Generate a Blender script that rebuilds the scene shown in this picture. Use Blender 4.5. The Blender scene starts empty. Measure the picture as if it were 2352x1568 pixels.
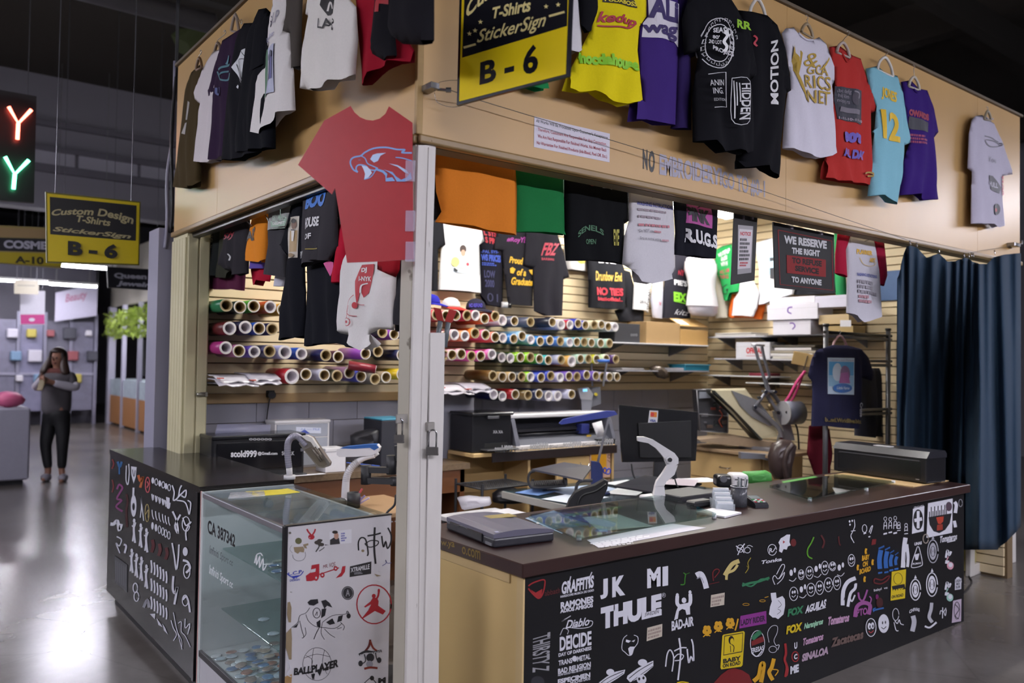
import bpy,bmesh,math,random
from mathutils import Vector as V,Matrix,noise
from mathutils.geometry import tessellate_polygon

# ------------------------------------------------------------------ camera
IW,IH,FPX=2352,1568,1877.25
YAW,PITCH,ROLL=-0.6593,0.025,0.0151
CAM=V((-1.603,-2.6719,1.6828))
_f=V((-math.sin(YAW)*math.cos(PITCH),math.cos(YAW)*math.cos(PITCH),math.sin(PITCH)))
_r=V((math.cos(YAW),math.sin(YAW),0))
_u=_r.cross(_f)
RGT=_r*math.cos(ROLL)+_u*math.sin(ROLL)
UPV=_u*math.cos(ROLL)-_r*math.sin(ROLL)
FWD=_f
sc=bpy.context.scene
COL=sc.collection
cam_d=bpy.data.cameras.new('camera')
cam=bpy.data.objects.new('camera',cam_d)
COL.objects.link(cam)
cam_d.sensor_width=36
cam_d.lens=36*FPX/IW
cam_d.clip_start,cam_d.clip_end=.05,200
m=Matrix((RGT,UPV,-FWD)).transposed().to_4x4()
m.translation=CAM
cam.matrix_world=m
cam_d.dof.use_dof=True
cam_d.dof.focus_distance=4.0
cam_d.dof.aperture_fstop=1.8
sc.camera=cam

# ------------------------------------------------------------------ world, exposure
w=bpy.data.worlds.new('hall_air');sc.world=w;w.use_nodes=True
bg=w.node_tree.nodes['Background']
bg.inputs[0].default_value=(.55,.56,.62,1);bg.inputs[1].default_value=.10
vs=sc.view_settings
vs.view_transform='Standard';vs.look='None';vs.gamma=1;vs.use_curve_mapping=False
vs.exposure=0.75
sc.cycles.max_bounces=7;sc.cycles.transparent_max_bounces=12
sc.cycles.sample_clamp_indirect=4
LAMP=95.0      # strength of the fluorescent tubes inside the stall
HALL=120.0      # strength of the market's own tubes

# ------------------------------------------------------------------ pixels to places
def ray(x,y):
    return RGT*((x-IW/2)/FPX)-UPV*((y-IH/2)/FPX)+FWD
def onp(x,y,o,n):
    d=ray(x,y);t=(V(o)-CAM).dot(V(n))/d.dot(V(n));return CAM+d*t
def onx(x,y,v):return onp(x,y,(v,0,0),(1,0,0))
def ony(x,y,v):return onp(x,y,(0,v,0),(0,1,0))
def onz(x,y,v):return onp(x,y,(0,0,v),(0,0,1))
def FX(v):return lambda x,y:onx(x,y,v)
def FY(v):return lambda x,y:ony(x,y,v)
def FZ(v):return lambda x,y:onz(x,y,v)
def FP(o,n):return lambda x,y:onp(x,y,o,n)
def pxm(p):return FPX/(V(p)-CAM).dot(FWD)# pixels per metre at a point

# ------------------------------------------------------------------ materials (all procedural)
def lin(c):return c/12.92 if c<=.04045 else((c+.055)/1.055)**2.4
def hexc(h):return tuple(lin(int(h[i:i+2],16)/255)for i in(0,2,4))
_M={}
def M(h,rough=.6,metal=0,var=.06,scale=25,bump=0,em=0,stretch=None,coat=0,name=None,spec=.5,wear=None):
    k=(h,rough,metal,var,scale,bump,em,stretch,coat,spec,wear)
    if k in _M:return _M[k]
    mt=bpy.data.materials.new(name or 'paint_'+h);mt.use_nodes=True;_M[k]=mt
    nt=mt.node_tree;N=nt.nodes;L=nt.links;b=N['Principled BSDF']
    c=hexc(h)
    b.inputs['Roughness'].default_value=rough;b.inputs['Metallic'].default_value=metal
    b.inputs['Specular IOR Level'].default_value=spec
    if coat:b.inputs['Coat Weight'].default_value=coat;b.inputs['Coat Roughness'].default_value=.08
    if em:
        b.inputs['Emission Color'].default_value=(*c,1);b.inputs['Emission Strength'].default_value=em
        b.inputs['Base Color'].default_value=(*c,1);return mt
    if not var and not bump:
        b.inputs['Base Color'].default_value=(*c,1);return mt
    tc=N.new('ShaderNodeTexCoord');mp=N.new('ShaderNodeMapping');tx=N.new('ShaderNodeTexNoise')
    L.new(tc.outputs['Object'],mp.inputs[0]);L.new(mp.outputs[0],tx.inputs[0])
    if stretch:mp.inputs['Scale'].default_value=stretch
    tx.inputs['Scale'].default_value=scale;tx.inputs['Detail'].default_value=4
    mx=N.new('ShaderNodeMix');mx.data_type='RGBA'
    mx.inputs[6].default_value=(*[max(0,v*(1-var))for v in c],1)
    mx.inputs[7].default_value=(*[min(1,v*(1+var))for v in c],1)
    L.new(tx.outputs[0],mx.inputs[0])
    out=mx.outputs[2]
    if wear:# (hex, threshold, scale): chips of another colour
        t2=N.new('ShaderNodeTexNoise');t2.inputs['Scale'].default_value=wear[2];t2.inputs['Detail'].default_value=6
        L.new(mp.outputs[0],t2.inputs[0])
        rp=N.new('ShaderNodeValToRGB');rp.color_ramp.elements[0].position=wear[1];rp.color_ramp.elements[1].position=wear[1]+.03
        L.new(t2.outputs[0],rp.inputs[0])
        m2=N.new('ShaderNodeMix');m2.data_type='RGBA';m2.inputs[7].default_value=(*hexc(wear[0]),1)
        L.new(rp.outputs[0],m2.inputs[0]);L.new(out,m2.inputs[6]);out=m2.outputs[2]
    L.new(out,b.inputs['Base Color'])
    if bump:
        bp=N.new('ShaderNodeBump');bp.inputs['Strength'].default_value=bump;bp.inputs['Distance'].default_value=.01
        L.new(tx.outputs[0],bp.inputs['Height']);L.new(bp.outputs[0],b.inputs['Normal'])
    return mt
def glass(name,tint='e8f2ee',rough=.02,mixf=.12):
    k=('glass',name)
    if k in _M:return _M[k]
    mt=bpy.data.materials.new(name);mt.use_nodes=True;_M[k]=mt
    nt=mt.node_tree;N=nt.nodes;L=nt.links;out=N['Material Output']
    N.remove(N['Principled BSDF'])
    tr=N.new('ShaderNodeBsdfTransparent');tr.inputs[0].default_value=(*hexc(tint),1)
    gl=N.new('ShaderNodeBsdfGlossy');gl.inputs['Roughness'].default_value=rough
    lw=N.new('ShaderNodeLayerWeight');pw=N.new('ShaderNodeMath');pw.operation='POWER';pw.inputs[1].default_value=4.5
    L.new(lw.outputs['Facing'],pw.inputs[0])
    ma=N.new('ShaderNodeMath');ma.operation='MULTIPLY_ADD';ma.inputs[1].default_value=.85;ma.inputs[2].default_value=mixf*.3
    L.new(pw.outputs[0],ma.inputs[0])
    mx=N.new('ShaderNodeMixShader');L.new(ma.outputs[0],mx.inputs[0]);L.new(tr.outputs[0],mx.inputs[1]);L.new(gl.outputs[0],mx.inputs[2])
    L.new(mx.outputs[0],out.inputs[0]);return mt
def film(name,h,alpha,rough=.25):
    k=('film',name)
    if k in _M:return _M[k]
    mt=M(h,rough,name=name).copy();mt.name=name;_M[k]=mt
    mt.node_tree.nodes['Principled BSDF'].inputs['Alpha'].default_value=alpha;return mt
def wood(name,h,var=.16,scale=3.0,stretch=(1,1,12),rough=.5,bump=.05):
    return M(h,rough,var=var,scale=scale,stretch=stretch,bump=bump,name=name)

# ------------------------------------------------------------------ objects
WM={}
def _link(o):COL.objects.link(o);return o
def thing(name,label,cat,loc=(0,0,0),rotz=0,group=None,rot=None):
    o=_link(bpy.data.objects.new(name,None));o.empty_display_size=.05
    o.location=loc;o.rotation_euler=rot or(0,0,rotz)
    WM[o.name]=Matrix.Translation(loc)@o.rotation_euler.to_matrix().to_4x4()
    tag(o,label,cat,group);return o
def tag(o,label=None,cat=None,group=None,kind=None):
    if label:o['label']=label
    if cat:o['category']=cat
    if group:o['group']=group
    if kind:o['kind']=kind
    return o
def obj(name,bm,mat,parent=None,local=False,smooth=False,recenter=True,label=None):
    """bm holds world coordinates unless local; becomes ONE mesh object"""
    me=bpy.data.meshes.new(name)
    if isinstance(bm,bpy.types.Mesh):me=bm
    else:
        if smooth:
            for f in bm.faces:f.smooth=True
        W=Matrix.Identity(4)
        if parent is not None and not local:
            bm.transform(WM[parent.name].inverted())
        loc=V((0,0,0))
        if parent is None and recenter and not local and len(bm.verts):
            xs=[v.co.x for v in bm.verts];ys=[v.co.y for v in bm.verts];zs=[v.co.z for v in bm.verts]
            loc=V(((min(xs)+max(xs))/2,(min(ys)+max(ys))/2,min(zs)))
            bm.transform(Matrix.Translation(-loc))
        bm.normal_update()
        bm.to_mesh(me);bm.free()
    if mat is not None:
        for q in(mat if isinstance(mat,(list,tuple))else[mat]):me.materials.append(q)
    o=_link(bpy.data.objects.new(name,me))
    if parent is not None:
        o.parent=parent;WM[o.name]=WM[parent.name].copy()
    else:
        if not isinstance(bm,bpy.types.Mesh):o.location=loc
        WM[o.name]=Matrix.Translation(o.location)
    if label:o['label']=label
    return o
def struct(o):o['kind']='structure';return o
def new():return bmesh.new()

# ------------------------------------------------------------------ shapes (added to a bmesh)
def box(bm,x0,x1,y0,y1,z0,z1,bev=0,mtx=None,seg=1):
    r=bmesh.ops.create_cube(bm,size=1)
    vs_=r['verts']
    T=Matrix.Translation(((x0+x1)/2,(y0+y1)/2,(z0+z1)/2))@Matrix.Diagonal((abs(x1-x0),abs(y1-y0),abs(z1-z0),1))
    if mtx is not None:T=mtx@T
    bmesh.ops.transform(bm,matrix=T,verts=vs_)
    if bev:
        es=list({e for v in vs_ for e in v.link_edges})
        bmesh.ops.bevel(bm,geom=es,offset=bev,segments=seg,affect='EDGES',profile=.5)
    return bm
def B(*a,**k):return box(new(),*a,**k)
def frame_of(d):
    d=V(d).normalized();a=V((0,0,1))if abs(d.z)<.95 else V((1,0,0))
    s=d.cross(a).normalized();return s,s.cross(d).normalized(),d
def cyl(bm,p0,p1,r0,r1=None,seg=16,caps=True):
    p0,p1=V(p0),V(p1);r1=r0 if r1 is None else r1
    s,t,d=frame_of(p1-p0)
    A=[];Bq=[]
    for i in range(seg):
        a=2*math.pi*i/seg;c=s*math.cos(a)+t*math.sin(a)
        A.append(bm.verts.new(p0+c*r0));Bq.append(bm.verts.new(p1+c*r1))
    for i in range(seg):
        j=(i+1)%seg;bm.faces.new((A[i],A[j],Bq[j],Bq[i])).smooth=seg>8
    if caps:bm.faces.new(A[::-1]);bm.faces.new(Bq)
    return bm
def pipe(bm,p0,p1,ro,ri,seg=20):
    """open tube with a hole"""
    p0,p1=V(p0),V(p1);s,t,d=frame_of(p1-p0);rings=[]
    for p,r in((p0,ro),(p1,ro),(p1,ri),(p0,ri)):
        rings.append([bm.verts.new(p+(s*math.cos(2*math.pi*i/seg)+t*math.sin(2*math.pi*i/seg))*r)for i in range(seg)])
    for k in range(4):
        A,Bq=rings[k],rings[(k+1)%4]
        for i in range(seg):
            j=(i+1)%seg;bm.faces.new((A[i],A[j],Bq[j],Bq[i])).smooth=k in(0,2)
    return bm
def tube(bm,pts,r,seg=8,caps=True):
    pts=[V(p)for p in pts];n=len(pts);rs=r if isinstance(r,(list,tuple))else[r]*n
    rings=[];s0=None
    for i,p in enumerate(pts):
        d=(pts[min(i+1,n-1)]-pts[max(i-1,0)])
        s,t,d=frame_of(d)
        if s0 is not None:
            s=(s0-d*s0.dot(d)).normalized();t=s.cross(d)
        s0=s
        rings.append([bm.verts.new(p+(s*math.cos(2*math.pi*k/seg)+t*math.sin(2*math.pi*k/seg))*rs[i])for k in range(seg)])
    for i in range(n-1):
        for k in range(seg):
            j=(k+1)%seg;bm.faces.new((rings[i][k],rings[i][j],rings[i+1][j],rings[i+1][k])).smooth=True
    if caps:bm.faces.new(rings[0][::-1]);bm.faces.new(rings[-1])
    return bm
def bez(pts,n=6):
    """Catmull-Rom through points"""
    P=[V(p)for p in pts];P=[P[0]]+P+[P[-1]];o=[]
    for i in range(1,len(P)-2):
        for k in range(n):
            t=k/n;a,b,c,d=P[i-1:i+3]
            o.append(.5*((2*b)+(c-a)*t+(2*a-5*b+4*c-d)*t*t+(3*b-a-3*c+d)*t**3))
    o.append(P[-2]);return o
def lathe(bm,prof,seg=20,c=(0,0,0)):
    rings=[]
    for r,z in prof:
        rings.append([bm.verts.new((c[0]+r*math.cos(2*math.pi*i/seg),c[1]+r*math.sin(2*math.pi*i/seg),c[2]+z))for i in range(seg)])
    for k in range(len(prof)-1):
        for i in range(seg):
            j=(i+1)%seg;bm.faces.new((rings[k][i],rings[k][j],rings[k+1][j],rings[k+1][i])).smooth=True
    bm.faces.new(rings[0][::-1]);bm.faces.new(rings[-1]);return bm
def prism(bm,pts,vec):
    """polygon in space pushed along vec"""
    vec=V(vec);A=[bm.verts.new(V(p))for p in pts];Bq=[bm.verts.new(V(p)+vec)for p in pts];n=len(A)
    bm.faces.new(A[::-1]);bm.faces.new(Bq)
    for i in range(n):
        j=(i+1)%n;bm.faces.new((A[i],A[j],Bq[j],Bq[i]))
    bmesh.ops.recalc_face_normals(bm,faces=bm.faces);return bm
def sheet(bm,rows,thick=None,n=None):
    """grid of points (list of rows) as a surface, optionally thickened along n"""
    G=[[bm.verts.new(V(p))for p in r]for r in rows]
    for i in range(len(G)-1):
        for j in range(len(G[0])-1):
            bm.faces.new((G[i][j],G[i][j+1],G[i+1][j+1],G[i+1][j])).smooth=True
    if thick:
        n=V(n or(0,0,-1))*thick
        G2=[[bm.verts.new(v.co+n)for v in r]for r in G]
        for i in range(len(G)-1):
            for j in range(len(G[0])-1):
                bm.faces.new((G2[i][j],G2[i+1][j],G2[i+1][j+1],G2[i][j+1])).smooth=True
        bd=[G[0],G[-1],[r[0]for r in G],[r[-1]for r in G]];bd2=[G2[0],G2[-1],[r[0]for r in G2],[r[-1]for r in G2]]
        for a,b in zip(bd,bd2):
            for i in range(len(a)-1):
                try:bm.faces.new((a[i],a[i+1],b[i+1],b[i]))
                except ValueError:pass
        bmesh.ops.recalc_face_normals(bm,faces=bm.faces)
    return bm
def quadlerp(q,u,v):
    """q: TL, TR, BR, BL pixel corners; u right, v up"""
    a=(q[3][0]*(1-u)+q[2][0]*u,q[3][1]*(1-u)+q[2][1]*u)
    b=(q[0][0]*(1-u)+q[1][0]*u,q[0][1]*(1-u)+q[1][1]*u)
    return a[0]*(1-v)+b[0]*v,a[1]*(1-v)+b[1]*v

# ------------------------------------------------------------------ lettering
_T={}
def tmesh(s,bold=0,shear=0):
    k=(s,bold,shear)
    if k in _T:return _T[k]
    cu=bpy.data.curves.new('t','FONT');cu.body=s;cu.offset=bold;cu.shear=shear;cu.align_x='CENTER'
    cu.resolution_u=3;cu.space_line=.95
    o=bpy.data.objects.new('t',cu);COL.objects.link(o)
    dg=bpy.context.evaluated_depsgraph_get();me=o.evaluated_get(dg).to_mesh()
    vv=[(v.co.x,v.co.y)for v in me.vertices];ff=[tuple(p.vertices)for p in me.polygons]
    o.evaluated_get(dg).to_mesh_clear();bpy.data.objects.remove(o);bpy.data.curves.remove(cu)
    x0=min(a for a,b in vv);x1=max(a for a,b in vv);y0=min(b for a,b in vv);y1=max(b for a,b in vv)
    vv=[((a-x0)/(x1-x0 or 1),(b-y0)/(y1-y0 or 1))for a,b in vv]
    _T[k]=(vv,ff);return _T[k]
def text(bm,s,q,fn,bold=.02,shear=0,off=None,warp=None):
    """lettering stretched over pixel quad q (TL,TR,BR,BL or x0,y0,x1,y1) and laid on the surface fn"""
    if not isinstance(q[0],(tuple,list)):q=((q[0],q[1]),(q[2],q[1]),(q[2],q[3]),(q[0],q[3]))
    vv,ff=tmesh(s,bold,shear)
    P=[]
    for u,v in vv:
        if warp:u,v=warp(u,v)
        p=fn(*quadlerp(q,u,v));P.append(bm.verts.new(p+V(off)if off else p))
    for f in ff:
        try:bm.faces.new([P[i]for i in f])
        except ValueError:pass
    return bm
def arch(a):return lambda u,v:(u,v+a*(1-(2*u-1)**2))
def poly(bm,pts,fn,off=None):
    P=[bm.verts.new(fn(*p)+(V(off)if off else V((0,0,0))))for p in pts]
    bm.faces.new(P);return bm
def stroke(bm,pts,wd,fn,closed=False,off=None,taper=False):
    """a painted line of pixel width wd along pixel points"""
    if closed:pts=list(pts)+[pts[0],pts[1]]
    n=len(pts);Lr=[]
    for i,p in enumerate(pts):
        a=pts[max(i-1,0)];b=pts[min(i+1,n-1)]
        dx,dy=b[0]-a[0],b[1]-a[1];l=math.hypot(dx,dy)or 1
        h=wd/2*((.25+.75*math.sin(math.pi*min(1,i/(n-1))))if taper else 1)
        for sg in(1,-1):
            q=fn(p[0]-dy/l*h*sg,p[1]+dx/l*h*sg);Lr.append(bm.verts.new(q+V(off)if off else q))
    for i in range(n-1):
        bm.faces.new((Lr[2*i],Lr[2*i+1],Lr[2*i+3],Lr[2*i+2]))
    return bm
def ell(cx,cy,rx,ry,n=20,a0=0,a1=360,tilt=0):
    t=math.radians(tilt);o=[]
    full=a1-a0>=360
    for i in range(n if full else n+1):
        a=math.radians(a0+(a1-a0)*i/n);x,y=rx*math.cos(a),ry*math.sin(a)
        o.append((cx+x*math.cos(t)-y*math.sin(t),cy+x*math.sin(t)+y*math.cos(t)))
    return o
def ringp(bm,cx,cy,rx,ry,wd,fn,n=28,off=None,tilt=0):
    return stroke(bm,ell(cx,cy,rx,ry,n,tilt=tilt),wd,fn,closed=True,off=off)
def curve2(pts,n=5):
    return[(p.x,p.y)for p in bez([(a,b,0)for a,b in pts],n)]
def copytree(o,parent=None,loc=None,rot=None):
    c=o.copy();COL.objects.link(c);c.parent=parent
    if loc is not None:c.location=loc
    if rot is not None:c.rotation_euler=rot
    WM[c.name]=(WM[parent.name]if parent else Matrix.Translation(c.location)@c.rotation_euler.to_matrix().to_4x4())
    for ch in list(o.children):copytree(ch,c)
    return c
RN=random.Random(11)
ORD=['first','second','third','fourth','fifth','sixth','seventh','eighth','ninth','tenth','eleventh','twelfth','thirteenth','fourteenth','fifteenth','sixteenth','seventeenth','eighteenth','nineteenth','twentieth']
# ================================================================== STRUCTURE
def floor_mat():
    mt=bpy.data.materials.new('polished_concrete');mt.use_nodes=True
    N=mt.node_tree.nodes;L=mt.node_tree.links;b=N['Principled BSDF']
    tc=N.new('ShaderNodeTexCoord')
    n1=N.new('ShaderNodeTexNoise');n1.inputs['Scale'].default_value=.7;n1.inputs['Detail'].default_value=8;n1.inputs['Roughness'].default_value=.65
    n2=N.new('ShaderNodeTexNoise');n2.inputs['Scale'].default_value=4;n2.inputs['Detail'].default_value=8
    vo=N.new('ShaderNodeTexVoronoi');vo.feature='DISTANCE_TO_EDGE';vo.inputs['Scale'].default_value=.55
    for n in(n1,n2,vo):L.new(tc.outputs['Object'],n.inputs['Vector'])
    r1=N.new('ShaderNodeValToRGB');r1.color_ramp.elements[0].position=.3;r1.color_ramp.elements[1].position=.72
    r1.color_ramp.elements[0].color=(*hexc('4c4642'),1);r1.color_ramp.elements[1].color=(*hexc('6f6a66'),1)
    L.new(n1.outputs[0],r1.inputs[0])
    mx=N.new('ShaderNodeMix');mx.data_type='RGBA';mx.blend_type='MULTIPLY';mx.inputs[0].default_value=.35
    r2=N.new('ShaderNodeValToRGB');r2.color_ramp.elements[0].color=(.8,.78,.76,1);r2.color_ramp.elements[0].position=.3;r2.color_ramp.elements[1].position=.6
    L.new(n2.outputs[0],r2.inputs[0]);L.new(r1.outputs[0],mx.inputs[6]);L.new(r2.outputs[0],mx.inputs[7])
    ck=N.new('ShaderNodeValToRGB');ck.color_ramp.elements[0].position=0;ck.color_ramp.elements[1].position=.006
    ck.color_ramp.elements[0].color=(.45,.43,.42,1)
    L.new(vo.outputs[0],ck.inputs[0])
    m3=N.new('ShaderNodeMix');m3.data_type='RGBA';m3.blend_type='MULTIPLY';m3.inputs[0].default_value=.22
    L.new(mx.outputs[2],m3.inputs[6]);L.new(ck.outputs[0],m3.inputs[7]);L.new(m3.outputs[2],b.inputs['Base Color'])
    rr=N.new('ShaderNodeMapRange');rr.inputs[3].default_value=.16;rr.inputs[4].default_value=.30
    L.new(n1.outputs[0],rr.inputs[0]);L.new(rr.outputs[0],b.inputs['Roughness'])
    
    return mt
struct(obj('floor',B(-25,25,-14,30,-.1,0),floor_mat()))
struct(obj('ceiling',B(-25,25,-14,30,6.4,6.5),M('2a241d',.9,name='dark_roof_deck')))
for i,x in enumerate([-9,-3,3,9,15]):
    o=struct(obj('trim_%d'%(i+1),B(x-.12,x+.12,-14,30,5.9,6.4),M('241e18',.9,name='roof_beam')))
for i,y in enumerate([-4,1.5,6.5]):
    struct(obj('trim_%d'%(i+6),B(-25,25,y-.08,y+.08,5.6,5.9),M('1d1914',.9,name='roof_purlin')))

PLY=wood('birch_plywood','b8945f',.10,2.2,(1,1,.12),.42)
PLYL=wood('birch_plywood_side','bb975f',.10,2.2,(1,.35,3),.42)
TRIMM=wood('oak_moulding','83693f',.14,4,(1,1,1),.4)
SLATM=wood('slatwall_maple','dcc9a4',.08,2,(.25,1,6),.45)
CREAM=M('bfb894',.6,var=.10,scale=3,stretch=(14,14,.4),bump=.1,name='aged_cream_paint',wear=('6a6148',.70,7))
WHITEP=M('c9c5c1',.5,var=.07,scale=6,stretch=(6,6,.6),bump=.08,name='chipped_white_paint',wear=('5a554a',.735,9))
GREYW=M('77757d',.7,var=.06,scale=3,name='grey_wall_paint')

ZB,ZT=2.51,3.71
# ---- header over the counter (front) and over the cabinets (left)
hf=struct(obj('wall_front',B(.02,5.6,.02,.10,ZB,ZT),M('7a6a4e',.7,name='header_framing')))
xs=[0.012,2.395,4.83,5.6]
for a,b in zip(xs,xs[1:]):
    obj('panel',B(a+.001,b-.001,0,.018,ZB+.002,ZT,bev=.001),PLY,hf)
hl=struct(obj('wall_left',B(.02,.10,.10,3.256,ZB,ZT),M('7a6a4e',.7,name='header_framing')))
ys=[0.012,2.345,3.256]
for a,b in zip(ys,ys[1:]):
    obj('panel',B(0,.018,a+.001,b-.001,ZB+.002,ZT,bev=.001),PLYL,hl)
bm=new();box(bm,-.004,5.6,-.022,0,ZB,ZB+.034,bev=.008,seg=3);cyl(bm,(.05,-.022,ZB+.014),(.05,-.0245,ZB+.014),.004,seg=8)
struct(obj('trim_9',bm,TRIMM))
struct(obj('trim_10',B(-.022,0,.0,3.256,ZB,ZB+.034,bev=.008,seg=3),TRIMM))
struct(obj('trim_11',B(-.012,.016,-.008,.014,ZB+.034,ZT,bev=.004,seg=2),wood('corner_moulding','a3844f',.12,4)))
struct(obj('trim_12',B(-.03,5.62,-.02,.12,ZT,ZT+.02,bev=.003),M('5d5040',.6,name='top_cap')))
struct(obj('trim_13',B(-.02,.12,.12,3.27,ZT,ZT+.02,bev=.003),M('5d5040',.6,name='top_cap')))
struct(obj('trim_14',B(.03,.08,.1,3.2,ZB-.03,ZB,bev=.002),M('3c3a34',.35,.6,name='curtain_rail')))

# ---- corner post, a white boxed-in timber with a lower board beside it
def pxcol(pts,yv,dep):
    """upright whose left and right edges are read off the photo at several heights"""
    bm=new();G=[]
    for(xl,xr,y)in pts:
        a,b=ony(xl,y,yv),ony(xr,y,yv);G.append((a,b))
    z0=G[-1];k=(0-G[-1][0].z)/(G[-2][0].z-G[-1][0].z)
    G.append(tuple(V((G[-1][i].x+k*(G[-2][i].x-G[-1][i].x),yv,0))for i in(0,1)))
    R_=[[bm.verts.new(p)for p in(a,b,b+V((0,dep,0)),a+V((0,dep,0)))]for a,b in G]
    for i in range(len(R_)-1):
        for j in range(4):bm.faces.new((R_[i][j],R_[i][(j+1)%4],R_[i+1][(j+1)%4],R_[i+1][j]))
    bm.faces.new(R_[0]);bm.faces.new(R_[-1][::-1]);bmesh.ops.recalc_face_normals(bm,faces=bm.faces);return bm
post=struct(obj('wall_corner_post',pxcol([(961,1001,333),(951,990,700),(944,980,1000),(936,976,1450)],-.005,.10),WHITEP))
obj('side_strip',pxcol([(955,962,331),(943,951,700),(937,944,1000),(929,936,1450)],.012,.08),M('a9a394',.55,var=.12,scale=8,bump=.1,name='aged_post_edge',wear=('6d6557',.66,9)),post)
obj('bead',pxcol([(985,988,338),(974,977,700),(967,970,1000),(962,964,1450)],-.009,.01),WHITEP,post)
obj('lower_board',pxcol([(989,1022,764),(986,1019,960),(980,1012,1240),(976,1009,1450)],-.012,.05),WHITEP,post)
obj('joint',pxcol([(985.5,989.5,764),(981,986.5,960),(976,980.5,1240),(973,977,1450)],.004,.04),M('4a4234',.8,name='dark_joint'),post)

# ---- rear left post with vertical grooves
p2=struct(obj('wall_rear_post',B(0,.15,2.93,3.26,0,ZB),CREAM))
for i in range(5):
    obj('batten',B(-.012,.0,2.94+i*.064,2.995+i*.064,.02,ZB-.03,bev=.003),CREAM,p2)
for i in range(2):
    obj('batten',B(.004+i*.075,.068+i*.075,2.918,2.93,.02,ZB-.02,bev=.003),CREAM,p2)
hb=obj('hasp',B(.10,.15,2.905,2.918,1.42,1.45,bev=.002),M('9a968c',.35,.8,name='hasp_steel'),p2)
obj('hasp_pin',cyl(new(),(.075,2.905,1.435),(.13,2.905,1.435),.012,seg=10),M('9a968c',.35,.8,name='hasp_steel'),hb)
p3=struct(obj('wall_neighbour',B(-.072,.08,3.36,3.62,0,onx(380,520,-.05).z),M('8b899a',.6,var=.05,scale=3,name='lavender_grey_paint')))
struct(obj('wall_divider',B(.08,5.7,3.36,3.46,0,3.7),GREYW))

# ---- back wall: painted block below, slatwall above
wb=struct(obj('wall_back',B(.15,5.7,3.12,3.30,0,3.7),M('6d5a40',.8,name='slat_groove')))
SL=.0762
me=None
for k in range(30):
    z=1.42+k*SL
    if me is None:
        o=obj('slat',B(.16,5.6,3.10,3.122,0,SL-.008,bev=.003),SLATM,wb,local=True);me=o.data
    else:
        o=_link(bpy.data.objects.new('slat',me));o.parent=wb
    o.location=(-WM[wb.name].translation.x,-WM[wb.name].translation.y,z-WM[wb.name].translation.z)
me=None
BLK=M('8b8a95',.75,var=.05,scale=6,bump=.12,name='painted_block')
for r_ in range(7):
    for k in range(15):
        x=.16+k*.4-(.2 if r_%2 else 0)
        x0,x1=max(x,.16),min(x+.397,5.6)
        if x1-x0<.05:continue
        z=1.42-(r_+1)*.2
        obj('block',B(x0,x1,3.105,3.122,z+.002,z+.198,bev=.002),BLK,wb)
obj('ledger',B(.16,1.72,3.085,3.105,1.36,1.43,bev=.004),wood('ledger_board','a0835a',.1),wb)
pil=struct(obj('wall_pier',B(1.76,2.32,2.92,3.12,0,3.7),M('6d5a40',.8,name='slat_groove')))
me=None
for k in range(30):
    z=1.42+k*SL
    if me is None:
        o=obj('slat',B(1.755,2.325,2.90,2.925,0,SL-.008,bev=.003),SLATM,pil,local=True);me=o.data
    else:o=_link(bpy.data.objects.new('slat',me));o.parent=pil
    o.location=(-WM[pil.name].translation.x,-WM[pil.name].translation.y,z-WM[pil.name].translation.z)
obj('facing',B(1.755,2.325,2.90,2.925,0,1.415,bev=.002),BLK,pil)
# ---- side wall, slatwall down to the floor
ws=struct(obj('wall_right',B(5.62,5.72,.1,3.30,0,3.7),M('6d5a40',.8,name='slat_groove')))
me=None
for k in range(48):
    if me is None:
        o=obj('slat',B(5.60,5.622,.12,3.12,0,SL-.008,bev=.003),wood('slatwall_maple_side','dcc9a4',.08,2,(1,.25,6),.45),ws,local=True);me=o.data
    else:o=_link(bpy.data.objects.new('slat',me));o.parent=ws
    o.location=(-WM[ws.name].translation.x,-WM[ws.name].translation.y,.02+k*SL)
# low yellow board with white frame beyond the curtain
pb=struct(obj('wall_side_board',B(5.43,6.3,.33,.37,.04,1.6),M('a39a62',.6,var=.1,scale=4,stretch=(6,6,.5),name='yellowed_board')))
obj('bottom_rail',B(5.45,6.3,.30,.33,0,.09,bev=.004),WHITEP,pb)
obj('stile',B(5.42,5.5,.295,.335,0,1.6,bev=.004),WHITEP,pb)
obj('stile',B(6.22,6.31,.295,.335,0,1.6,bev=.004),WHITEP,pb)
obj('gap_strip',B(5.72,5.735,.325,.331,.09,1.6),M('2c2619',.8,name='board_gap'),pb)

# ---- market hall behind: bulkhead with battens and translucent panels
yb=13.0
zb0=ony(100,478,yb).z
bk=struct(obj('wall_hall',B(-14,7,yb,yb+.4,zb0,6.4),M('77747c',.8,var=.05,scale=.6,name='bulkhead_paint')))
for(xa,ya),h in(((200,300),.10),((200,356),.09),((200,400),.13)):
    z=ony(xa,ya,yb).z
    obj('batten',B(-14,7,yb-.1,yb,z-h/2,z+h/2),M('5f5c64',.8,name='bulkhead_batten'),bk)
z0,z1=ony(200,392,yb).z,ony(200,362,yb).z
for i in range(10):
    x=-6+i*1.0
    obj('panel',B(x+.03,x+.97,yb-.05,yb,z0,z1),M('98959f',.4,var=.04,name='bulkhead_panel'),bk)
dct=thing('air_duct','long grey round duct hanging under the roof above the aisle','duct',(-1,8,5.4))
c0=ony(440,42,8.0)
bm=new();cyl(bm,(-9,8,c0.z),(c0.x+.28,8,c0.z),.13,seg=20);obj('pipe',bm,M('7c7981',.5,.2,name='duct_sheet'),dct)
for x in(-5,-3,-1):obj('seam_ring',cyl(new(),(x,8,c0.z),(x+.03,8,c0.z),.137,seg=20),M('3f3c44',.5,.2,name='duct_seam'),dct)
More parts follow.
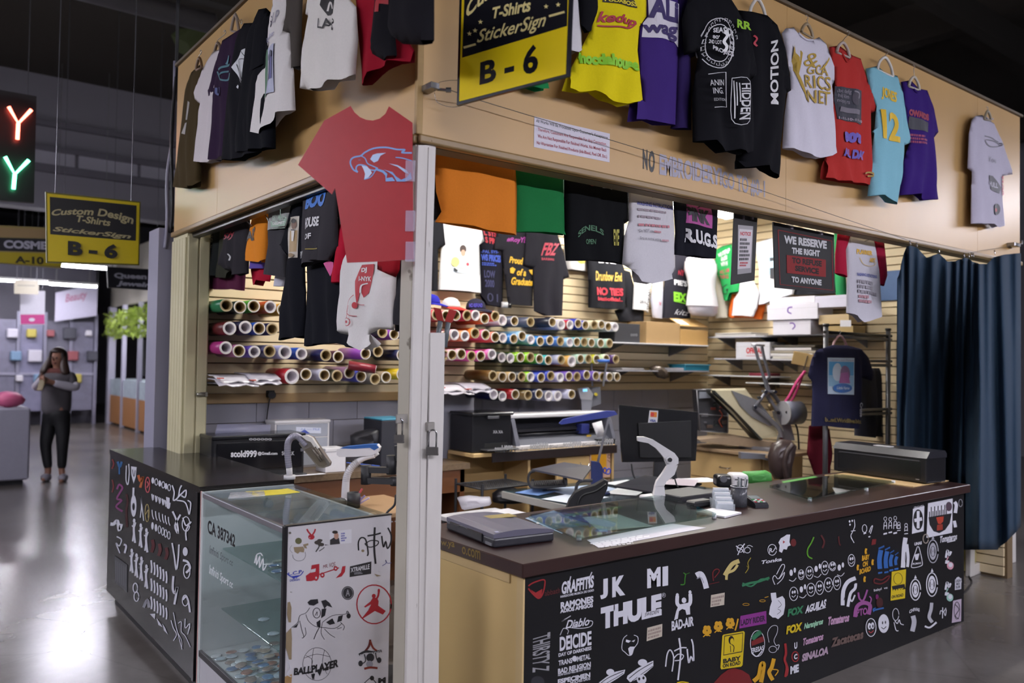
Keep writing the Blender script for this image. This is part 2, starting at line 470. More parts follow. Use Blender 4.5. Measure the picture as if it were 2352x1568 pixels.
bm=new();a,b=ony(420,110,9.5),ony(560,-10,9.5);tube(bm,[a,b+(b-a)*2],.22,seg=4)
tag(obj('green_beam',bm,M('3c4420',.8,name='green_steel')),'dull green steel roof brace above the far header corner','beam')

for nm,q in(('wall_hall_right',(16,16.3,-14,30)),('wall_hall_left',(-16.3,-16,-14,30)),('wall_hall_end',(-16,16,29,29.3))):
    struct(obj(nm,B(*q,0,6.4),M('6a6870',.8,var=.08,scale=.5,name='hall_wall_paint')))
# ================================================================== LIGHTS (fluorescent battens)
TUBE=M('fbf8f4',em=LAMP,name='lit_tube_stall')
TUBEH=M('f4f2ff',em=HALL,name='lit_tube_hall')
def batten(p,ln,alongx,mat,label,group=None,r=.019,n=2):
    t=thing('fluorescent_light',label,'light',p,0 if alongx else math.pi/2,group)
    obj('housing',B(-ln/2-.03,ln/2+.03,-.07,.07,.02,.07,bev=.006),M('d8d6d2',.4,name='lamp_housing'),t,local=True)
    for s in((-1,1)if n==2 else(0,)):
        bm=cyl(new(),(-ln/2,s*.035,0),(ln/2,s*.035,0),r,seg=10)
        obj('tube',bm,mat,t,local=True)
    for s in(-1,1):obj('end_cap',B(s*ln/2-.015+s*.015,s*ln/2+.015+s*.015,-.065,.065,-.025,.03,bev=.003),M('d8d6d2',.4,name='lamp_housing'),t,local=True)
    for s in(-1,1):obj('hanger_rod',cyl(new(),(s*ln*.35,0,.07),(s*ln*.35,0,.07+(6.4-p[2]-.07)),.005,seg=6),M('777777',.4,.8,name='rod'),t,local=True)
    return t
lp=onx(1668,495,5.0)
batten((4.45,lp.y,lp.z),1.2,True,TUBE,'lit fluorescent tube light seen under the header beside the PINK shirt','stall tube lights')
batten((1.3,1.9,3.3),1.2,True,TUBE,'fluorescent tube light inside the stall above the left desk','stall tube lights')
batten((3.0,1.2,3.4),1.2,True,TUBE,'fluorescent tube light inside the stall above the counter middle','stall tube lights')
for i,(x,y,z,ax)in enumerate([(-.2,-4.6,3.5,True),(2.6,-4.6,3.5,True),(5.4,-4.6,3.5,True),(-4.6,-1.0,3.6,False),(-4.6,2.4,3.6,False),(-3.4,6.4,3.9,False),(-3.4,10.5,3.9,False),(8.6,-2.2,3.6,False)]):
    batten((x,y,z),2.4,ax,TUBEH,'hanging tube light over the market aisle, number %s along the row'%ORD[i],'aisle tube lights')
# ================================================================== COUNTERS
BLACKL=M('111114',.42,var=.1,scale=8,name='black_laminate',spec=.3)
CTOP=M('301d1b',.33,var=.14,scale=5,stretch=(.6,6,1),bump=.02,name='brown_laminate')
CY0,CY1,CX0,CX1,CZ=-.22,.62,.365,4.2,.91
ct=thing('sales_counter','long black sales counter covered with white stickers under a brown top','counter',(2.3,.2,0))
obj('countertop',B(CX0,CX1,CY0,CY1,CZ-.054,CZ,bev=.004),CTOP,ct)
obj('front_panel',B(CX0+.035,CX1-.03,CY0+.03,CY0+.05,0,CZ-.054),BLACKL,ct)
bm=new();box(bm,CX0+.03,CX0+.05,CY0+.055,CY1-.03,0,CZ-.054)
obj('end_panel',bm,wood('maple_melamine','c9ac74',.08,2,(1,1,.2),.45),ct)
obj('end_edge',B(CX0+.027,CX0+.036,CY0+.028,CY0+.07,0,CZ-.054,bev=.001),wood('maple_edge','c7ad7c',.08,2,(1,1,.2),.45),ct)
obj('end_cleat',B(CX0+.022,CX0+.034,CY0+.11,CY1-.06,CZ-.10,CZ-.056,bev=.002),wood('maple_cleat','bda373',.08,2,(1,1,.2),.45),ct)
obj('back_panel',B(CX0+.05,CX1-.03,CY1-.05,CY1-.03,0,CZ-.054),BLACKL,ct)
obj('end_panel',B(CX1-.05,CX1-.03,CY0+.05,CY1-.05,0,CZ-.054),BLACKL,ct)
# lettering left on the end of the top
fe=FX(CX0-.0012)
for s_,q_ in(('w.ya',((1013,1242),(1044,1245),(1044,1262),(1013,1256))),('o.com',((1061,1254),(1103,1265),(1103,1286),(1061,1271)))):
    obj('lettering',text(new(),s_,q_,fe,.01),M('7d672a',.5,name='gold_vinyl'),ct)

# ---- black cabinet on the left with stickers, and the glass display case beside it
KX0,KX1,KY0,KY1,KZ=-.345,.13,1.425,3.39,1.05
cb=thing('black_cabinet','glossy black cabinet covered with small white stickers left of the glass case','cabinet',(-.1,2.4,0))
def notch(x0,x1,z0,z1):# narrower beside the rear post
    return prism(new(),[(x0,KY0,z0),(x1,KY0,z0),(x1,2.9,z0),(-.03,2.9,z0),(-.03,KY1,z0),(x0,KY1,z0)],(0,0,z1-z0))
obj('body',notch(KX0+.005,KX1,.1,KZ-.03),M('141416',.22,var=.1,name='black_melamine'),cb)
obj('top',notch(KX0,KX1+.01,KZ-.03,KZ),M('1a1615',.18,var=.12,scale=3,name='glossy_black_top'),cb)
obj('plinth',notch(KX0+.06,KX1,0,.1),M('101012',.5,name='plinth_black'),cb)
obj('edge_strip',B(KX0-.003,KX0+.004,KY0+.02,KY0+.05,.1,KZ-.03,bev=.001),M('1c1c1f',.2,name='edge_strip'),cb)

GX0,GX1,GY0,GY1,GZ=-.338,.125,.37,1.405,1.03
gc=thing('display_case','glass display case with a white end panel full of stickers','display case',(-.1,.9,0))
CG=glass('case_glass','f6faf9',.02,.03)
ALU=M('a9a6ad',.3,.7,name='aluminium_edge')
WPAN=M('c3c1c6',.35,var=.03,name='white_panel')
obj('end_panel',B(GX0,GX1,GY0,GY0+.018,.0,GZ,bev=.001),WPAN,gc)
obj('end_trim',B(GX0-.006,GX0+.008,GY0-.003,GY0+.022,0,GZ+.002,bev=.001),M('17151a',.35,name='black_edge_trim'),gc)
obj('end_trim',B(GX0,GX1+.004,GY0-.002,GY0+.022,GZ,GZ+.006,bev=.001),M('17151a',.35,name='black_edge_trim'),gc)
obj('end_panel',B(GX0,GX1,GY1-.018,GY1,.0,GZ,bev=.001),M('d8dadc',.5,name='far_panel'),gc)
zcs=onx(467,1501,GX0).z
obj('back_panel',B(GX1-.018,GX1,GY0+.02,GY1-.02,.0,GZ-.02),M('d4d8dc',.5,name='case_back'),gc)
obj('front_glass',B(GX0,GX0+.006,GY0+.022,GY1-.012,zcs,GZ-.018),CG,gc)
obj('top_glass',B(GX0,GX1,GY0+.02,GY1,GZ-.006,GZ+.001),glass('case_top_glass','f2f7f7',.02,.05),gc)
obj('top_rail',B(GX0-.002,GX0+.022,GY0+.02,GY1,GZ-.03,GZ-.005,bev=.003),ALU,gc)
obj('corner_strip',B(GX0-.003,GX0+.014,GY1-.014,GY1+.002,0,GZ,bev=.002),M('c9cccb',.25,name='corner_glass_edge'),gc)
obj('corner_strip',B(GX0-.004,GX0+.004,GY1+.002,GY1+.012,0,GZ,bev=.001),M('b98f8c',.4,name='pink_edge'),gc)
obj('base',B(GX0+.003,GX1-.02,GY0+.02,GY1-.02,0,zcs-.035),M('b9b7bc',.4,name='white_base'),gc)
obj('base_trim',B(GX0-.003,GX0+.012,GY0+.022,GY1-.014,zcs-.03,zcs,bev=.001),M('17151a',.35,name='black_edge_trim'),gc)
obj('deck',B(GX0+.008,GX1-.02,GY0+.02,GY1-.02,zcs-.034,zcs-.01),M('c4c6c8',.3,name='case_deck'),gc)
zs1=onp(600,1330,(.0,0,0),(1,0,0)).z
sh1=onx(560,1284,GX0+.10).z;sh2=onx(560,1420,GX0+.10).z
for z in(sh1-.01,sh2-.035):
    obj('glass_shelf',B(GX0+.10,GX1-.02,GY0+.02,GY1-.02,z,z+.008,bev=.001),glass('shelf_glass','e4efee',.02,.03),gc)
# ================================================================== DRAWING ON SURFACES, SHIRTS
class Crop:
    def __init__(s,ox,oy,k):s.o=(ox,oy);s.k=k
    def p(s,q):return(s.o[0]+q[0]/s.k,s.o[1]+q[1]/s.k)
    def l(s,a):return[s.p(q)for q in a]
class Surf:
    """a plane (fn from pixels) with a normal; at() gives a point a little proud of it"""
    def __init__(s,fn,n):s.fn=fn;s.n=V(n)
    def at(s,off):return lambda x,y:s.fn(x,y)+s.n*off
DECAL_R=.45
def draw(parent,S,C,ops,base=.0012,step=.0003,rough=DECAL_R,fine=False):
    """ops: (colour, kind, ...) with coordinates in crop C; each becomes a flat part"""
    for i,op in enumerate(ops):
        col,kind=op[0],op[1];off=base+step*i;bm=new();nm='print';soft=isinstance(S,Cloth)
        fn=S.flat if soft else S.at(off)
        if kind=='t':# text, box or quad, bold, shear, arch
            q=op[3]
            if not isinstance(q[0],(tuple,list)):q=((q[0],q[1]),(q[2],q[1]),(q[2],q[3]),(q[0],q[3]))
            text(bm,op[2],C.l(q),fn,op[4]if len(op)>4 else .02,op[5]if len(op)>5 else 0,warp=arch(op[6])if len(op)>6 else None);nm='lettering'
        elif kind=='p':poly(bm,C.l(op[2]),fn)
        elif kind=='s':stroke(bm,C.l(curve2(op[2],4)if len(op[2])>2 else op[2]),op[3]/C.k,fn)
        elif kind=='z':stroke(bm,C.l(op[2]),op[3]/C.k,fn)
        elif kind=='e':poly(bm,C.l(ell(op[2],op[3],op[4],op[5],22,tilt=op[6]if len(op)>6 else 0)),fn)
        elif kind=='r':stroke(bm,C.l(ell(op[2],op[3],op[4],op[5],26)),op[6]/C.k,fn,closed=True)
        elif kind=='lines':# rows of tiny print: bars broken into words
            q=op[2];n=op[3];rr=random.Random(int(sum(sum(a)for a in q)))
            for r_ in range(n):
                v=1-(r_+.5)/n;u=0;e=.62+.38*rr.random();k0=.32/n
                while u<e:
                    w_=.05+.1*rr.random();u2=min(u+w_,e)
                    poly(bm,[C.p(quadlerp(q,a,b))for a,b in((u,v-k0),(u2,v-k0),(u2,v+k0),(u,v+k0))],fn);u=u2+.025
            nm='small_print'
        if soft:S.drape(bm,off)
        o=obj(nm,bm,M(col,rough,var=.03,scale=40),parent)
        if kind=='lines':o['kind']='stuff'
FAB={}
def fabric(h):
    if h not in FAB:FAB[h]=M(h,.88,var=.06,scale=120,bump=.06,name='cotton_'+h,spec=.06)
    return FAB[h]
def polydist(u,v,E):
    d=9
    for(a,b)in E:
        ex,ey=b[0]-a[0],b[1]-a[1];l2=ex*ex+ey*ey or 1e-9
        t=max(0,min(1,((u-a[0])*ex+(v-a[1])*ey)/l2))
        d=min(d,math.hypot(u-a[0]-ex*t,v-a[1]-ey*t))
    return d
class Cloth:
    """closed garment from a pixel outline on an upright plane: puffed front and back with folds"""
    def __init__(s,C,pts,axis,val,puff=.035,fold=.019,freq=36,open_low=True,seed=0,creases=(),back=.6):
        s.axis=axis;s.fn=FX(val)if axis=='x' else FY(val);s.val=val
        s.n=V((-1,0,0))if axis=='x' else V((0,-1,0))
        W=[s.fn(*q)for q in C.l(pts)]
        s.P=[(p.y if axis=='x' else p.x,p.z)for p in W]
        s.zl=min(p[1]for p in s.P);s.zh=max(p[1]for p in s.P);s.ul=min(p[0]for p in s.P);s.uh=max(p[0]for p in s.P)
        n=len(s.P);H=s.zh-s.zl
        s.low=[open_low and s.P[i][1]<s.zl+.17*H and s.P[(i+1)%n][1]<s.zl+.17*H for i in range(n)]
        s.E=[(s.P[i],s.P[(i+1)%n])for i in range(n)if not s.low[i]]or[(s.P[0],s.P[1])]
        s.puff,s.fold,s.freq,s.seed,s.back=puff,fold,freq,seed,back
        s.cr=[[(lambda p:(p.y if axis=='x' else p.x,p.z))(s.fn(*q))for q in C.l(c)]for c in creases]
    def h(s,u,v):
        d=polydist(u,v,s.E);e=1-math.exp(-d/.03)
        t=(s.zh-v)/(s.zh-s.zl+1e-6)
        f=math.sin((u+.10*t*math.sin(s.seed*1.7+v*5))*s.freq+s.seed*2.1)*.6+noise.noise(V((u*9,v*3.5,s.seed*3.3)))*.8
        h=s.puff*e*(.55+.45*t)+s.fold*f*e*(.25+.75*t)
        for c in s.cr:
            dd=polydist(u,v,list(zip(c,c[1:])));h-=.022*math.exp(-(dd/.014)**2)
        return h
    def co(s,u,v,off):return(V((s.val,u,v))if s.axis=='x' else V((u,s.val,v)))+s.n*off
    def at(s,off):
        def g(x,y):
            p=s.fn(x,y);u,v=(p.y if s.axis=='x' else p.x),p.z
            return s.co(u,v,s.h(u,v)+.003+off)
        return g
    def flat(s,x,y):
        p=s.fn(x,y);return V(((p.y if s.axis=='x' else p.x),p.z,0))
    def drape(s,bm,off,st=.03):
        for ax in(0,1):
            if not bm.verts:return
            lo=min(v.co[ax]for v in bm.verts);hi=max(v.co[ax]for v in bm.verts);k=int((hi-lo)/st)
            for i in range(1,k+1):
                c=[0,0,0];c[ax]=lo+(hi-lo)*i/(k+1);nn=[0,0,0];nn[ax]=1
                bmesh.ops.bisect_plane(bm,geom=bm.verts[:]+bm.edges[:]+bm.faces[:],plane_co=c,plane_no=nn)
        for v in bm.verts:u,z=v.co.x,v.co.y;v.co=s.co(u,z,s.h(u,z)+.002+off)
    def mesh(s,st=.035):
        b2=new();F=b2.faces.new([b2.verts.new((p[0],p[1],0))for p in s.P])
        for ax,lo,hi in((0,s.ul,s.uh),(1,s.zl,s.zh)):
            k=int((hi-lo)/st)
            for i in range(1,k+1):
                c=[0,0,0];c[ax]=lo+(hi-lo)*i/(k+1);nn=[0,0,0];nn[ax]=1
                bmesh.ops.bisect_plane(b2,geom=b2.verts[:]+b2.edges[:]+b2.faces[:],plane_co=c,plane_no=nn)
        b2.verts.index_update();b2.normal_update()
        n=len(s.P);lowE=[(s.P[i],s.P[(i+1)%n])for i in range(n)if s.low[i]]
        bm=new();FR=[];BK=[]
        for v in b2.verts:
            u,z=v.co.x,v.co.y;hh=s.h(u,z);bd=v.is_boundary and polydist(u,z,s.E)<1e-4
            a=bm.verts.new(s.co(u,z,0 if bd else hh));FR.append(a)
            BK.append(a if bd else bm.verts.new(s.co(u,z,-max(.002,hh*s.back*.6)-.002)))
        for f in b2.faces:
            ix=[v.index for v in f.verts]
            bm.faces.new([FR[i]for i in ix]).smooth=True
            bq=[BK[i]for i in ix]
            try:bm.faces.new(bq[::-1]).smooth=True
            except ValueError:pass
        b2.free();bmesh.ops.recalc_face_normals(bm,faces=bm.faces);return bm
def garment(name,label,C,pts,axis,val,col,ops=(),cat='t-shirt',group=None,parts=(),collar=None,**k):
    """one hanging garment with its prints; parts: (name, outline, colour) extra cloth panels"""
    c=Cloth(C,pts,axis,val,**k)
    o=obj(name,c.mesh(),fabric(col));tag(o,label,cat,group)
    if group=='shirts hung on the slatwall':
        u=(c.ul+c.uh)/2;z=c.zh-.04;p=c.co(u,z,.0);q=V((5.599,u,z+.01))if axis=='x' else V((u,2.899 if val<2.9 else 3.099,z+.01))
        obj('peg',tube(new(),[p,(p+q)/2+V((0,0,.004)),q],.004,6),M('8a8a8c',.3,.9,name='wire'),o)
    elif group and 'opening' in group:
        u=(c.ul+c.uh)/2;p=c.co(u,c.zh-.03,0);q=V((.07,u,ZB+.001))if axis=='x' else V((u,.07,ZB+.001))
        obj('hook',tube(new(),[p,p.lerp(q,.5)+V((0,0,.004)),q],.0025,6),M('8a8a8c',.3,.9,name='wire'),o)
    if ops:draw(o,c,C,list(ops),base=.001,step=.0012,rough=.6)
    for nm,pp,cl in parts:
        c2=Cloth(C,pp,axis,val-.004,puff=k.get('puff',.035),fold=.008,seed=k.get('seed',0)+3)
        obj(nm,c2.mesh(),fabric(cl),o)
    if collar:
        cc=Cloth(C,pts,axis,val,**k);fn=cc.at(.002);bm=new()
        tube(bm,[fn(*q)for q in C.l(curve2(collar,4))],.006,6);obj('collar',bm,fabric(col),o)
    return o,c
_HM={}
def hanger(C,hook,sh_l,sh_r,axis,val,col,label,metal='b5b2ae',rail=None):
    """plastic hanger: arched body seen in the neck of the shirt plus a wire hook"""
    fn=FX(val)if axis=='x' else FY(val)
    h=fn(*C.p(hook));a=fn(*C.p(sh_l));b=fn(*C.p(sh_r));mid=(a+b)/2
    t=thing('hanger',label,'hanger',h,0,'hangers holding the shirts')
    up=V((0,0,1));wv=(b-a);wl=max(wv.length,.03);wv=wv.normalized()*wl
    top=V((mid.x,mid.y,max(a.z,b.z)+wl*.42))
    arc=[mid-wv*.55-up*wl*.12,mid-wv*.42+up*wl*.18,top-wv*.12,top+wv*.12,mid+wv*.42+up*wl*.18,mid+wv*.55-up*wl*.12]
    bm=tube(new(),bez(arc,4),.009,8);obj('body',bm,M(col,.4,name='hanger_plastic_'+col),t)
    bm=tube(new(),[arc[0],arc[-1]],.006,8);obj('crossbar',bm,M(col,.4,name='hanger_plastic_'+col),t)
    hk=[top,top+up*.02,h-up*.025,h-up*.012+wv.normalized()*.016,h,h-up*.008-wv.normalized()*.014]
    obj('hook',tube(new(),bez(hk,4),.0022,6),M(metal,.3,.9,name='wire'),t)
    return t
# ================================================================== SHIRTS ON THE HEADER
A=Crop(380,0,2.529)
def LG(*a,**k):return garment(*a,group='shirts hung on the left header',**k)
x=-.05
LG('t_shirt','dark olive shirt at the far end of the left header',A,[(150,420),(205,370),(228,400),(212,600),(208,1050),(190,1082),(130,1095),(62,1088),(75,900),(100,650),(125,500)],'x',-.06,'3f3420',[('8f8b86','p',[(150,590),(165,600),(150,700),(140,700)]),('8f8b86','p',[(138,720),(150,715),(138,785),(122,780)])],seed=1)
LG('t_shirt','plain white shirt beside the dark olive one',A,[(275,300),(330,280),(360,380),(330,600),(330,930),(255,947),(184,940),(196,650),(205,605),(160,572),(215,400)],'x',-.075,'c9c2c4',seed=2,creases=[[(205,605),(235,420)]])
LG('t_shirt','dark purple shirt with a teal print',A,[(330,235),(440,165),(465,300),(430,560),(390,900),(300,935),(252,920),(283,595),(243,552),(290,380)],'x',-.09,'2c1d33',[('2f6673','s',[(322,420),(345,465),(385,470),(400,430)],10),('2f6673','s',[(330,410),(365,395),(405,380)],12),('2f6673','s',[(345,440),(370,425),(395,420)],10),('35707e','s',[(380,380),(392,350),(398,330)],12),('37427a','t','U',(315,515,355,560),.05)],seed=3,creases=[[(283,595),(310,400)]])
LG('t_shirt','black shirt printed with a white diamond',A,[(455,135),(560,130),(580,420),(560,880),(440,932),(345,930),(358,600),(385,400),(420,200)],'x',-.105,'15151a',[('c8cbd0','p',[(413,397),(470,300),(500,285),(490,340),(485,490),(478,497)]),('15151a','z',[(470,305),(505,350)],4),('15151a','z',[(455,350),(500,350)],4),('15151a','z',[(440,380),(480,490)],4),('15151a','z',[(455,352),(482,470)],4),('c8cbd0','p',[(440,512),(449,498),(459,508),(450,522)])],seed=4)
LG('t_shirt','black shirt overlapping the white memorial shirt',A,[(540,55),(585,46),(640,100),(640,420),(640,860),(560,870),(450,890),(400,872),(440,520),(485,180),(510,125)],'x',-.12,'121318',seed=5,creases=[[(525,425),(560,130)]],parts=[('sleeve',[(520,130),(600,60),(620,140),(597,370),(526,426),(505,400)],'121318')])
LG('t_shirt','white memorial shirt reading R.I.P with a framed photo print',A,[(640,-70),(705,-70),(712,60),(684,170),(724,190),(728,290),(745,400),(757,640),(680,665),(640,722),(570,781),(514,768),(525,432),(592,380),(600,150)],'x',-.135,'d5d1cf',[('8d8a98','t','R.I.P',((630,110),(685,60),(680,130),(630,165)),.005,.3),('9493b4','t','Endless',((600,230),(665,180),(660,215),(600,250)),.005,.3),('3d6a4c','p',[(612,300),(628,290),(620,565),(602,575)]),('aaaec4','p',[(626,290),(668,258),(662,540),(618,560)]),('4c4452','p',[(632,330),(645,320),(638,470),(628,480)]),('5a5a8c','p',[(648,330),(662,320),(658,460),(645,470)]),('4b4f66','e',640,345,9,22),('4b4f66','e',655,320,8,20)],seed=6,creases=[[(592,382),(640,60)]])
LG('t_shirt','dark grey-brown shirt cropped at the photo top',A,[(700,-70),(800,-70),(792,180),(792,380),(762,406),(736,392),(737,195),(680,178),(705,60)],'x',-.15,'47423e',seed=7,creases=[[(737,192),(745,20)]])
LG('t_shirt','white shirt printed LAS under a black emblem',A,[(835,-70),(1010,-70),(1108,40),(1120,230),(1105,430),(1085,462),(990,472),(960,517),(860,527),(779,512),(800,300),(835,95),(813,82)],'x',-.165,'d3cfca',[('1d1b1d','p',[(942,-30),(1005,-30),(1000,85),(975,100),(938,40)]),('d3cfca','s',[(975,75),(985,20),(1000,60)],8),('252225','t','LAS',((938,120),(1005,110),(1005,180),(938,178)),.01)],seed=8,creases=[[(985,130),(945,430)],[(1060,60),(1080,300)]])
LG('t_shirt','deep red shirt below two black ones near the corner',A,[(1100,-70),(1300,-70),(1380,200),(1445,290),(1440,362),(1350,366),(1235,432),(1186,490),(1146,497),(1132,300)],'x',-.12,'8a1626',seed=9)
LG('t_shirt','black shirt with red lettering over the deep red shirt',A,[(1222,-70),(1345,-70),(1335,190),(1345,322),(1270,352),(1202,312),(1190,280)],'x',-.165,'1a191d',[('9c1c26','t','F',(1255,-40,1320,82),.06)],seed=10)
LG('t_shirt','black shirt nearest the header corner at the photo top',A,[(1305,-70),(1520,-70),(1562,-30),(1562,232),(1500,262),(1380,256),(1308,202)],'x',-.19,'1b1a1e',seed=11,puff=.05)
for i,(hk,a,b,c)in enumerate([((440,112),(385,165),(425,172),'8d7f74'),((345,175),(285,310),(318,285),'7c6a5a'),((290,205),(295,300),(315,290),'8d7f74'),((205,290),(180,395),(210,380),'6b5138')]):
    if i==2:continue
    hanger(A,hk,a,b,'x',-.06-.015*i,c,'small plastic hanger at the far left header, '+['above the purple shirt','above the plain white shirt','','above the dark olive shirt'][i])

D=Crop(950,0,2.613);E3=Crop(1560,0,2.614)
def RG(*a,**k):return garment(*a,group='shirts hung on the front header',**k)
RG('t_shirt','green shirt mostly hidden behind the hanging yellow sign',D,[(560,-70),(860,-70),(830,300),(795,480),(790,540),(740,546),(680,527),(600,400)],'y',-.05,'1f7a45',seed=12)
RG('t_shirt','white shirt peeking out right of the hanging yellow sign',D,[(800,-70),(1010,-70),(1000,60),(1016,292),(955,328),(900,310),(820,300)],'y',-.075,'cac8cc',seed=13)
RG('t_shirt','black shirt sleeve between the yellow sign and yellow shirt',D,[(985,-70),(1110,-70),(1140,100),(1095,168),(1072,190),(1030,196),(1005,150)],'y',-.09,'17171b',seed=14)
RG('t_shirt','bright yellow shirt with red script and green lettering',D,[(1080,-70),(1400,-70),(1396,100),(1357,157),(1343,300),(1376,606),(1240,637),(1130,597),(1060,552),(980,557),(904,540),(930,440),(985,330),(1062,180)],'y',-.10,'d9c81c',[('1d1c1a','p',[(1120,-15),(1330,15),(1325,58),(1118,20)]),('e0cf3a','t','PUDABOSS',((1130,-8),(1322,22),(1318,50),(1128,16)),.03),('a8283a','t','kedup',((1085,70),(1318,120),(1316,180),(1085,160)),.03,.35),('a8283a','s',[(1088,160),(1180,175),(1270,180),(1316,150)],9),('86c92a','t','hocdahouse',((978,320),(1315,370),(1315,445),(978,390)),.06,0,.1)],seed=15,fold=.02,creases=[[(1357,157),(1330,0)]])
RG('t_shirt','purple shirt with a white ALI lettering block',D,[(1395,-70),(1595,-70),(1590,300),(1572,752),(1450,747),(1380,722),(1298,727),(1310,620),(1376,600),(1347,300),(1362,150),(1400,100)],'y',-.085,'3d2a6e',[('cfcbd6','p',[(1400,-30),(1580,30),(1572,290),(1545,255),(1362,225),(1372,140),(1405,100)]),('33245e','t','ALi',((1405,-30),(1572,20),(1570,150),(1400,110)),.05),('33245e','t','wag',((1365,150),(1565,170),(1560,265),(1365,215)),.04)],seed=16)
RG('t_shirt','dark purple shirt behind the large black emblem shirt',D,[(1570,-70),(1700,-70),(1700,330),(1660,350),(1668,780),(1540,772),(1575,600)],'y',-.065,'2e2252',seed=17)
fret=[('d0d0d4','r',203,272,96,150,5),('d0d0d4','r',203,272,72,112,5)]
for k in range(22):
    a=2*math.pi*k/22;a2=a+.16
    fret.append(('c4c4c8','z',[(203+78*math.cos(a),272+122*math.sin(a)),(203+90*math.cos(a),272+141*math.sin(a)),(203+90*math.cos(a2),272+141*math.sin(a2)),(203+83*math.cos(a2),272+130*math.sin(a2))],3.5))
RG('t_shirt','large black shirt with a round white seahorse emblem',E3,[(60,-30),(300,-25),(360,70),(430,200),(467,450),(427,482),(440,905),(370,927),(310,907),(235,917),(170,852),(80,852),(78,560),(112,340),(100,312),(28,332),(15,120)],'y',-.13,'16161a',
   fret+[('d0d0d4','t','SEASIDE',((150,190),(262,215),(262,265),(150,215)),.03,0,.4),('d0d0d4','t',"80'",((146,230),(182,235),(182,258),(146,250)),.02),('d0d0d4','t','2ND LOT',((124,256),(190,266),(190,290),(124,278)),.02),('d0d0d4','t','40',((232,270),(258,275),(258,295),(232,290)),.02),('d0d0d4','t','VALLEY',((222,296),(268,308),(268,328),(222,318)),.02),('d0d0d4','t','PROJECTS',((145,290),(258,335),(258,372),(145,322)),.03,0,-.3),
      ('e2e2e4','s',[(200,218),(215,240),(197,275),(210,305),(202,330),(194,322)],16),('e2e2e4','p',[(196,212),(212,208),(230,250),(210,240)]),('86b81c','t','RR',((280,140),(360,165),(358,212),(280,190)),.04),
      ('c8c8cc','z',[(115,465),(198,460),(200,668),(130,668)],5),('c8c8cc','t','ANIN\nING.',((117,500),(182,505),(182,590),(120,585)),.005),('98989c','t','EDITION',((128,612),(188,618),(188,634),(128,630)),.01),
      ('c8c8cc','s',[(236,495),(332,515),(318,752),(232,738),(236,495)],4),('c8c8cc','z',[(245,510),(246,735)],6),('c8c8cc','z',[(258,520),(255,660)],5),('c8c8cc','z',[(271,525),(268,640)],5),('c8c8cc','t','HIDDEN',((328,530),(318,745),(262,745),(280,530)),.02)],seed=18,puff=.05,creases=[[(427,482),(360,90)],[(112,340),(95,60)]])
RG('t_shirt','black shirt lettered MOTION down its side',E3,[(345,60),(440,70),(530,92),(590,150),(640,300),(672,542),(642,562),(612,800),(587,1072),(500,1022),(485,1002),(350,1012),(338,960),(360,700),(400,300)],'y',-.10,'141418',[('d0d0d2','t','MOTION',((512,635),(520,260),(558,250),(552,640)),.03),('b0243a','s',[(415,225),(430,245),(420,270),(432,290)],9)],seed=19,puff=.05,creases=[[(642,562),(560,150)]])
RG('t_shirt','white shirt with metallic gold lettering',E3,[(640,170),(690,165),(722,212),(800,242),(840,222),(882,262),(932,400),(932,480),(917,520),(942,912),(900,937),(830,952),(770,942),(690,902),(618,890),(630,700),(667,450),(640,300),(615,200)],'y',-.07,'c9c6d2',[('a88a2c','p',[(670,275),(718,325),(695,450),(735,560),(760,620),(735,605),(700,520),(672,400)]),('a88a2c','t','&',((725,320),(810,330),(800,420),(725,400)),0,.3),('a88a2c','t','GCA',((745,400),(850,395),(870,465),(745,450)),.01,.3),('a88a2c','t','RICS',((725,455),(882,470),(885,555),(730,530)),.01),('a88a2c','t','NET',((740,545),(880,560),(875,642),(745,620)),.01),('b8992f','s',[(815,430),(850,400),(878,350)],8)],seed=20,fold=.016,creases=[[(917,520),(880,300)],[(667,450),(690,260)]],collar=[(712,200),(750,240),(800,242)])
RG('t_shirt','red shirt with a dark photo print and purple lettering',E3,[(900,282),(960,272),(1040,332),(1090,352),(1130,480),(1196,656),(1150,682),(1152,1000),(1147,1117),(1060,1102),(940,1087),(857,1070),(872,960),(900,800),(935,500)],'y',-.055,'a83330',[('1f2030','p',[(922,518),(1075,550),(1070,755),(928,720)]),('7a7480','t','abc defg\nhij klm\nnopq rs',((930,535),(1010,545),(1000,640),(930,620)),.01),('3a3442','e',1030,600,22,40),('8a8590','s',[(1020,555),(1050,570),(1045,600)],8),('6a6470','z',[(940,660),(1050,685)],30),('a89aa6','t','1-11-10-11-10',((930,705),(1070,730),(1070,745),(930,720)),.02),('5a4aa8','t',"80'S",((955,790),(1065,815),(1062,875),(955,855)),.08),('5a4aa8','t','ALL DAY',((938,895),(1085,915),(1080,972),(938,945)),.07),('9a7a2a','s',[(1080,1050),(1110,1040),(1140,1060),(1100,1062)],10)],seed=21,creases=[[(1150,682),(1060,360)]],collar=[(950,320),(985,375),(1025,345)])
RG('t_shirt','pale blue jersey with yellow number 12',E3,[(1120,412),(1190,395),(1240,440),(1310,455),(1345,560),(1387,857),(1350,872),(1335,1050),(1307,1227),(1250,1212),(1210,1172),(1130,1177),(1155,950),(1185,640),(1140,520)],'y',-.07,'7fb4c4',[('d8b11c','t','JONES',((1195,525),(1285,560),(1282,640),(1195,600)),.04),('d8b11c','t','12',((1195,655),(1292,695),(1292,865),(1195,835)),.03)],seed=22,fold=.016,creases=[[(1350,872),(1320,520)],[(1172,800),(1185,640)]])
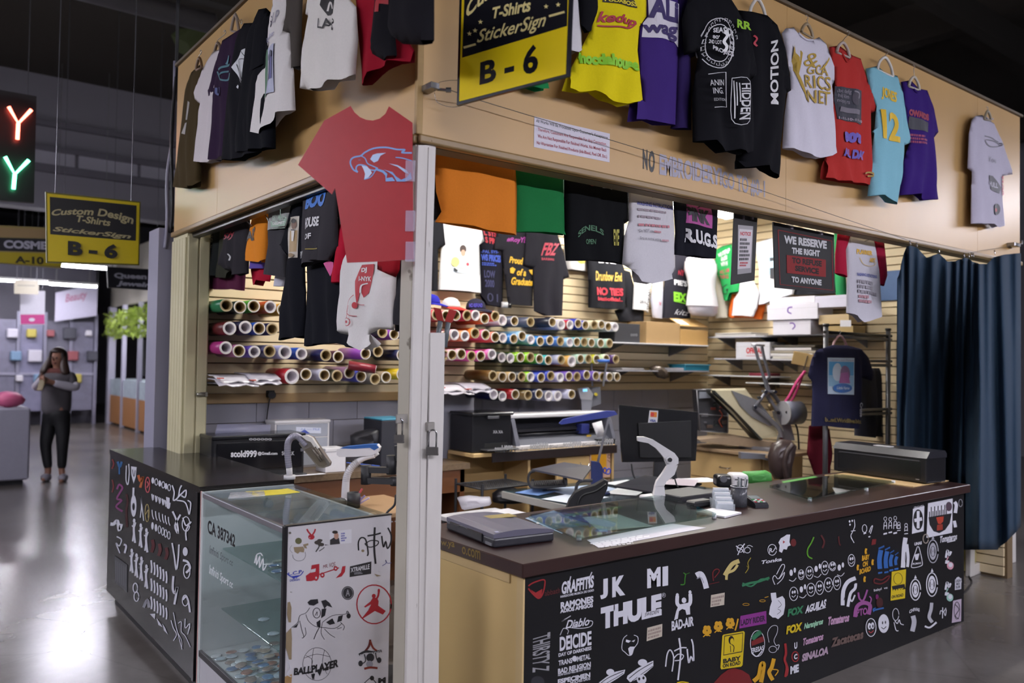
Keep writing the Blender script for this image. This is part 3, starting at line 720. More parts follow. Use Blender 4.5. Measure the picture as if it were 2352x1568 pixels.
RG('t_shirt','purple shirt with red block lettering right of the blue jersey',E3,[(1330,492),(1390,480),(1440,532),(1490,542),(1530,650),(1557,792),(1525,832),(1540,1000),(1552,1197),(1450,1202),(1420,1167),(1320,1172),(1350,950),(1385,850),(1350,600)],'y',-.055,'36216a',[('8c2240','t','OWARDS',((1368,655),(1475,690),(1475,732),(1368,695)),.08),('2b2c38','p',[(1370,700),(1470,740),(1468,800),(1370,775)]),('8c2a5a','lines',((1380,800),(1472,825),(1472,880),(1380,860)),3)],seed=23,creases=[[(1525,832),(1490,560)]],collar=[(1378,510),(1405,560),(1435,535)])
RG('t_shirt','white shirt alone at the far right end of the header',E3,[(1780,695),(1820,690),(1850,715),(1890,740),(1940,850),(2002,1046),(1935,1056),(1937,1200),(1947,1352),(1890,1367),(1870,1347),(1750,1342),(1757,1030),(1730,1010),(1740,800),(1755,720)],'y',-.055,'b5b1c2',[('6a6874','s',[(1810,820),(1850,830),(1880,850),(1925,870),(1880,885),(1840,880),(1815,845),(1860,850),(1905,872)],7),('8a8894','t','.You',((1830,940),(1875,950),(1875,985),(1830,972)),.0),('2f2e3a','p',[(1832,1055),(1855,1060),(1875,1090),(1905,1130),(1890,1165),(1840,1140)]),('b5b1c2','t','HULL',((1830,1090),(1880,1105),(1880,1135),(1830,1120)),.03),('a82838','t','WAR',((1932,1055),(1932,1185),(1912,1180),(1912,1050)),.04),('2f2e3a','p',ell(1876,1260,16,34,14)),('a83040','e',1870,1265,6,12)],seed=24,fold=.006,creases=[[(1757,1030),(1790,760)],[(1935,1056),(1900,800)]],collar=[(1840,705),(1856,722),(1872,715)])
for hk,a,b,c,l in[((1745-1560+290,-20),(428,60),(512,78),'c6c2bc','white hanger in the neck of the MOTION shirt'),((766,92),(738,180),(800,215),'8d7c62','tan hanger above the white shirt with gold lettering'),((1014,185),(950,300),(1020,330),'a89a92','pale hanger in the neck of the red shirt'),((1248,298),(1195,400),(1280,440),'c6c2bc','white hanger in the neck of the pale blue jersey'),((1408,390),(1382,505),(1440,528),'b5ada0','cream hanger in the neck of the purple lettered shirt'),((1850,640),(1835,708),(1870,712),'8d8474','wire hanger above the lone white shirt')]:
    hanger(E3,hk,a,b,'y',-.075,c,l)
obj_t=poly(new(),E3.l([(1157,870),(1192,908),(1160,948),(1150,910)]),FY(-.062))
tag(obj('swing_tag',obj_t,M('d8d5cf',.5,name='card')),'small white card tag stuck out beside the pale blue jersey','tag')
# ================================================================== SHIRTS INSIDE
F=Crop(400,430,2.959);G9=Crop(930,380,2.7036);H4=Crop(1400,430,2.959);J=Crop(1400,560,4.3556);K7=Crop(1700,480,4.3556)
def IL(*a,**k):return garment(*a,group='shirts hung inside the left opening',**k)
def IF(*a,**k):return garment(*a,group='shirts hung along the front opening',**k)
def IB(*a,**k):return garment(*a,group='shirts hung on the slatwall',**k)
IL('t_shirt','pale lavender shirt at the far end of the left opening',F,[(172,290),(238,270),(226,420),(206,626),(170,632)],'x',.16,'b9b0d4',seed=1,fold=.02)
IL('t_shirt','maroon shirt showing below dark ones in the left opening',F,[(232,270),(480,200),(485,580),(475,703),(400,690),(330,694),(205,692),(225,450)],'x',.22,'4c1f36',seed=2)
IL('t_shirt','black shirt with small white lettering in the left opening',F,[(240,275),(325,245),(330,400),(325,602),(244,602),(240,400)],'x',.185,'1d2020',[('a8aaa4','t','F.\nzdb\nb-c',((250,315),(290,305),(285,415),(250,420)),.02)],seed=3)
IL('t_shirt','dark olive-grey shirt in the left opening',F,[(318,245),(395,215),(400,560),(372,617),(290,612),(312,400)],'x',.165,'2d2e25',seed=4)
IL('t_shirt','charcoal shirt with dark red lettering in the left opening',F,[(350,230),(520,165),(512,400),(508,582),(430,602),(398,577),(305,542),(332,400)],'x',.14,'2a282c',[('8a2230','t','Sly',((360,325),(442,290),(440,350),(360,370)),.02,.3),('b8b8b8','s',[(402,455),(410,475),(406,500)],5)],seed=5)
IL('t_shirt','orange shirt with black lettering in the left opening',F,[(535,165),(642,132),(640,300),(636,482),(612,512),(530,502),(485,492),(518,300)],'x',.14,'d8842a',[('201a16','t',"AE'",((520,305),(585,270),(590,362),(520,370)),.04)],seed=6,parts=[])
IL('t_shirt','violet shirt hem under the orange shirt',F,[(540,300),(630,300),(622,502),(612,552),(525,557),(527,480)],'x',.17,'5a4a94',seed=7)
IL('t_shirt','red shirt hem lowest under the orange shirt',F,[(545,320),(640,320),(668,562),(652,642),(602,632),(587,670),(545,662),(533,545)],'x',.20,'a01a30',seed=8)
IL('t_shirt','dark grey shirt with a light grey printed flap',F,[(645,130),(700,105),(832,92),(815,200),(800,285),(775,470),(757,612),(700,600),(618,592),(637,400)],'x',.13,'3a393d',[],seed=9,parts=[('flap',[(645,128),(740,95),(832,92),(792,280),(700,290),(640,300)],'9a9a98')])
draw([o for o in COL.objects if o.get('label')=='dark grey shirt with a light grey printed flap'][0],Surf(FX(.06),(-1,0,0)),F,[('3c6a48','t','661 Midical',((668,190),(765,180),(762,222),(668,230)),.02),('3c6a48','p',[(655,225),(680,240),(695,225),(720,240),(745,222),(770,205),(755,262),(660,272)]),('b4b4b0','t','DEEPEST',((670,240),(755,230),(752,250),(670,258)),.04),('3c6a48','z',[(724,145),(724,230)],4),('3c6a48','t','in good hands',((655,275),(755,268),(755,282),(655,288)),.02)])
IL('t_shirt','white shirt corner showing behind the dark grey shirt',F,[(700,450),(790,450),(775,580),(752,672),(690,674),(690,600)],'x',.19,'b9b9c4',seed=10)
IL('t_shirt','long black shirt with a narrow portrait print',F,[(800,100),(885,70),(890,540),(905,1005),(860,1027),(800,1020),(720,1041),(740,800),(772,470),(714,392),(745,345)],'x',.105,'15161c',[('bdb6a8','p',[(800,208),(872,198),(865,480),(797,486)]),('a98e62','p',[(815,300),(866,295),(862,440),(812,445)]),('6d4d38','e',846,255,17,34),('1d1714','e',844,232,17,16),('d8d4cc','p',[(836,300),(856,298),(852,370),(842,370)]),('1d1714','p',[(832,290),(858,292),(858,298),(832,297)]),('8a7350','e',840,465,16,14)],seed=11,creases=[[(772,472),(800,150)]])
IL('t_shirt','charcoal shirt lettered HOUSE OF with blue letters above',F,[(875,65),(1110,-12),(1115,400),(1062,497),(1000,502),(935,517),(869,547),(872,300)],'x',.07,'38363a',[('2b6cc0','t','BOO',((915,50),(1055,10),(1055,130),(915,155)),.06),('d6d6d8','t','HOUSE',((925,215),(1022,200),(1020,265),(925,290)),.04),('d6d6d8','t','OF',((940,325),(985,315),(985,355),(940,365)),.03),('d6d6d8','t','P/\\YL/\\Y',((890,440),(915,435),(912,480),(888,490)),.02),('8a7a20','z',[(957,426),(1028,420)],7)],seed=12,parts=[('pocket',[(935,330),(1090,315),(1088,420),(1060,490),(900,505),(905,420)],'333135')])
IL('t_shirt','black shirt with white letters A K behind the charcoal shirt',F,[(1090,0),(1150,0),(1160,300),(1140,470),(1060,505),(1070,300)],'x',.12,'1a1a1e',[('d0d0d4','t','V',((1100,210),(1135,205),(1132,300),(1100,305)),.05),('d0d0d4','t','AK',((1060,410),(1130,340),(1120,430),(1060,475)),.04)],seed=13)
IL('t_shirt','long black shirt hanging lowest in the left opening',F,[(900,450),(1115,420),(1150,700),(1180,900),(1275,1100),(1220,1085),(1130,1057),(1000,1065),(903,1082),(905,700)],'x',.12,'17181e',seed=14,fold=.02)
IL('t_shirt','bright red shirt sliver left of the white DJ shirt',F,[(1110,250),(1170,250),(1175,450),(1136,642),(1073,652),(1090,560)],'x',.09,'b01f36',[('d85a9a','p',[(1056,520),(1075,500),(1090,510),(1088,560),(1074,606)])],seed=15)
IL('t_shirt','white shirt with red DJ NYK print and turntable',F,[(1140,420),(1400,420),(1388,560),(1512,602),(1497,972),(1400,962),(1330,997),(1387,1062),(1370,1082),(1290,1107),(1210,1052),(1200,1007),(1104,987),(1130,700)],'x',.10,'d8d5d3',[('b01f2c','p',[(1310,530),(1372,522),(1362,645),(1350,720),(1322,752),(1312,720),(1310,680),(1296,775),(1288,790),(1273,640)]),('d8d5d3','t','DJ',((1310,552),(1338,545),(1336,585),(1310,588)),.05),('d8d5d3','t','I-NYK',((1300,608),(1360,608),(1360,640),(1300,640)),.03),('d8d5d3','s',[(1345,655),(1315,670),(1310,720)],8),('b01f2c','e',1283,805,14,22),('b01f2c','s',[(1280,735),(1245,770),(1230,830),(1250,870),(1292,878)],4),('b01f2c','z',[(1246,805),(1238,890)],4),('b01f2c','r',1240,917,22,26,4),('b01f2c','e',1240,917,8,10),('b01f2c','s',[(1298,780),(1310,800),(1340,802)],4)],seed=16,fold=.026,freq=30,creases=[[(1388,560),(1400,440)]])
IL('t_shirt','dark red shirt sleeve right of the white DJ shirt',F,[(1383,470),(1540,470),(1532,562),(1507,612),(1450,590),(1380,557)],'x',.06,'8e1a24',seed=17)
IL('t_shirt','dark grey shirt beside the corner post',F,[(1515,470),(1640,470),(1625,700),(1602,942),(1500,927),(1512,650)],'x',.12,'2b2a2e',seed=18)
IL('t_shirt','black shirt hem low beside the corner post',F,[(1500,470),(1625,470),(1600,960),(1560,985),(1500,970)],'x',.2,'141418',seed=19)
# along the front opening
IF('t_shirt','plain orange shirt just right of the corner post',D,[(120,880),(400,930),(610,975),(620,1140),(617,1412),(450,1387),(330,1362),(128,1332),(167,1270),(135,1150)],'y',.16,'cf7a2a',seed=20,fold=.018,freq=24)
IF('t_shirt','plain green shirt beside the orange one',D,[(590,970),(750,1005),(905,1040),(912,1390),(902,1412),(760,1395),(610,1392)],'y',.19,'1f6a3a',seed=21,fold=.012,freq=24)
IF('t_shirt','black sleeve between the corner post and orange shirt',D,[(95,850),(150,870),(175,1270),(135,1320),(100,1320)],'y',.21,'17171a',seed=22)
IF('t_shirt','black shirt with green arched lettering under the header',G9,[(990,50),(1230,95),(1395,135),(1393,342),(1362,362),(1364,617),(1290,602),(1150,590),(998,592),(985,420)],'y',.18,'131416',[('2a5c3c','t','SENELS',((1045,420),(1200,410),(1200,445),(1045,455)),.03,0,1.2),('2a5c3c','t','OPEN',((1098,460),(1160,460),(1160,492),(1098,492)),.03),('9a9234','t','EYE',((1270,400),(1308,400),(1308,500),(1270,500)),.04),('8a1a28','e',1148,110,24,22),('c0c0c6','p',[(1225,115),(1268,125),(1268,155),(1225,140)])],seed=23,creases=[[(1220,115),(1230,590)]])
IF('t_shirt','white tank top printed with washing instructions beside the PINK shirt',H4,[(130,0),(430,65),(440,260),(447,557),(415,602),(420,622),(370,632),(260,657),(180,642),(150,560),(85,522),(100,330),(130,230)],'y',.15,'c4c2c8',[('26348a','t','WASHING INSTRUCTIONS:',((168,95),(418,130),(418,160),(168,122)),.02)]+[('8c7f88','lines',((172,140+47*k),(400-12*(k%2),170+46*k),(400-12*(k%2),192+46*k),(172,165+47*k)),1)for k in range(2)]+[('b06a74','lines',((172,245),(405,262),(405,288),(172,270)),1),('55525c','t','Do NOT use',((172,288),(262,292),(262,312),(172,310)),.0),('b06a74','lines',((268,295),(330,300),(330,320),(268,315)),1),('55525c','t','Dry at normal setting',((172,340),(315,350),(315,374),(172,362)),.0),('b0808a','lines',((320,355),(372,360),(372,380),(320,376)),1)],cat='tank top',seed=24,fold=.012)
IF('t_shirt','black shirt lettered PINK above R.U.G.S.',H4,[(430,70),(738,138),(730,320),(716,484),(640,482),(540,467),(438,457),(445,300)],'y',.14,'1a1b22',[('a03a86','p',[(498,112),(676,150),(668,285),(498,240)]),('1a1b22','t','PINK',((500,130),(660,165),(655,265),(500,225)),.06),('d2d2d6','t','R.U.G.S.',((500,275),(712,335),(712,428),(500,372)),.05)],seed=25,creases=[[(500,90),(510,460)]])
g,_=IF('raglan_shirt','white raglan shirt with red sleeves and washing instructions',H4,[(1630,320),(1800,355),(1832,560),(1842,872),(1770,900),(1700,918),(1660,872),(1608,852),(1612,600),(1600,430)],'y',.14,'bdbbc4',[('c99c22','t','PLANNER',((1658,420),(1765,435),(1765,465),(1658,455)),.05),('c99c22','t','ART',((1745,480),(1782,485),(1782,515),(1745,510)),.05),('c9a84a','s',[(1672,480),(1690,520),(1720,535),(1770,535),(1785,510)],3),('34449a','t','WASHING INSTRUCTIONS:',((1655,580),(1788,600),(1788,620),(1655,602)),.02),('8c8790','lines',((1658,620),(1788,645),(1788,750),(1658,720)),3),('a87a84','lines',((1662,725),(1745,735),(1745,800),(1662,785)),2)],cat='shirt',parts=[('sleeve',[(1550,310),(1640,325),(1606,430),(1612,612),(1575,600),(1530,582),(1532,450)],'9a1f38'),('sleeve',[(1798,355),(1868,380),(1888,600),(1862,672),(1824,652),(1832,560)],'8c1a34')],seed=26,fold=.014)
# on the back wall
YB=3.03
IB('t_shirt','black shirt at the pier edge beside the corner post',G9,[(160,300),(235,330),(252,492),(207,522),(205,780),(165,780)],'y',2.82,'1c1c20',seed=27)
IB('t_shirt','white shirt with a framed boy portrait print',G9,[(230,330),(470,350),(492,470),(462,492),(472,792),(340,778),(205,770),(225,520),(228,420)],'y',2.84,'d6d6d8',[('b9c6d0','p',[(285,480),(400,490),(392,675),(285,665)]),('d4d6d8','p',[(290,490),(394,498),(388,655),(290,648)]),('3c2c28','e',347,522,21,26),('c49a84','e',347,545,14,20),('e0ded8','p',[(315,575),(375,578),(385,640),(305,635)]),('d8d878','e',298,600,24,30),('c04a5a','e',374,615,9,10),('22262a','p',[(288,635),(310,652),(305,662),(287,655)])],seed=28,fold=.006)
IB('t_shirt','black shirt with blue PRICES lettering',G9,[(470,360),(600,400),(612,620),(605,882),(500,862),(465,800),(455,500)],'y',2.98,'1f1e26',[('b02434','t','L SYS\nS PRI',((480,395),(560,410),(560,495),(490,480)),.05),('2b48a8','t','-PAL SYS-',((465,525),(570,530),(570,548),(465,545)),.03),('2b48a8','t','WS PRICES',((465,550),(585,560),(585,605),(465,590)),.06),('2b48a8','lines',((470,600),(580,608),(580,630),(470,622)),2),('2a2c58','t','LOW\n2000',((480,650),(545,655),(545,760),(480,755)),.03),('26284a','t','01',((495,790),(560,800),(560,850),(495,845)),.0)],seed=29,fold=.006)
IB('t_shirt','black shirt reading Proud of a Graduate in gold',G9,[(575,400),(770,400),(800,600),(792,872),(700,866),(640,862),(612,640),(606,530),(545,522)],'y',2.95,'26252a',[('a83a9a','t','#RoyYE',((622,450),(752,445),(748,495),(622,478)),.02,.2),('d6a81e','t','Proud',((637,565),(722,575),(722,620),(637,605)),.04,.3),('d6a81e','t','of a',((680,640),(738,645),(738,690),(680,685)),.04,.3),('d6a81e','t','Graduate',((648,692),(782,705),(782,750),(648,742)),.04,.3),('d6a81e','p',[(640,640),(655,632),(672,645),(660,672),(642,668)]),('d6a81e','p',[(755,650),(780,648),(780,682),(765,670)])],seed=30,fold=.006)
IB('t_shirt','black shirt with red slanted script near the slatwall gap',G9,[(755,400),(940,400),(990,560),(1022,692),(985,707),(977,932),(870,932),(800,902),(792,640),(733,622)],'y',2.92,'26252b',[('b03248','t','FBZ',((842,480),(960,485),(935,560),(835,560)),.03,.4),('a83044','t','BARBERS',((838,572),(915,580),(915,592),(838,588)),.02)],seed=31,creases=[[(792,640),(800,460)],[(985,707),(950,480)]])
IB('t_shirt','white shirt hem with a yellow print behind the arched-lettered shirt',G9,[(985,500),(1140,500),(1137,610),(1122,657),(1060,650),(998,642)],'y',3.05,'c9c6c4',[('c9b84a','e',1085,590,26,22)],seed=32)
IB('t_shirt','black shirt lettered NO TIES in red',G9,[(1125,560),(1340,560),(1372,680),(1368,892),(1300,892),(1138,882),(1140,720)],'y',3.0,'1d1d21',[('d4d4d6','t','LANE',((1195,570),(1300,580),(1300,612),(1195,605)),.05),('c8a84a','t','Drunbow End',((1172,655),(1335,668),(1335,722),(1172,715)),.02,.2),('b82a3a','t','NO TIES',((1175,755),(1335,765),(1335,812),(1175,805)),.05),('b82a3a','t','bizziiofficial..',((1178,815),(1332,822),(1332,846),(1178,838)),.03)],seed=33)
IB('t_shirt','black shirt beside the white SWAGG cloth',G9,[(1340,640),(1400,660),(1425,760),(1420,890),(1484,900),(1482,970),(1400,966),(1330,967),(1300,900),(1372,880)],'y',3.03,'1b1b1f',seed=34)
IB('printed_cloth','white cloth lettered SWAGG down its edge',J,[(250,330),(420,380),(400,560),(386,692),(340,662),(229,652),(240,480)],'y',2.99,'d4d4d6',[('26242a','t','SWAGG',((410,450),(385,660),(345,655),(370,445)),.01),('3a383e','t','DEVIL',((280,560),(350,575),(350,600),(280,595)),.02),('9a8a8c','t',"'AS IN",((282,480),(345,490),(345,500),(282,500)),.01)],cat='cloth',seed=35,fold=.005)
IB('bagged_shirt','pale grey shirt in clear bag with a red V',J,[(430,380),(535,350),(547,560),(527,747),(480,742),(430,737),(408,560)],'y',2.98,'a8a8b4',[('d0d0d8','t','Linor',((440,440),(525,445),(525,490),(440,480)),.0,.3),('b03a48','t','V',((465,580),(498,585),(498,620),(465,615)),.02)],cat='shirt',seed=36)
IB('t_shirt','black shirt with green EIX lettering',J,[(550,340),(640,80),(800,80),(800,480),(810,742),(700,745),(528,742)],'y',2.96,'201f26',[('a8283a','t','NY',((665,265),(735,262),(732,325),(665,310)),.03,.2),('d4d4d8','t',"PIE'S",((625,355),(758,375),(755,430),(625,410)),.04),('74b82a','t','EIX',((618,480),(748,500),(745,585),(618,570)),.06),('74b82a','z',[(618,572),(740,600)],7),('b4b4bc','t','kitz',((620,650),(770,670),(770,722),(620,705)),-.005,.5)],seed=37,fold=.006)
XS=5.54
IB('t_shirt','green shirt with white lettering on the side wall',J,[(1060,60),(1130,20),(1225,0),(1240,300),(1322,402),(1312,472),(1220,492),(1192,572),(1144,562),(1110,370),(1050,250)],'x',5.44,'2a8a4c',[('d8d8dc','t',"WE STEPUP\nGALERI\nWITH N",((1095,100),(1212,40),(1212,215),(1115,230)),.04),('a83048','t','WILL I AM\nTHEM ALL',((1112,270),(1215,240),(1212,345),(1118,350)),.02),('14181a','s',[(1195,405),(1150,440),(1140,490),(1190,500),(1200,450),(1185,470)],8)],seed=38)
IB('t_shirt','cream shirt behind the green one on the side wall',J,[(1000,230),(1110,270),(1150,480),(1190,560),(1180,735),(1060,745),(1030,560)],'x',5.52,'c9c4b8',seed=39,fold=.008)
IB('t_shirt','white shirt over an orange one on the side wall',J,[(1310,360),(1450,380),(1505,500),(1480,640),(1442,727),(1340,716),(1220,717),(1240,560),(1290,480)],'x',5.42,'d2d2d8',seed=40,fold=.02)
IB('t_shirt','orange shirt hem under two white shirts on the side wall',J,[(1210,500),(1500,520),(1575,560),(1562,612),(1530,755),(1500,755),(1450,742),(1330,735),(1215,742),(1184,722)],'x',5.50,'d8662a',seed=41)
IB('t_shirt','white long-sleeved shirt behind the refuse-service sign',H4,[(985,380),(1115,340),(1260,360),(1262,690),(1252,724),(1150,760),(1060,792),(1012,800),(1015,560)],'x',5.44,'d4d4da',[('a8c8dc','p',[(1085,460),(1130,455),(1130,600),(1085,595)]),('262830','p',[(1098,480),(1130,478),(1130,500),(1100,505)]),('262830','p',[(1100,550),(1130,548),(1130,625),(1102,620)])],seed=42,fold=.012)
IB('t_shirt','black shirt low behind the refuse-service sign',K7,[(500,640),(960,640),(965,840),(830,850),(540,860)],'x',5.48,'202126',seed=43,puff=.02)
IB('plastic_bag','shiny green plastic bag right of the refuse-service sign',K7,[(940,240),(1000,250),(1060,690),(1070,860),(960,870),(945,700)],'x',5.36,'2a7a4a',cat='bag',seed=44,fold=.02)
# ================================================================== SIGNS
C0=Crop(0,0,1)
def plate(name,label,cat,C,pts,fn,n,th,col,rough=.3,group=None,coat=0):
    P=[fn(*q)for q in C.l(pts)];o=obj(name,prism(new(),P,-V(n)*th),M(col,rough,coat=coat,name=name+'_face'))
    tag(o,label,cat,group);return o
NY=(0,-1,0);NX=(-1,0,0)
# hanging B-6 sign: hangs out from the header, turned towards the aisle crossing
SO=ony(1050,240,-.16);SE=V((.11,-.51,0)).normalized()
sn=V((SE.y,-SE.x,0));sfn=FP(SO,sn)
YEL='dcc21a'
sg=plate('hanging_sign','yellow and black hanging sign reading B-6 in front of the header','sign',C0,[(1060,-190),(1322,-262),(1306,174),(1049,242)],sfn,sn,.012,'17171d',.2)
DS=Surf(sfn,sn)
star=lambda x,y,r:[(x+(r if k%2==0 else r*.42)*math.sin(k*math.pi/5),y-(r if k%2==0 else r*.42)*math.cos(k*math.pi/5))for k in range(10)]
draw(sg,DS,C0,[(YEL,'p',[(1066,-180),(1316,-250),(1300,170),(1055,233)]),('16161c','p',[(1073,-165),(1310,-236),(1303,60),(1062,133)]),
    ('17171c','t','B - 6',((1104,142),(1238,98),(1236,166),(1102,196)),.035),('d8c98a','t','StickerSign',((1097,70),(1256,28),(1253,70),(1096,108)),.012,.35),('d8c98a','t','T-Shirts',((1132,18),(1220,-4),(1220,26),(1132,44)),.03,.2),('d8c98a','t','Custom Design',((1072,8),(1300,-60),(1300,-30),(1072,55)),.03,.2,.9),
    ('d8c98a','z',[(1066,110),(1094,102)],5),('d8c98a','z',[(1262,38),(1298,28)],5)]+[('d8c98a','p',star(x,y,6))for x,y in((1105,51),(1080,78),(1093,71),(1256,16),(1284,12))],rough=.15)
clampm=M('9a9a9c',.25,.9,name='zinc_clamp')
cl=thing('wire_clamp','zinc turnbuckle clamp with loose wire beside the hanging sign','clamp',ony(1000,200,-.02))
a,b=ony(982,197,-.05),ony(1005,205,-.06)
obj('bracket',B(a.x,b.x,-.075,-.002,a.z-.012,a.z+.012,bev=.002),clampm,cl)
obj('bolt',cyl(new(),b,ony(1026,207,-.10),.006,seg=8),clampm,cl);obj('nut',cyl(new(),ony(1024,207,-.10),ony(1036,207,-.11),.010,seg=6),clampm,cl)
obj('loose_wire',tube(new(),bez([ony(1000,205,-.04),ony(1008,190,-.05),ony(1030,185,-.07),ony(1052,184,-.1)],5),.0012,5),clampm,cl)
obj('loose_wire',tube(new(),bez([ony(998,212,-.04),ony(1005,235,-.04),ony(1040,246,-.05),ony(1075,238,-.08)],5),.0012,5),clampm,cl)
# taut cable along the header down to the curtain
cw=[ony(1034,207,-.10),ony(1100,230,-.06),ony(1480,345,-.06),ony(1800,455,-.06),ony(2090,553,-.06),ony(2218,581,-.06),ony(2322,565,-.05)]
tag(obj('steel_cable',tube(new(),cw,.0016,5),M('55524c',.4,.7,name='cable')),'thin steel cable strung along the front header to the curtain','cable')
# red shirt-shaped board with an eagle head
RS=ony(946,440,-.03);rd=V((-.42,.36,0)).normalized()# runs back along the left opening
rn=V((rd.y,-rd.x,0));rn=rn if rn.dot(CAM-RS)>0 else-rn
rfn=FP(RS,rn);A2=Crop(380,0,2.529)
rb=plate('shirt_shaped_board','red plastic board cut as a t-shirt with a blue eagle head','sign',A2,[(770,957),(922,700),(1075,615),(1098,652),(1130,680),(1165,695),(1205,700),(1245,688),(1278,660),(1298,617),(1434,712),(1440,1505),(1230,1518),(1055,1525),(985,1092),(965,1127)],rfn,rn,.006,'a32a30',.4)
EB='7ea4d8'
draw(rb,Surf(rfn,rn),A2,[(EB,'s',[(1118,1000),(1092,985),(1075,950),(1080,925),(1100,912),(1135,905),(1160,885),(1210,862),(1280,856),(1345,868),(1392,870),(1372,886),(1432,888)],9),(EB,'s',[(1118,1000),(1108,985),(1112,966),(1130,957),(1165,965),(1185,985),(1225,990)],8),('c4d4ec','p',[(1140,962),(1172,968),(1190,985),(1200,1005),(1180,1030),(1155,1042),(1160,1010),(1152,985)]),(EB,'s',[(1225,978),(1212,1005),(1190,1030),(1155,1042)],6),(EB,'s',[(1135,905),(1160,920),(1175,950),(1205,965),(1235,978)],6),('b4c8e8','p',[(1190,925),(1205,900),(1230,892),(1282,888),(1250,905),(1235,935),(1212,945)]),(EB,'p',[(1225,978),(1268,990),(1290,1010),(1285,1035),(1318,1030),(1335,1052),(1280,1055),(1278,1020),(1262,1003),(1225,990)]),(EB,'p',[(1268,985),(1320,1000),(1340,1025),(1370,1045),(1405,1030),(1425,1000),(1432,1040),(1395,1055),(1345,1055),(1325,1020),(1300,1002)]),('b4c8e8','p',[(1298,950),(1350,960),(1400,988),(1415,1010),(1395,1005),(1350,970)]),(EB,'s',[(1338,915),(1380,920),(1432,935)],6),('8e5a78','e',1128,930,8,4)],rough=.35)
for y0,y1 in((935,1055),(1225,1345),(1405,1520)):
    P=[rfn(*A2.p(q))+rn*.006 for q in((1398,y0),(1455,y0),(1450,y1),(1395,y1))]
    o=obj('clear_clip',prism(new(),P,rn*.004),film('clear_plastic','cfc4dc',.28),rb)
# notices
n1=plate('notice','white sticker notice about finished work, stuck on the front header','notice',D,[(725,698),(1178,802),(1176,974),(722,882)],FY(-.0015),NY,.001,'c4bfcc',.35)
draw(n1,Surf(FY(-.0015),NY),D,[('3a3c44','t',"All Works Will Be Processed Upon Customer's Acceptance.",((735,712),(1168,818),(1168,842),(735,738)),.02),('9a2c38','t','Therefore, Customers Are Responsible For Any Correction.',((744,765),(1158,855),(1158,880),(744,790)),.012),('9a2c38','t','We Are Not Responsible For Finished Works. No Money Back',((744,805),(1158,892),(1158,917),(744,832)),.012),('9a2c38','t','No Warrantee For Finished Products (Ink-Bleed, Peel Off, Etc.)',((738,845),(1160,930),(1160,955),(738,870)),.012)],base=.0004,step=.0003)
draw(hf,Surf(FY(-.0006),NY),D,[('1a1917','t','N',((1375,892),(1404,900),(1404,1022),(1376,1012)),.05),('1a1917','t','O',((1412,900),(1448,908),(1446,1040),(1410,1030)),.05),('9c98a8','t','EMBROIDERY!',((1475,920),(1850,1010),(1850,1115),(1475,1048)),.05)],base=.0004)
draw(hf,Surf(FY(-.0006),NY),E3,[('8c8896','t','GO TO #0-1',((255,1025),(515,1085),(515,1195),(258,1135)),.03)],base=.0004)
pl=plate('price_board','dark board with a laminated price list left of the refuse-service sign','sign',H4,[(848,172),(1006,198),(986,632),(828,662)],FY(.10),NY,.006,'1d1c1d',.7)
draw(pl,Surf(FY(.10),NY),H4,[('8f8c90','p',[(872,255),(975,265),(962,580),(868,592)]),('bdb6bc','p',[(880,282),(970,290),(955,548),(868,556)]),('a83a40','t','NOTICE',((888,300),(960,305),(958,330),(886,328)),.05),('2c2a2e','lines',((885,342),(958,345),(950,500),(878,502)),6),('a83a40','lines',((886,505),(945,505),(942,540),(880,540)),2)],rough=.25)
for qx in(905,965):obj('clip',B(*(lambda p:(p.x-.006,p.x+.006,.09,.115,p.z-.02,p.z+.02))(ony(*H4.p((qx,195)),.1))),film('clear_plastic','cfc4dc',.28),pl)
rs=plate('refuse_sign','black hanging sign reading WE RESERVE THE RIGHT TO REFUSE SERVICE','sign',H4,[(1113,235),(1526,322),(1532,722),(1128,682)],FY(.10),NY,.008,'131315',.75)
RD='7a1a1c'
draw(rs,Surf(FY(.10),NY),H4,[(RD,'z',[(1145,290),(1510,365),(1518,700),(1158,660),(1145,290)],5),('bcbcc0','t','WE RESERVE',((1185,325),(1475,365),(1475,420),(1185,380)),.05),('bcbcc0','t','THE RIGHT',((1238,408),(1428,430),(1428,472),(1238,450)),.05),(RD,'p',[(1202,460),(1468,492),(1468,610),(1204,582)]),('151517','t','TO REFUSE',((1238,475),(1440,500),(1440,540),(1238,515)),.05),('151517','t','SERVICE',((1258,530),(1420,552),(1420,592),(1258,568)),.05),('bcbcc0','t','TO ANYONE',((1235,605),(1438,628),(1438,668),(1235,645)),.05)],rough=.85)
for qx in(1228,1430):obj('clip',B(*(lambda p:(p.x-.012,p.x+.012,.085,.12,p.z-.02,p.z+.03))(ony(*H4.p((qx,262+(qx-1228)*.2)),.1)),bev=.002),film('clear_plastic','cfc4dc',.28),rs)
# ================================================================== VINYL ROLLS
RL=.38
def roll_meshes():
    a=new();pipe(a,(0,0,0),(0,RL,0),.0425,.034,20);ma=bpy.data.meshes.new('vinyl');a.to_mesh(ma);a.free()
    b=new();pipe(b,(0,-.004,0),(0,RL,0),.0345,.0295,20);mb=bpy.data.meshes.new('core');b.to_mesh(mb);b.free()
    c=new();pipe(c,(0,-.0025,0),(0,.006,0),.0423,.0340,20);mc=bpy.data.meshes.new('liner_edge');c.to_mesh(mc);c.free()
    for q in(ma,mb,mc):q.materials.append(M('808080'))
    return ma,mb,mc
MA,MBc,MC=roll_meshes()
def setm(o,mt):o.material_slots[0].link='OBJECT';o.material_slots[0].material=mt
CARD=M('8a744c',.8,var=.1,name='cardboard_core');WCORE=M('cfc9d0',.6,name='white_core')
EDGE={'w':M('d6d2cf',.5,name='liner_white'),'t':M('b8a98c',.6,name='liner_tan')}
NAMES={}
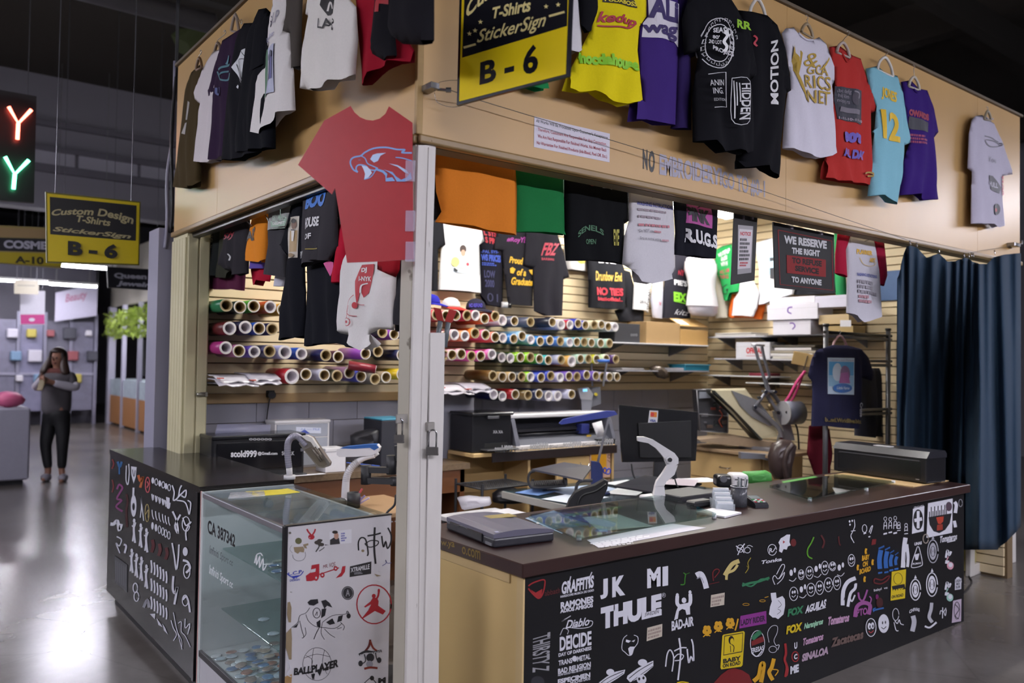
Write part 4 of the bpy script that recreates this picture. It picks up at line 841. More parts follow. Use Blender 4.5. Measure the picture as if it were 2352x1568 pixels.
def roll(px,py,ye,col,cname,label,core='t',r=1.0,edge='w',group='vinyl rolls on the left rack',ln=None):
    p=ony(px,py,ye)
    o=_link(bpy.data.objects.new('vinyl_roll',MA));setm(o,M(col,.32,var=.05,name='vinyl_'+col))
    o.location=p;WM[o.name]=Matrix.Translation(p);k=(ln or(3.098-ye))/RL;o.scale=(r,k,r)
    tag(o,label,'vinyl roll',group)
    for me,mt in((MBc,WCORE if core=='w' else CARD),(MC,EDGE[edge])):
        c=_link(bpy.data.objects.new(me.name,me));setm(c,mt);c.parent=o
    return o
CN={'2f7a50':'green','20302a':'dark green','4f9a34':'bright green','cc5a2c':'orange','c89a20':'mustard','5c2022':'dark red','2a2a44':'dark navy','2048a0':'blue','1c2050':'deep blue','a8327a':'magenta','a86a94':'mauve','5a489c':'violet','55566e':'slate','a8a8d0':'lavender','33353c':'charcoal','4a2838':'maroon','8a44a8':'purple','2a3028':'blackish green','1d2448':'navy','b02430':'red','5a4436':'brown','b4b4cc':'silver lavender','4c4a38':'dark olive','84607c':'dusky mauve','4448a8':'royal blue','6a665e':'grey','94826a':'tan','c8ac20':'yellow','452060':'dark purple',
      'd05a60':'salmon red','a82c5a':'crimson','c4b4d8':'pale lilac','e09468':'peach','e87c68':'coral','c8c4d8':'white','4c5064':'slate grey','1d1f2e':'near-black','3038a8':'cobalt blue','d8cca8':'cream','9a9aa0':'light grey','e8b4c0':'pale pink','e88c3a':'bright orange','e06a94':'pink','2a78c0':'sky blue','8cb8d8':'pale blue','4a78c0':'mid blue','5a98a0':'teal','7a9a90':'grey green','a8c8b8':'mint','d878b4':'rose pink','d0409a':'hot pink','90c828':'lime','2a9a9a':'turquoise','c89a4a':'gold','d0cc2a':'lemon yellow','b8d0a0':'pale green','7a5a2a':'bronze','c8ae7c':'sand','3848b8':'bright blue','b0a8d0':'pale violet','6a4aa8':'medium purple','50409a':'indigo','3c5a34':'forest green','6a5a34':'olive brown'}
def row(C,ys,items,rackname,rowname,group,yeb=None):
    for i,it in enumerate(items):
        x,y,col=it[:3];core=it[3]if len(it)>3 else 't';r=it[4]if len(it)>4 else 1
        ye=ys(C.p((x,y))[0])-.03*((i*7)%3)/3
        roll(*C.p((x,y)),ye,col,CN[col],'%s vinyl roll, %s from left in the %s row of the %s rack'%(CN[col],ORD[i],rowname,rackname),core,r,'w' if core=='w' or i%3 else 't',group)
L5=Crop(440,660,6.03)
gl_='vinyl rolls on the left rack';gr_='vinyl rolls on the right rack'
yl=lambda x:2.73
row(L5,yl,[(480,245,'2f7a50'),(670,270,'20302a'),(860,258,'4f9a34'),(1090,268,'cc5a2c','w'),(1262,305,'c89a20')],'left','top',gl_)
row(L5,yl,[(525,565,'5c2022','w',1.05),(745,550,'2a2a44','w',1.02),(935,565,'2048a0'),(1115,575,'1c2050')],'left','second',gl_)
row(F,yl,[(1415,985,'33353c'),(1495,998,'8a44a8'),(1575,988,'452060')],'left','hidden second',gl_)
row(F,yl,[(351,1090,'a8327a','w'),(440,1111,'a86a94'),(545,1117,'5a489c','w',.95),(648,1113,'55566e'),(753,1120,'a8a8d0','w',1.12),(865,1130,'2048a0','w'),(1030,1140,'1c2050'),(1115,1150,'4a2838'),(1300,1130,'8a44a8'),(1385,1115,'2a3028'),(1545,1140,'1d2448')],'left','third',gl_)
row(F,yl,[(800,1285,'b02430','w',1.25),(895,1270,'5a4436'),(1020,1275,'b4b4cc'),(1107,1280,'4c4a38'),(1190,1260,'84607c'),(1270,1285,'4448a8'),(1365,1302,'6a665e'),(1440,1290,'94826a'),(1545,1270,'c8ac20')],'left','bottom',gl_)
yr=lambda x:2.56 if x<1143 else 2.73
row(G9,yr,[(195,925,'d05a60'),(255,932,'d05a60'),(315,930,'d05a60'),(385,930,'a82c5a'),(438,930,'a82c5a','w'),(495,950,'e09468'),(560,935,'e87c68'),(605,960,'c8c4d8','w',1.1),(680,965,'4c5064'),(780,970,'4c5064'),(915,972,'1d1f2e'),(970,987,'c8c4d8','w',1.08),(1025,988,'b02430','w'),(1075,980,'3038a8'),(1120,990,'3038a8'),(1175,990,'d8cca8'),(1220,988,'d8cca8'),(1262,1000,'9a9aa0'),(1305,1002,'c8c4d8','w')],'right','top',gr_)
row(G9,yr,[(250,1062,'e8b4c0'),(308,1050,'e8b4c0','w'),(372,1057,'e09468','w'),(435,1040,'e88c3a'),(500,1050,'e06a94'),(560,1065,'e87c68'),(608,1070,'1d2448','w'),(675,1075,'2a78c0'),(727,1058,'8cb8d8'),(782,1080,'8cb8d8','w'),(840,1090,'2a78c0'),(900,1085,'4a78c0'),(965,1090,'4a78c0'),(1025,1097,'8cb8d8','w'),(1067,1095,'5a98a0'),(1113,1095,'5a98a0'),(1158,1100,'7a9a90'),(1215,1102,'7a9a90'),(1270,1103,'a8c8b8')],'right','second',gr_)
row(G9,yr,[(243,1177,'e8b4c0'),(292,1175,'e8b4c0'),(350,1170,'e8b4c0'),(412,1182,'d0409a'),(470,1182,'d0409a'),(540,1172,'d878b4','w'),(602,1190,'20302a','w'),(655,1195,'20302a','w'),(718,1190,'90c828'),(780,1190,'90c828'),(835,1200,'4f9a34'),(890,1207,'2a9a9a'),(970,1205,'b4b4cc'),(1036,1215,'c89a4a','w',1.2),(1090,1200,'a8c8b8'),(1140,1200,'a8c8b8'),(1190,1202,'d0cc2a'),(1250,1200,'b8d0a0'),(1310,1203,'452060')],'right','third',gr_)
row(G9,yr,[(545,1305,'7a5a2a'),(605,1312,'c8ae7c'),(665,1312,'c8ae7c'),(725,1310,'33353c'),(780,1312,'90c828','w'),(845,1315,'3848b8'),(905,1305,'3848b8'),(965,1315,'b0a8d0','w'),(1018,1308,'6a4aa8'),(1068,1310,'6a4aa8'),(1128,1300,'50409a'),(1185,1305,'6a4aa8'),(1228,1312,'b0a8d0'),(1270,1312,'b0a8d0'),(1318,1312,'6a665e')],'right','fourth',gr_)
row(G9,yr,[(550,1420,'1c2050','w'),(605,1432,'33353c','w'),(685,1420,'b02430'),(765,1425,'6a5a34'),(832,1418,'1d2448'),(892,1430,'55566e','w',1.08),(950,1430,'b4b4cc','w',1.05),(1035,1420,'b4b4cc')],'right','bottom',gr_)
# one roll lying across the bottom left row
a,b=ony(800,838,2.7),ony(862,848,2.62)
t=thing('vinyl_roll','dark red vinyl roll lying across the top of the bottom left row','vinyl roll',a,0,gl_)
obj('vinyl',pipe(new(),a,b,.032,.026),M('7a1c2c',.35,name='vinyl_7a1c2c'),t);obj('core',pipe(new(),a,b+(b-a).normalized()*.004,.0262,.022),WCORE,t)
# ---- caps and a camera above the right rack
def cap(C,cx,cy,ye,w_,crown,brim,label,ttl=None,tcol='d0d0d4',rot=0):
    p=ony(*C.p((cx,cy)),ye);s=w_/C.k/pxm(p)
    t=thing('baseball_cap',label,'cap',p,rot,'caps on top of the right rack')
    bm=lathe(new(),[(s*.5,0),(s*.5,s*.12),(s*.46,s*.3),(s*.34,s*.46),(s*.16,s*.54),(s*.01,s*.55)],20);obj('crown',bm,fabric(crown),t,local=True)
    rows=[]
    for i in range(5):
        k=i/4;rows.append([(s*(.5+.42*k)*math.cos(a)*(1-.12*k),-s*(.05+(.5+.42*k)*math.sin(a)),s*(.04-.16*k*math.sin(a)))for a in[math.pi*(.1+.8*j/10)for j in range(11)]])
    obj('brim',sheet(new(),rows,.006),fabric(brim),t,local=True)
    obj('button',cyl(new(),(0,0,s*.54),(0,0,s*.57),s*.035,seg=10),fabric(crown),t,local=True)
    if ttl:draw(t,Surf(FY(ye-s*.51),(0,-1,0)),C,[(tcol,'t',ttl,(cx-w_*.33,cy-w_*.32,cx+w_*.33,cy-w_*.12),.03)])
    return t
cap(G9,285,885,2.70,120,'d4d0cc','b83a34','white cap with red brim on the right rack',rot=.3)
cap(G9,440,895,2.70,125,'2b2a38','2b2a38','dark navy cap lettered NO REFUND on the right rack','NO REFUND','5048b8',.2)
cap(G9,165,860,2.72,110,'2a2a90','2a2a90','blue cap half hidden by the corner post',rot=.5)
p=ony(*G9.p((628,866)),2.95)
t=thing('security_camera','small white and black camera on the slatwall below the PRICES shirt','camera',p)
obj('body',cyl(new(),p+V((-.05,.0,.0)),p+V((.0,-.02,0)),.026,seg=16),M('cfcfd2',.4,name='white_plastic'),t);obj('lens',cyl(new(),p+V((.0,-.02,0)),p+V((.025,-.045,-.004)),.024,seg=16),M('1c1c20',.2,name='lens_black'),t)
obj('mount',cyl(new(),p+V((-.02,0,0)),p+V((-.02,.15,0)),.01,seg=8),M('cfcfd2',.4,name='white_plastic'),t)
# ================================================================== INSIDE: desks, printers, machines
FH=V((FWD.x,FWD.y,0)).normalized();RH=V((FH.y,-FH.x,0))
def pb(x0,y0,x1,y1,Y,dep):
    """box whose front face fills the pixel rectangle on plane y=Y"""
    xm,ym=(x0+x1)/2,(y0+y1)/2
    return ony(x0,ym,Y).x,ony(x1,ym,Y).x,Y,Y+dep,ony(xm,y1,Y).z,ony(xm,y0,Y).z
class BB:
    """upright plane through a known place, facing along the view; solids get depth behind it"""
    def __init__(s,P,C=C0):s.P=V(P);s.C=C;s.fn=FP(P,FH)
    def at(s,q):return s.fn(*s.C.p(q))
    def slab(s,pts,dep,d0=0,bm=None):return prism(bm or new(),[s.at(q)+FH*d0 for q in pts],FH*dep)
    def rod(s,pts,r,d0=0,seg=10,n=5,bm=None):return tube(bm or new(),bez([s.at(q)+FH*d0 for q in pts],n)if len(pts)>2 else[s.at(q)+FH*d0 for q in pts],r,seg)
    def cyl(s,q,r,d0,d1,seg=20,bm=None):p=s.at(q);return cyl(bm or new(),p+FH*d0,p+FH*d1,r,seg=seg)
def fr3(name,label,cat,z,near,right,left,group=None):
    P0,P1,P2=onz(*near,z),onz(*right,z),onz(*left,z)
    e=(P1-P0);a=e.length;b=(P2-P0).dot(V((-e.y,e.x,0)).normalized())
    return thing(name,label,cat,P0,math.atan2(e.y,e.x),group),a,b
BLK2=M('17171b',.3,var=.05,name='printer_black');BLKM=M('1e1e22',.5,name='matte_black');GRY=M('8f9098',.4,name='grey_plastic');WHP=M('d2d0d2',.4,name='white_plastic')
SIL=M('9c9ca4',.3,.7,name='silver_metal');CHR=M('b8b8bc',.15,1,name='chrome');CARDB=M('a5825a',.8,var=.08,scale=8,name='cardboard');PAP=M('d4d2d6',.7,var=.03,name='paper')
MAP=wood('maple_cabinet','c9aa76',.08,2,(1,1,.2),.45);STEEL=M('77777c',.35,.8,name='shelf_steel')
# ---- left desk with speckled top
GRAN=M('6e5c48',.3,var=.45,scale=45,name='speckled_laminate')
dk=thing('work_desk','brown wooden desk with speckled top behind the display case','desk',(1.1,2.7,0))
obj('desktop',prism(new(),[(.2,2.52,.855),(2.03,2.52,.855),(2.03,2.88,.855),(1.74,2.88,.855),(1.74,3.08,.855),(.2,3.08,.855)],(0,0,.045)),GRAN,dk)
WBR=wood('brown_wood','6d4326',.2,3,(1,1,.3),.45)
obj('apron',B(.22,2.0,2.55,2.57,.68,.855),WBR,dk);obj('end_panel',B(1.96,2.0,2.55,2.87,0,.855),WBR,dk);obj('end_panel',B(.22,.26,2.55,2.87,0,.855),WBR,dk);obj('back_panel',B(.26,1.96,2.85,2.87,0,.855),WBR,dk)
# printer with the mail address
x0,x1,y0,y1,z0,z1=pb(488,1000,701,1073,2.60,.30);z0=.902
pr=thing('inkjet_printer','black printer lettered scold999 on the left desk','printer',((x0+x1)/2,2.75,z0))
obj('body',B(x0,x1,y0+.012,2.87,z0,z1,bev=.012,seg=2),BLK2,pr);obj('lid',B(x0-.004,x1+.004,y0,2.865,z1-.02,z1+.006,bev=.006),M('1b1b1f',.2,name='printer_lid'),pr)
obj('front_panel',B(x0+.03,x1-.02,y0,y0+.02,z0+.05,z1-.04,bev=.003),M('121216',.15,name='gloss_black'),pr)
obj('output_slot',B(x0+.06,x1-.06,y0+.002,y0+.03,z0+.008,z0+.035),M('08080a',.6),pr)
obj('output_tray',B(x0+.05,x1-.01,y0-.06,y0+.02,z0+.002,z0+.01,bev=.002),BLKM,pr)
draw(pr,Surf(FY(y0-.0005),NY),C0,[('c8c8ce','t','scold999',(530,1034,590,1050),.04),('c8c8ce','t','@Gmail.com',(592,1037,637,1046),.03),('a8a8ae','t','oooooo',(572,1006,624,1011),.02),('a8a8ae','t','SCOLK',(647,1036,676,1045),.02)])
obj('button',B(x1-.035,x1-.015,y0-.004,y0+.02,z1-.12,z1-.10,bev=.002),M('55555c',.4),pr)
bm=sheet(new(),[[ony(494,998,2.8),ony(620,998,2.8)],[ony(500,974,2.86),ony(622,975,2.86)]],.005,(0,1,.2));obj('paper_support',bm,film('smoke_plastic','8d8da4',.7),pr)
# plastic drawer unit
x0,x1,y0,y1,z0,z1=pb(632,968,757,1062,2.885,.18);z0=.902
du=thing('drawer_unit','small white plastic drawer unit behind the lettered printer','drawers',((x0+x1)/2,2.97,z0))
obj('frame',B(x0,x1,y0+.02,y1,z0,z0+.012),WHP,du)
for xx in(x0,x1-.012):obj('side',B(xx,xx+.012,y0+.01,y1,z0,z1),WHP,du)
obj('top',B(x0-.006,x1+.006,y0,y1+.005,z1-.012,z1+.01,bev=.006,seg=2),WHP,du)
hh=(z1-.012-z0-.012)/3
for k in range(3):
    zz=z0+.014+k*hh
    d_=obj('drawer',B(x0+.014,x1-.014,y0+.006,y1-.01,zz,zz+hh-.006,bev=.003),film('drawer_plastic','b4b8c4',.75),du)
    obj('rail',B(x0+.01,x1-.01,y0+.004,y0+.02,zz+hh-.007,zz+hh-.001),WHP,du)
draw(du,Surf(FY(y0+.004),NY),C0,[('c9cddc','p',[(680,980),(737,982),(737,995),(680,994)]),('3a4aa0','p',[(684,994),(700,986),(712,995)]),('8a98c8','t','A4 ---- FILE',(690,983,734,988),.02),('c04a50','p',[(664,990),(672,990),(672,994),(664,994)])])
# white carton and loose paper on the desk
x0,x1,y0,y1,z0,z1=pb(748,1030,794,1078,2.56,.16);z0=.902
t=thing('carton','white carton standing by the white and blue desk lamp','box',((x0+x1)/2,2.64,z0));obj('body',B(x0,x1,y0,y1,z0,z1,bev=.002),PAP,t);obj('lid_flap',B(x0-.003,x1+.003,y0-.003,y1+.003,z1-.02,z1+.002,bev=.002),WHP,t)
bm=sheet(new(),[[(a,b,.9035+.012*math.sin(a*9)**2*(b>2.6))for a in[x0-.50+k*.06 for k in range(9)]]for b in(2.505,2.56)],.0015);tag(obj('paper_sheet',bm,PAP),'white paper sheets lying in front of the lettered printer','paper')
# black bag, teal topped box, blue pencil, wall webcam
bbg=BB(V((1.35,2.72,1.0)),Crop(600,960,6.533))
def lump(C,pts,P,dep,seed):
    b=BB(P,C);c=[b.at(q)for q in pts];o=sum(c,V((0,0,0)))/len(c);bm=new();n=len(c);rings=[]
    for k,(f,d)in enumerate([(.45,0),(.85,dep*.12),(1,dep*.45),(.9,dep*.8),(.5,dep)]):
        rings.append([bm.verts.new(o+(p-o)*f+FH*d+V((noise.noise(p*9+V((k,seed,0))),noise.noise(p*9+V((seed,k,5))),noise.noise(p*8+V((k*3,seed,9)))))*.012)for p in c])
    for k in range(4):
        for i in range(n):bm.faces.new((rings[k][i],rings[k][(i+1)%n],rings[k+1][(i+1)%n],rings[k+1][i])).smooth=True
    bm.faces.new(rings[0][::-1]);bm.faces.new(rings[-1]);bmesh.ops.recalc_face_normals(bm,faces=bm.faces);return bm
tag(obj('shoulder_bag',lump(bbg.C,[(1310,560),(1305,280),(1400,230),(1560,195),(1720,175),(1800,190),(1810,380),(1800,560)],V((1.25,2.62,1)),.16,3),M('15151a',.45,var=.2,scale=14,bump=.4,name='bag_leather')),'slumped black bag on the left desk beside the corner post','bag')
x0,x1,y0,y1,z0,z1=pb(876,965,940,1080,2.58,.28);z0=.902
t=thing('equipment_case','dark case with a teal top beside the corner post','case',((x0+x1)/2,2.7,z0));obj('body',B(x0,x1,y0,y1,z0,z1,bev=.004),M('23242c',.5,name='dark_case'),t);obj('top',B(x0,x1,y0,y1,z1,z1+.012,bev=.004),M('3c8098',.5,name='teal_top'),t)
tag(obj('pencil',cyl(new(),ony(796,1062,2.54),ony(872,1070,2.60),.004,seg=6),M('3c5ab0',.4,name='blue_pencil')),'long blue pencil lying near the white carton','pencil')
p=ony(622,906,3.07);t=thing('webcam','small black webcam with hanging cord on the left ledger board','webcam',p)
obj('body',cyl(new(),p,p+V((-.01,-.05,0)),.028,seg=16),BLK2,t);obj('lens',cyl(new(),p+V((-.01,-.05,0)),p+V((-.012,-.058,0)),.014,seg=14),M('3a3a40',.2),t)
obj('cord',tube(new(),bez([p,ony(618,925,3.07),ony(614,950,3.07),ony(612,975,3.07),V((ony(612,975,3.07).x,3.07,.95))],4),.005,6),BLKM,t);obj('mount',B(p.x-.03,p.x+.03,p.y,3.086,p.z-.02,p.z+.03,bev=.003),BLKM,t)
# low cardboard-topped table behind the display case with pens, lamp
lt_=thing('side_table','low tan-topped table behind the display case','table',(.7,1.75,0))
obj('tabletop',B(.42,1.05,1.5,2.1,.77,.80,bev=.004),M('9a7a58',.6,var=.08,name='tan_board'),lt_)
for a in(.45,.99):
    for b in(1.53,2.04):obj('leg',B(a,a+.03,b,b+.03,0,.77),BLKM,lt_)
L6=Crop(600,960,6.533)
# white and blue desk lamp
lb=BB(onz(795,1158,.80),L6)
t=thing('desk_lamp','white and blue desk lamp with curved ribbed neck','lamp',onz(795,1158,.80),0,'desk lamps')
obj('base',lathe(new(),[(.085,0),(.085,.012),(.05,.028),(.03,.04)],20,lb.at((1268,1290))*1-V((0,0,lb.at((1268,1290)).z-.80))),WHP,t)
neck=[(1262,1290),(1262,1150),(1268,1000),(1285,870),(1350,740),(1450,650),(1560,595),(1700,560)]
obj('neck',tube(new(),bez([lb.at(q)for q in neck],5),[.026-.010*min(1,i/30)for i in range(5*7+1)],12),WHP,t)
pts=bez([lb.at(q)for q in neck],14)
for i in range(34,72,3):obj('rib',pipe(new(),pts[i],pts[i]+(pts[i+1]-pts[i]).normalized()*.003,.0235,.018,14),M('b9b7ba',.4,name='lamp_rib'),t)
hd=obj('head',lb.slab([(1140,470),(1190,450),(1640,395),(1750,395),(1785,440),(1760,510),(1640,560),(1400,575),(1180,578),(1140,545)],.07,-.02),WHP,t)
obj('blue_cover',lb.slab([(1195,448),(1280,425),(1640,392),(1735,392),(1775,435),(1705,478),(1640,440),(1400,455)],.074,-.022),M('2c5a9c',.35,name='lamp_blue'),hd)
obj('joint',lb.rod([(1690,565),(1755,520)],.012),WHP,t)
# silver gooseneck lamp clamped to the black cabinet
lg=BB(V((.10,1.47,1.05)),L6)
t=thing('gooseneck_lamp','grey gooseneck lamp with silver hood on the black cabinet corner','lamp',lg.at((425,920)),0,'desk lamps')
zc=1.05;bp_=lg.at((425,925));bp_.z=zc
obj('base',cyl(new(),bp_,bp_+V((0,0,.02)),.03,seg=16),M('c4c2c4',.4,name='lamp_collar'),t)
obj('collar',cyl(new(),bp_+V((0,0,.02)),lg.at((418,745)),.016,seg=14),M('c4c2c4',.4,name='lamp_collar'),t)
gn=[(418,745),(400,600),(395,450),(410,350),(470,280),(540,272),(600,320),(680,410)]
obj('gooseneck',tube(new(),bez([lg.at(q)for q in gn],6),.0165,12),M('8c8a98',.35,.3,name='gooseneck_grey'),t)
pts=bez([lg.at(q)for q in gn],14)
for i in range(6,92,3):obj('rib',pipe(new(),pts[i],pts[i]+(pts[i+1]-pts[i]).normalized()*.0022,.0178,.015,12),M('a4a2ae',.35,.3,name='gooseneck_rib'),t)
hs=obj('hood',lg.slab([(620,270),(690,258),(770,290),(1035,670),(1020,720),(940,745),(860,738),(640,470),(570,375)],.05,-.01),M('a09a94',.3,.75,name='lamp_silver'),t)
obj('hood_back',lg.slab([(620,262),(700,252),(775,285),(880,440),(840,470),(760,350),(700,330)],.03,-.025),M('c9c6c2',.4,name='lamp_white'),hs)
obj('hood_opening',lg.slab([(660,470),(760,420),(970,640),(1000,690),(940,725),(870,715)],.006,-.014),M('7d7468',.35,.6,name='hood_inside'),hs)
for q0,q1 in(((780,440),(920,640)),((820,425),(945,615))):obj('lamp_tube',lg.rod([q0,q1],.008,-.02),M('6e665c',.2,.3,name='unlit_tube'),hs)
# pens in a black cup on the low table
pc=onz(812,1165,.80);t=thing('pen_cup','black pen cup with red and violet pens behind the display case','pen cup',pc)
obj('cup',pipe(new(),pc,pc+V((0,0,.09)),.04,.036),BLKM,t)
for i,(q,c)in enumerate([((832,1122),'b8424e'),((828,1140),'7a72a8'),((838,1138),'8a80b4'),((848,1143),'b4a8c8')]):
    b=BB(pc,C0);obj('pen',cyl(new(),pc+V((.01*(i-1.5),0,.01)),b.at(q),.007,.006,seg=8),M(c,.35,name='pen_'+c),t)
obj('stapler_block',B(pc.x-.16,pc.x-.05,pc.y-.02,pc.y+.05,.80,.86,bev=.012),BLKM,t)
# black monitor arm beside the post
ma=BB(V((.62,1.15,1.0)),L6);t=thing('monitor_mount','black jointed monitor mount with silver gas strut beside the corner post','mount',(.62,1.15,0))
fl_=ma.at((2090,1400))
obj('column',cyl(new(),V((fl_.x,fl_.y,0)),ma.at((2090,1100)),.022,seg=14),BLKM,t)
obj('foot',B(fl_.x-.15,fl_.x+.15,fl_.y-.15,fl_.y+.15,0,.015,bev=.004),BLKM,t)
obj('gas_strut',ma.rod([(2120,1060),(2120,590)],.017),M('8c8c96',.25,.8,name='strut_silver'),t)
obj('head_plate',ma.slab([(1990,420),(2200,400),(2200,620),(2020,640)],.05),BLKM,t)
obj('upper_arm',ma.slab([(1600,735),(1900,745),(1940,760),(1940,830),(1620,825)],.05),BLKM,t)
obj('lower_arm',ma.slab([(1590,900),(1980,905),(1980,1000),(1600,985)],.05),BLKM,t)
for q,h0,h1 in(((1560,0),715,1000),((1945,0),565,850),((2005,0),890,1020)):obj('joint',ma.rod([(q[0],h1),(q[0],h0)],.028,.025,14),BLKM,t)
obj('cable',tube(new(),bez([ma.at(q)+FH*.03 for q in((2080,1000),(2050,1060),(2080,1150),(2130,1230),(2120,1400))],5),.006,6),BLKM,t)
obj('cable',tube(new(),bez([ma.at(q)for q in((2020,1150),(2000,1300),(1900,1400),(1860,1470))],5),.006,6),BLKM,t)
# padlocks on the post
def padlock(P,label,s):
    t=thing('padlock',label,'padlock',P,math.atan2(RH.y,RH.x),'padlocks on the corner post')
    obj('body',B(-.019*s,.019*s,-.009,.009,-.028,0,bev=.002),M('6d6a68',.4,.7,name='padlock_steel'),t,local=True)
    obj('shackle',tube(new(),[(-.012*s,0,0),(-.012*s,0,.05)]+[(-.012*s*math.cos(a),0,.05+.012*s*math.sin(a))for a in(.5,1,1.57,2.1,2.6)]+[(.012*s,0,.05),(.012*s,0,0)],.0032,8),CHR,t,local=True)
    obj('bumper',B(-.020*s,.020*s,-.010,.010,-.031,-.026,bev=.001),M('4a4846',.5,name='padlock_base'),t,local=True)
    return t
hp=obj('hasp',B(*(lambda p:(p.x-.016,p.x+.018,-.02,.06,p.z-.016,p.z+.018))(ony(990,980,-.02)),bev=.003),M('a6a29c',.4,.7,name='hasp_plate'),post)
padlock(ony(993,1026,-.035),'steel padlock hanging from the hasp on the corner post front',1.2)
hp=obj('hasp',B(*(lambda p:(p.x-.02,p.x+.05,p.y-.004,p.y+.004,p.z-.01,p.z+.025))(ony(920,966,.02)),bev=.002),M('a6a29c',.4,.7,name='hasp_plate'),post)
padlock(ony(917,998,.02),'steel padlock hanging on the left side of the corner post',.95)
# ---- right desk with cutter: brown band lettered with the address
d2=thing('cutter_desk','long maple desk with dark lettered edge along the back wall','desk',(3.4,2.8,0))
zt=.965;xr=ony(1415,1020,2.52).x
obj('desktop',B(2.06,xr,2.52,2.88,zt-.03,zt,bev=.003),MAP,d2)
bx0=ony(1130,1035,2.515).x
obj('edge_band',B(bx0,xr,2.505,2.52,zt-.075,zt-.002,bev=.002),M('241b1c',.4,name='dark_band'),d2)
for q in((1136,1037,1022),(1217,1030,1016),(1293,1026,1012),(1367,1021,1007)):
    draw(d2,Surf(FY(2.505),NY),C0,[('a8a8ac','t','scold999',(q[0],q[2],q[0]+42,q[1]+2),.04),('7a7a80','t','@Gmail.com',(q[0]+44,q[2]+5,q[0]+76,q[1]+1),.02)])
obj('side_panel',B(2.62,2.645,2.54,2.87,0,zt-.03),MAP,d2);obj('side_panel',B(xr-.03,xr-.005,2.54,2.87,0,zt-.03),MAP,d2);obj('back_panel',B(2.06,xr,2.87,2.885,0,zt-.03),wood('maple_back','a98b5a',.1,2),d2)
x0,x1,y0,y1,z0,z1=pb(1277,1040,1356,1115,2.53,.3)
dr=obj('drawer',B(x0,x1,2.522,2.54,.50,zt-.085,bev=.002),MAP,d2)
obj('handle',tube(new(),bez([ony(1333,1063,2.52),ony(1337,1070,2.50),ony(1350,1070,2.50),ony(1354,1062,2.52)],4),.005,8),CHR,dr)
x0,x1,y0,y1,z0,z1=pb(1357,1042,1404,1098,2.50,.01)
ps=obj('posted_sheet',B(x0,x1,2.512,2.52,z0,z1),M('c4a08a',.5),d2);draw(d2,Surf(FY(2.511),NY),C0,[('c8901c','p',[(1358,1044),(1393,1042),(1393,1085),(1358,1084)]),('6a4a40','r',1399,1048,3,4,1.5),('6a4a40','z',[(1395,1056),(1402,1062)],1.5)])
# printer and cutter on it
x0,x1,y0,y1,z0,z1=pb(1000,950,1178,1022,2.54,.3);z0=zt+.002;x0=2.07
pr=thing('inkjet_printer','black printer right of the corner post on the maple desk','printer',((x0+x1)/2,2.7,z0))
obj('body',B(x0,x1,2.56,2.87,z0,z1-.02,bev=.01,seg=2),BLK2,pr);obj('scanner_lid',B(x0-.01,x1+.006,2.53,2.87,z1-.02,z1+.006,bev=.008),M('1d1d20',.25),pr)
obj('display',B(x0+.34*(x1-x0),x0+.62*(x1-x0),2.528,2.56,z1-.045,z1-.022,bev=.003),M('4a4a50',.25),pr)
obj('output_tray',B(x0+.08,x1+.005,2.46,2.58,z0+.018,z0+.028,bev=.003),M('3a3a3e',.35),pr);obj('output_slot',B(x0+.12,x1-.04,2.555,2.6,z0+.03,z0+.07),M('050506',.6),pr)
draw(pr,Surf(FY(2.558),NY),C0,[('9a9aa0','t','XA XA',(1132,988,1155,995),.02)])
K1=Crop(980,850,3.4846)
x0,x1,y0,y1,z0,z1=pb(1183,950,1412,1022,2.56,.28);z0=zt+.002
vc=thing('vinyl_cutter','white and grey vinyl cutter with blue carriage on the maple desk','cutter',((x0+x1)/2,2.7,z0))
obj('base',B(x0,x1,2.54,2.87,z0,z0+.035,bev=.004),WHP,vc);obj('top_cover',B(x0-.01,x1,2.62,2.87,z1-.03,z1+.005,bev=.008),WHP,vc)
for xx in(x0,x1-.04):obj('side_frame',prism(new(),[(xx,2.54,z0+.035),(xx,2.87,z0+.035),(xx,2.87,z1-.03),(xx,2.62,z1-.03)],(.04,0,0)),M('5a5b66',.4),vc)
obj('platen',prism(new(),[(x0+.04,2.56,z0+.035),(x0+.04,2.87,z0+.035),(x0+.04,2.87,z0+.10),(x0+.04,2.64,z0+.075)],(x1-x0-.08,0,0)),M('74757e',.3,.3),vc)
obj('roller_bar',cyl(new(),(x0+.04,2.68,z0+.11),(x1-.04,2.68,z0+.11),.008,seg=10),M('2a2a2e',.3,.5),vc);obj('rail',B(x0+.04,x1-.04,2.70,2.74,z0+.13,z0+.155),M('2a2a30',.4),vc);obj('back_plate',B(x0+.04,x1-.04,2.84,2.86,z0+.1,z1-.03),M('22222a',.5),vc)
cx_=ony(1340,978,2.66).x;obj('carriage',B(cx_-.04,cx_+.05,2.63,2.72,z0+.09,z0+.18,bev=.008),M('2a3272',.35),vc);obj('warning_label',B(ony(1360,0,2.6).x,ony(1370,0,2.6).x,2.598,2.602,z0+.07,z0+.085),M('c8a020',.5),vc)
bm=sheet(new(),[[ony(1360,972,2.53),ony(1382,966,2.53)],[ony(1372,1004,2.52),ony(1390,1001,2.52)]],.002,(0,1,0));tag(obj('paper_note',bm,PAP),'white paper note stuck at the cutter right end','note')
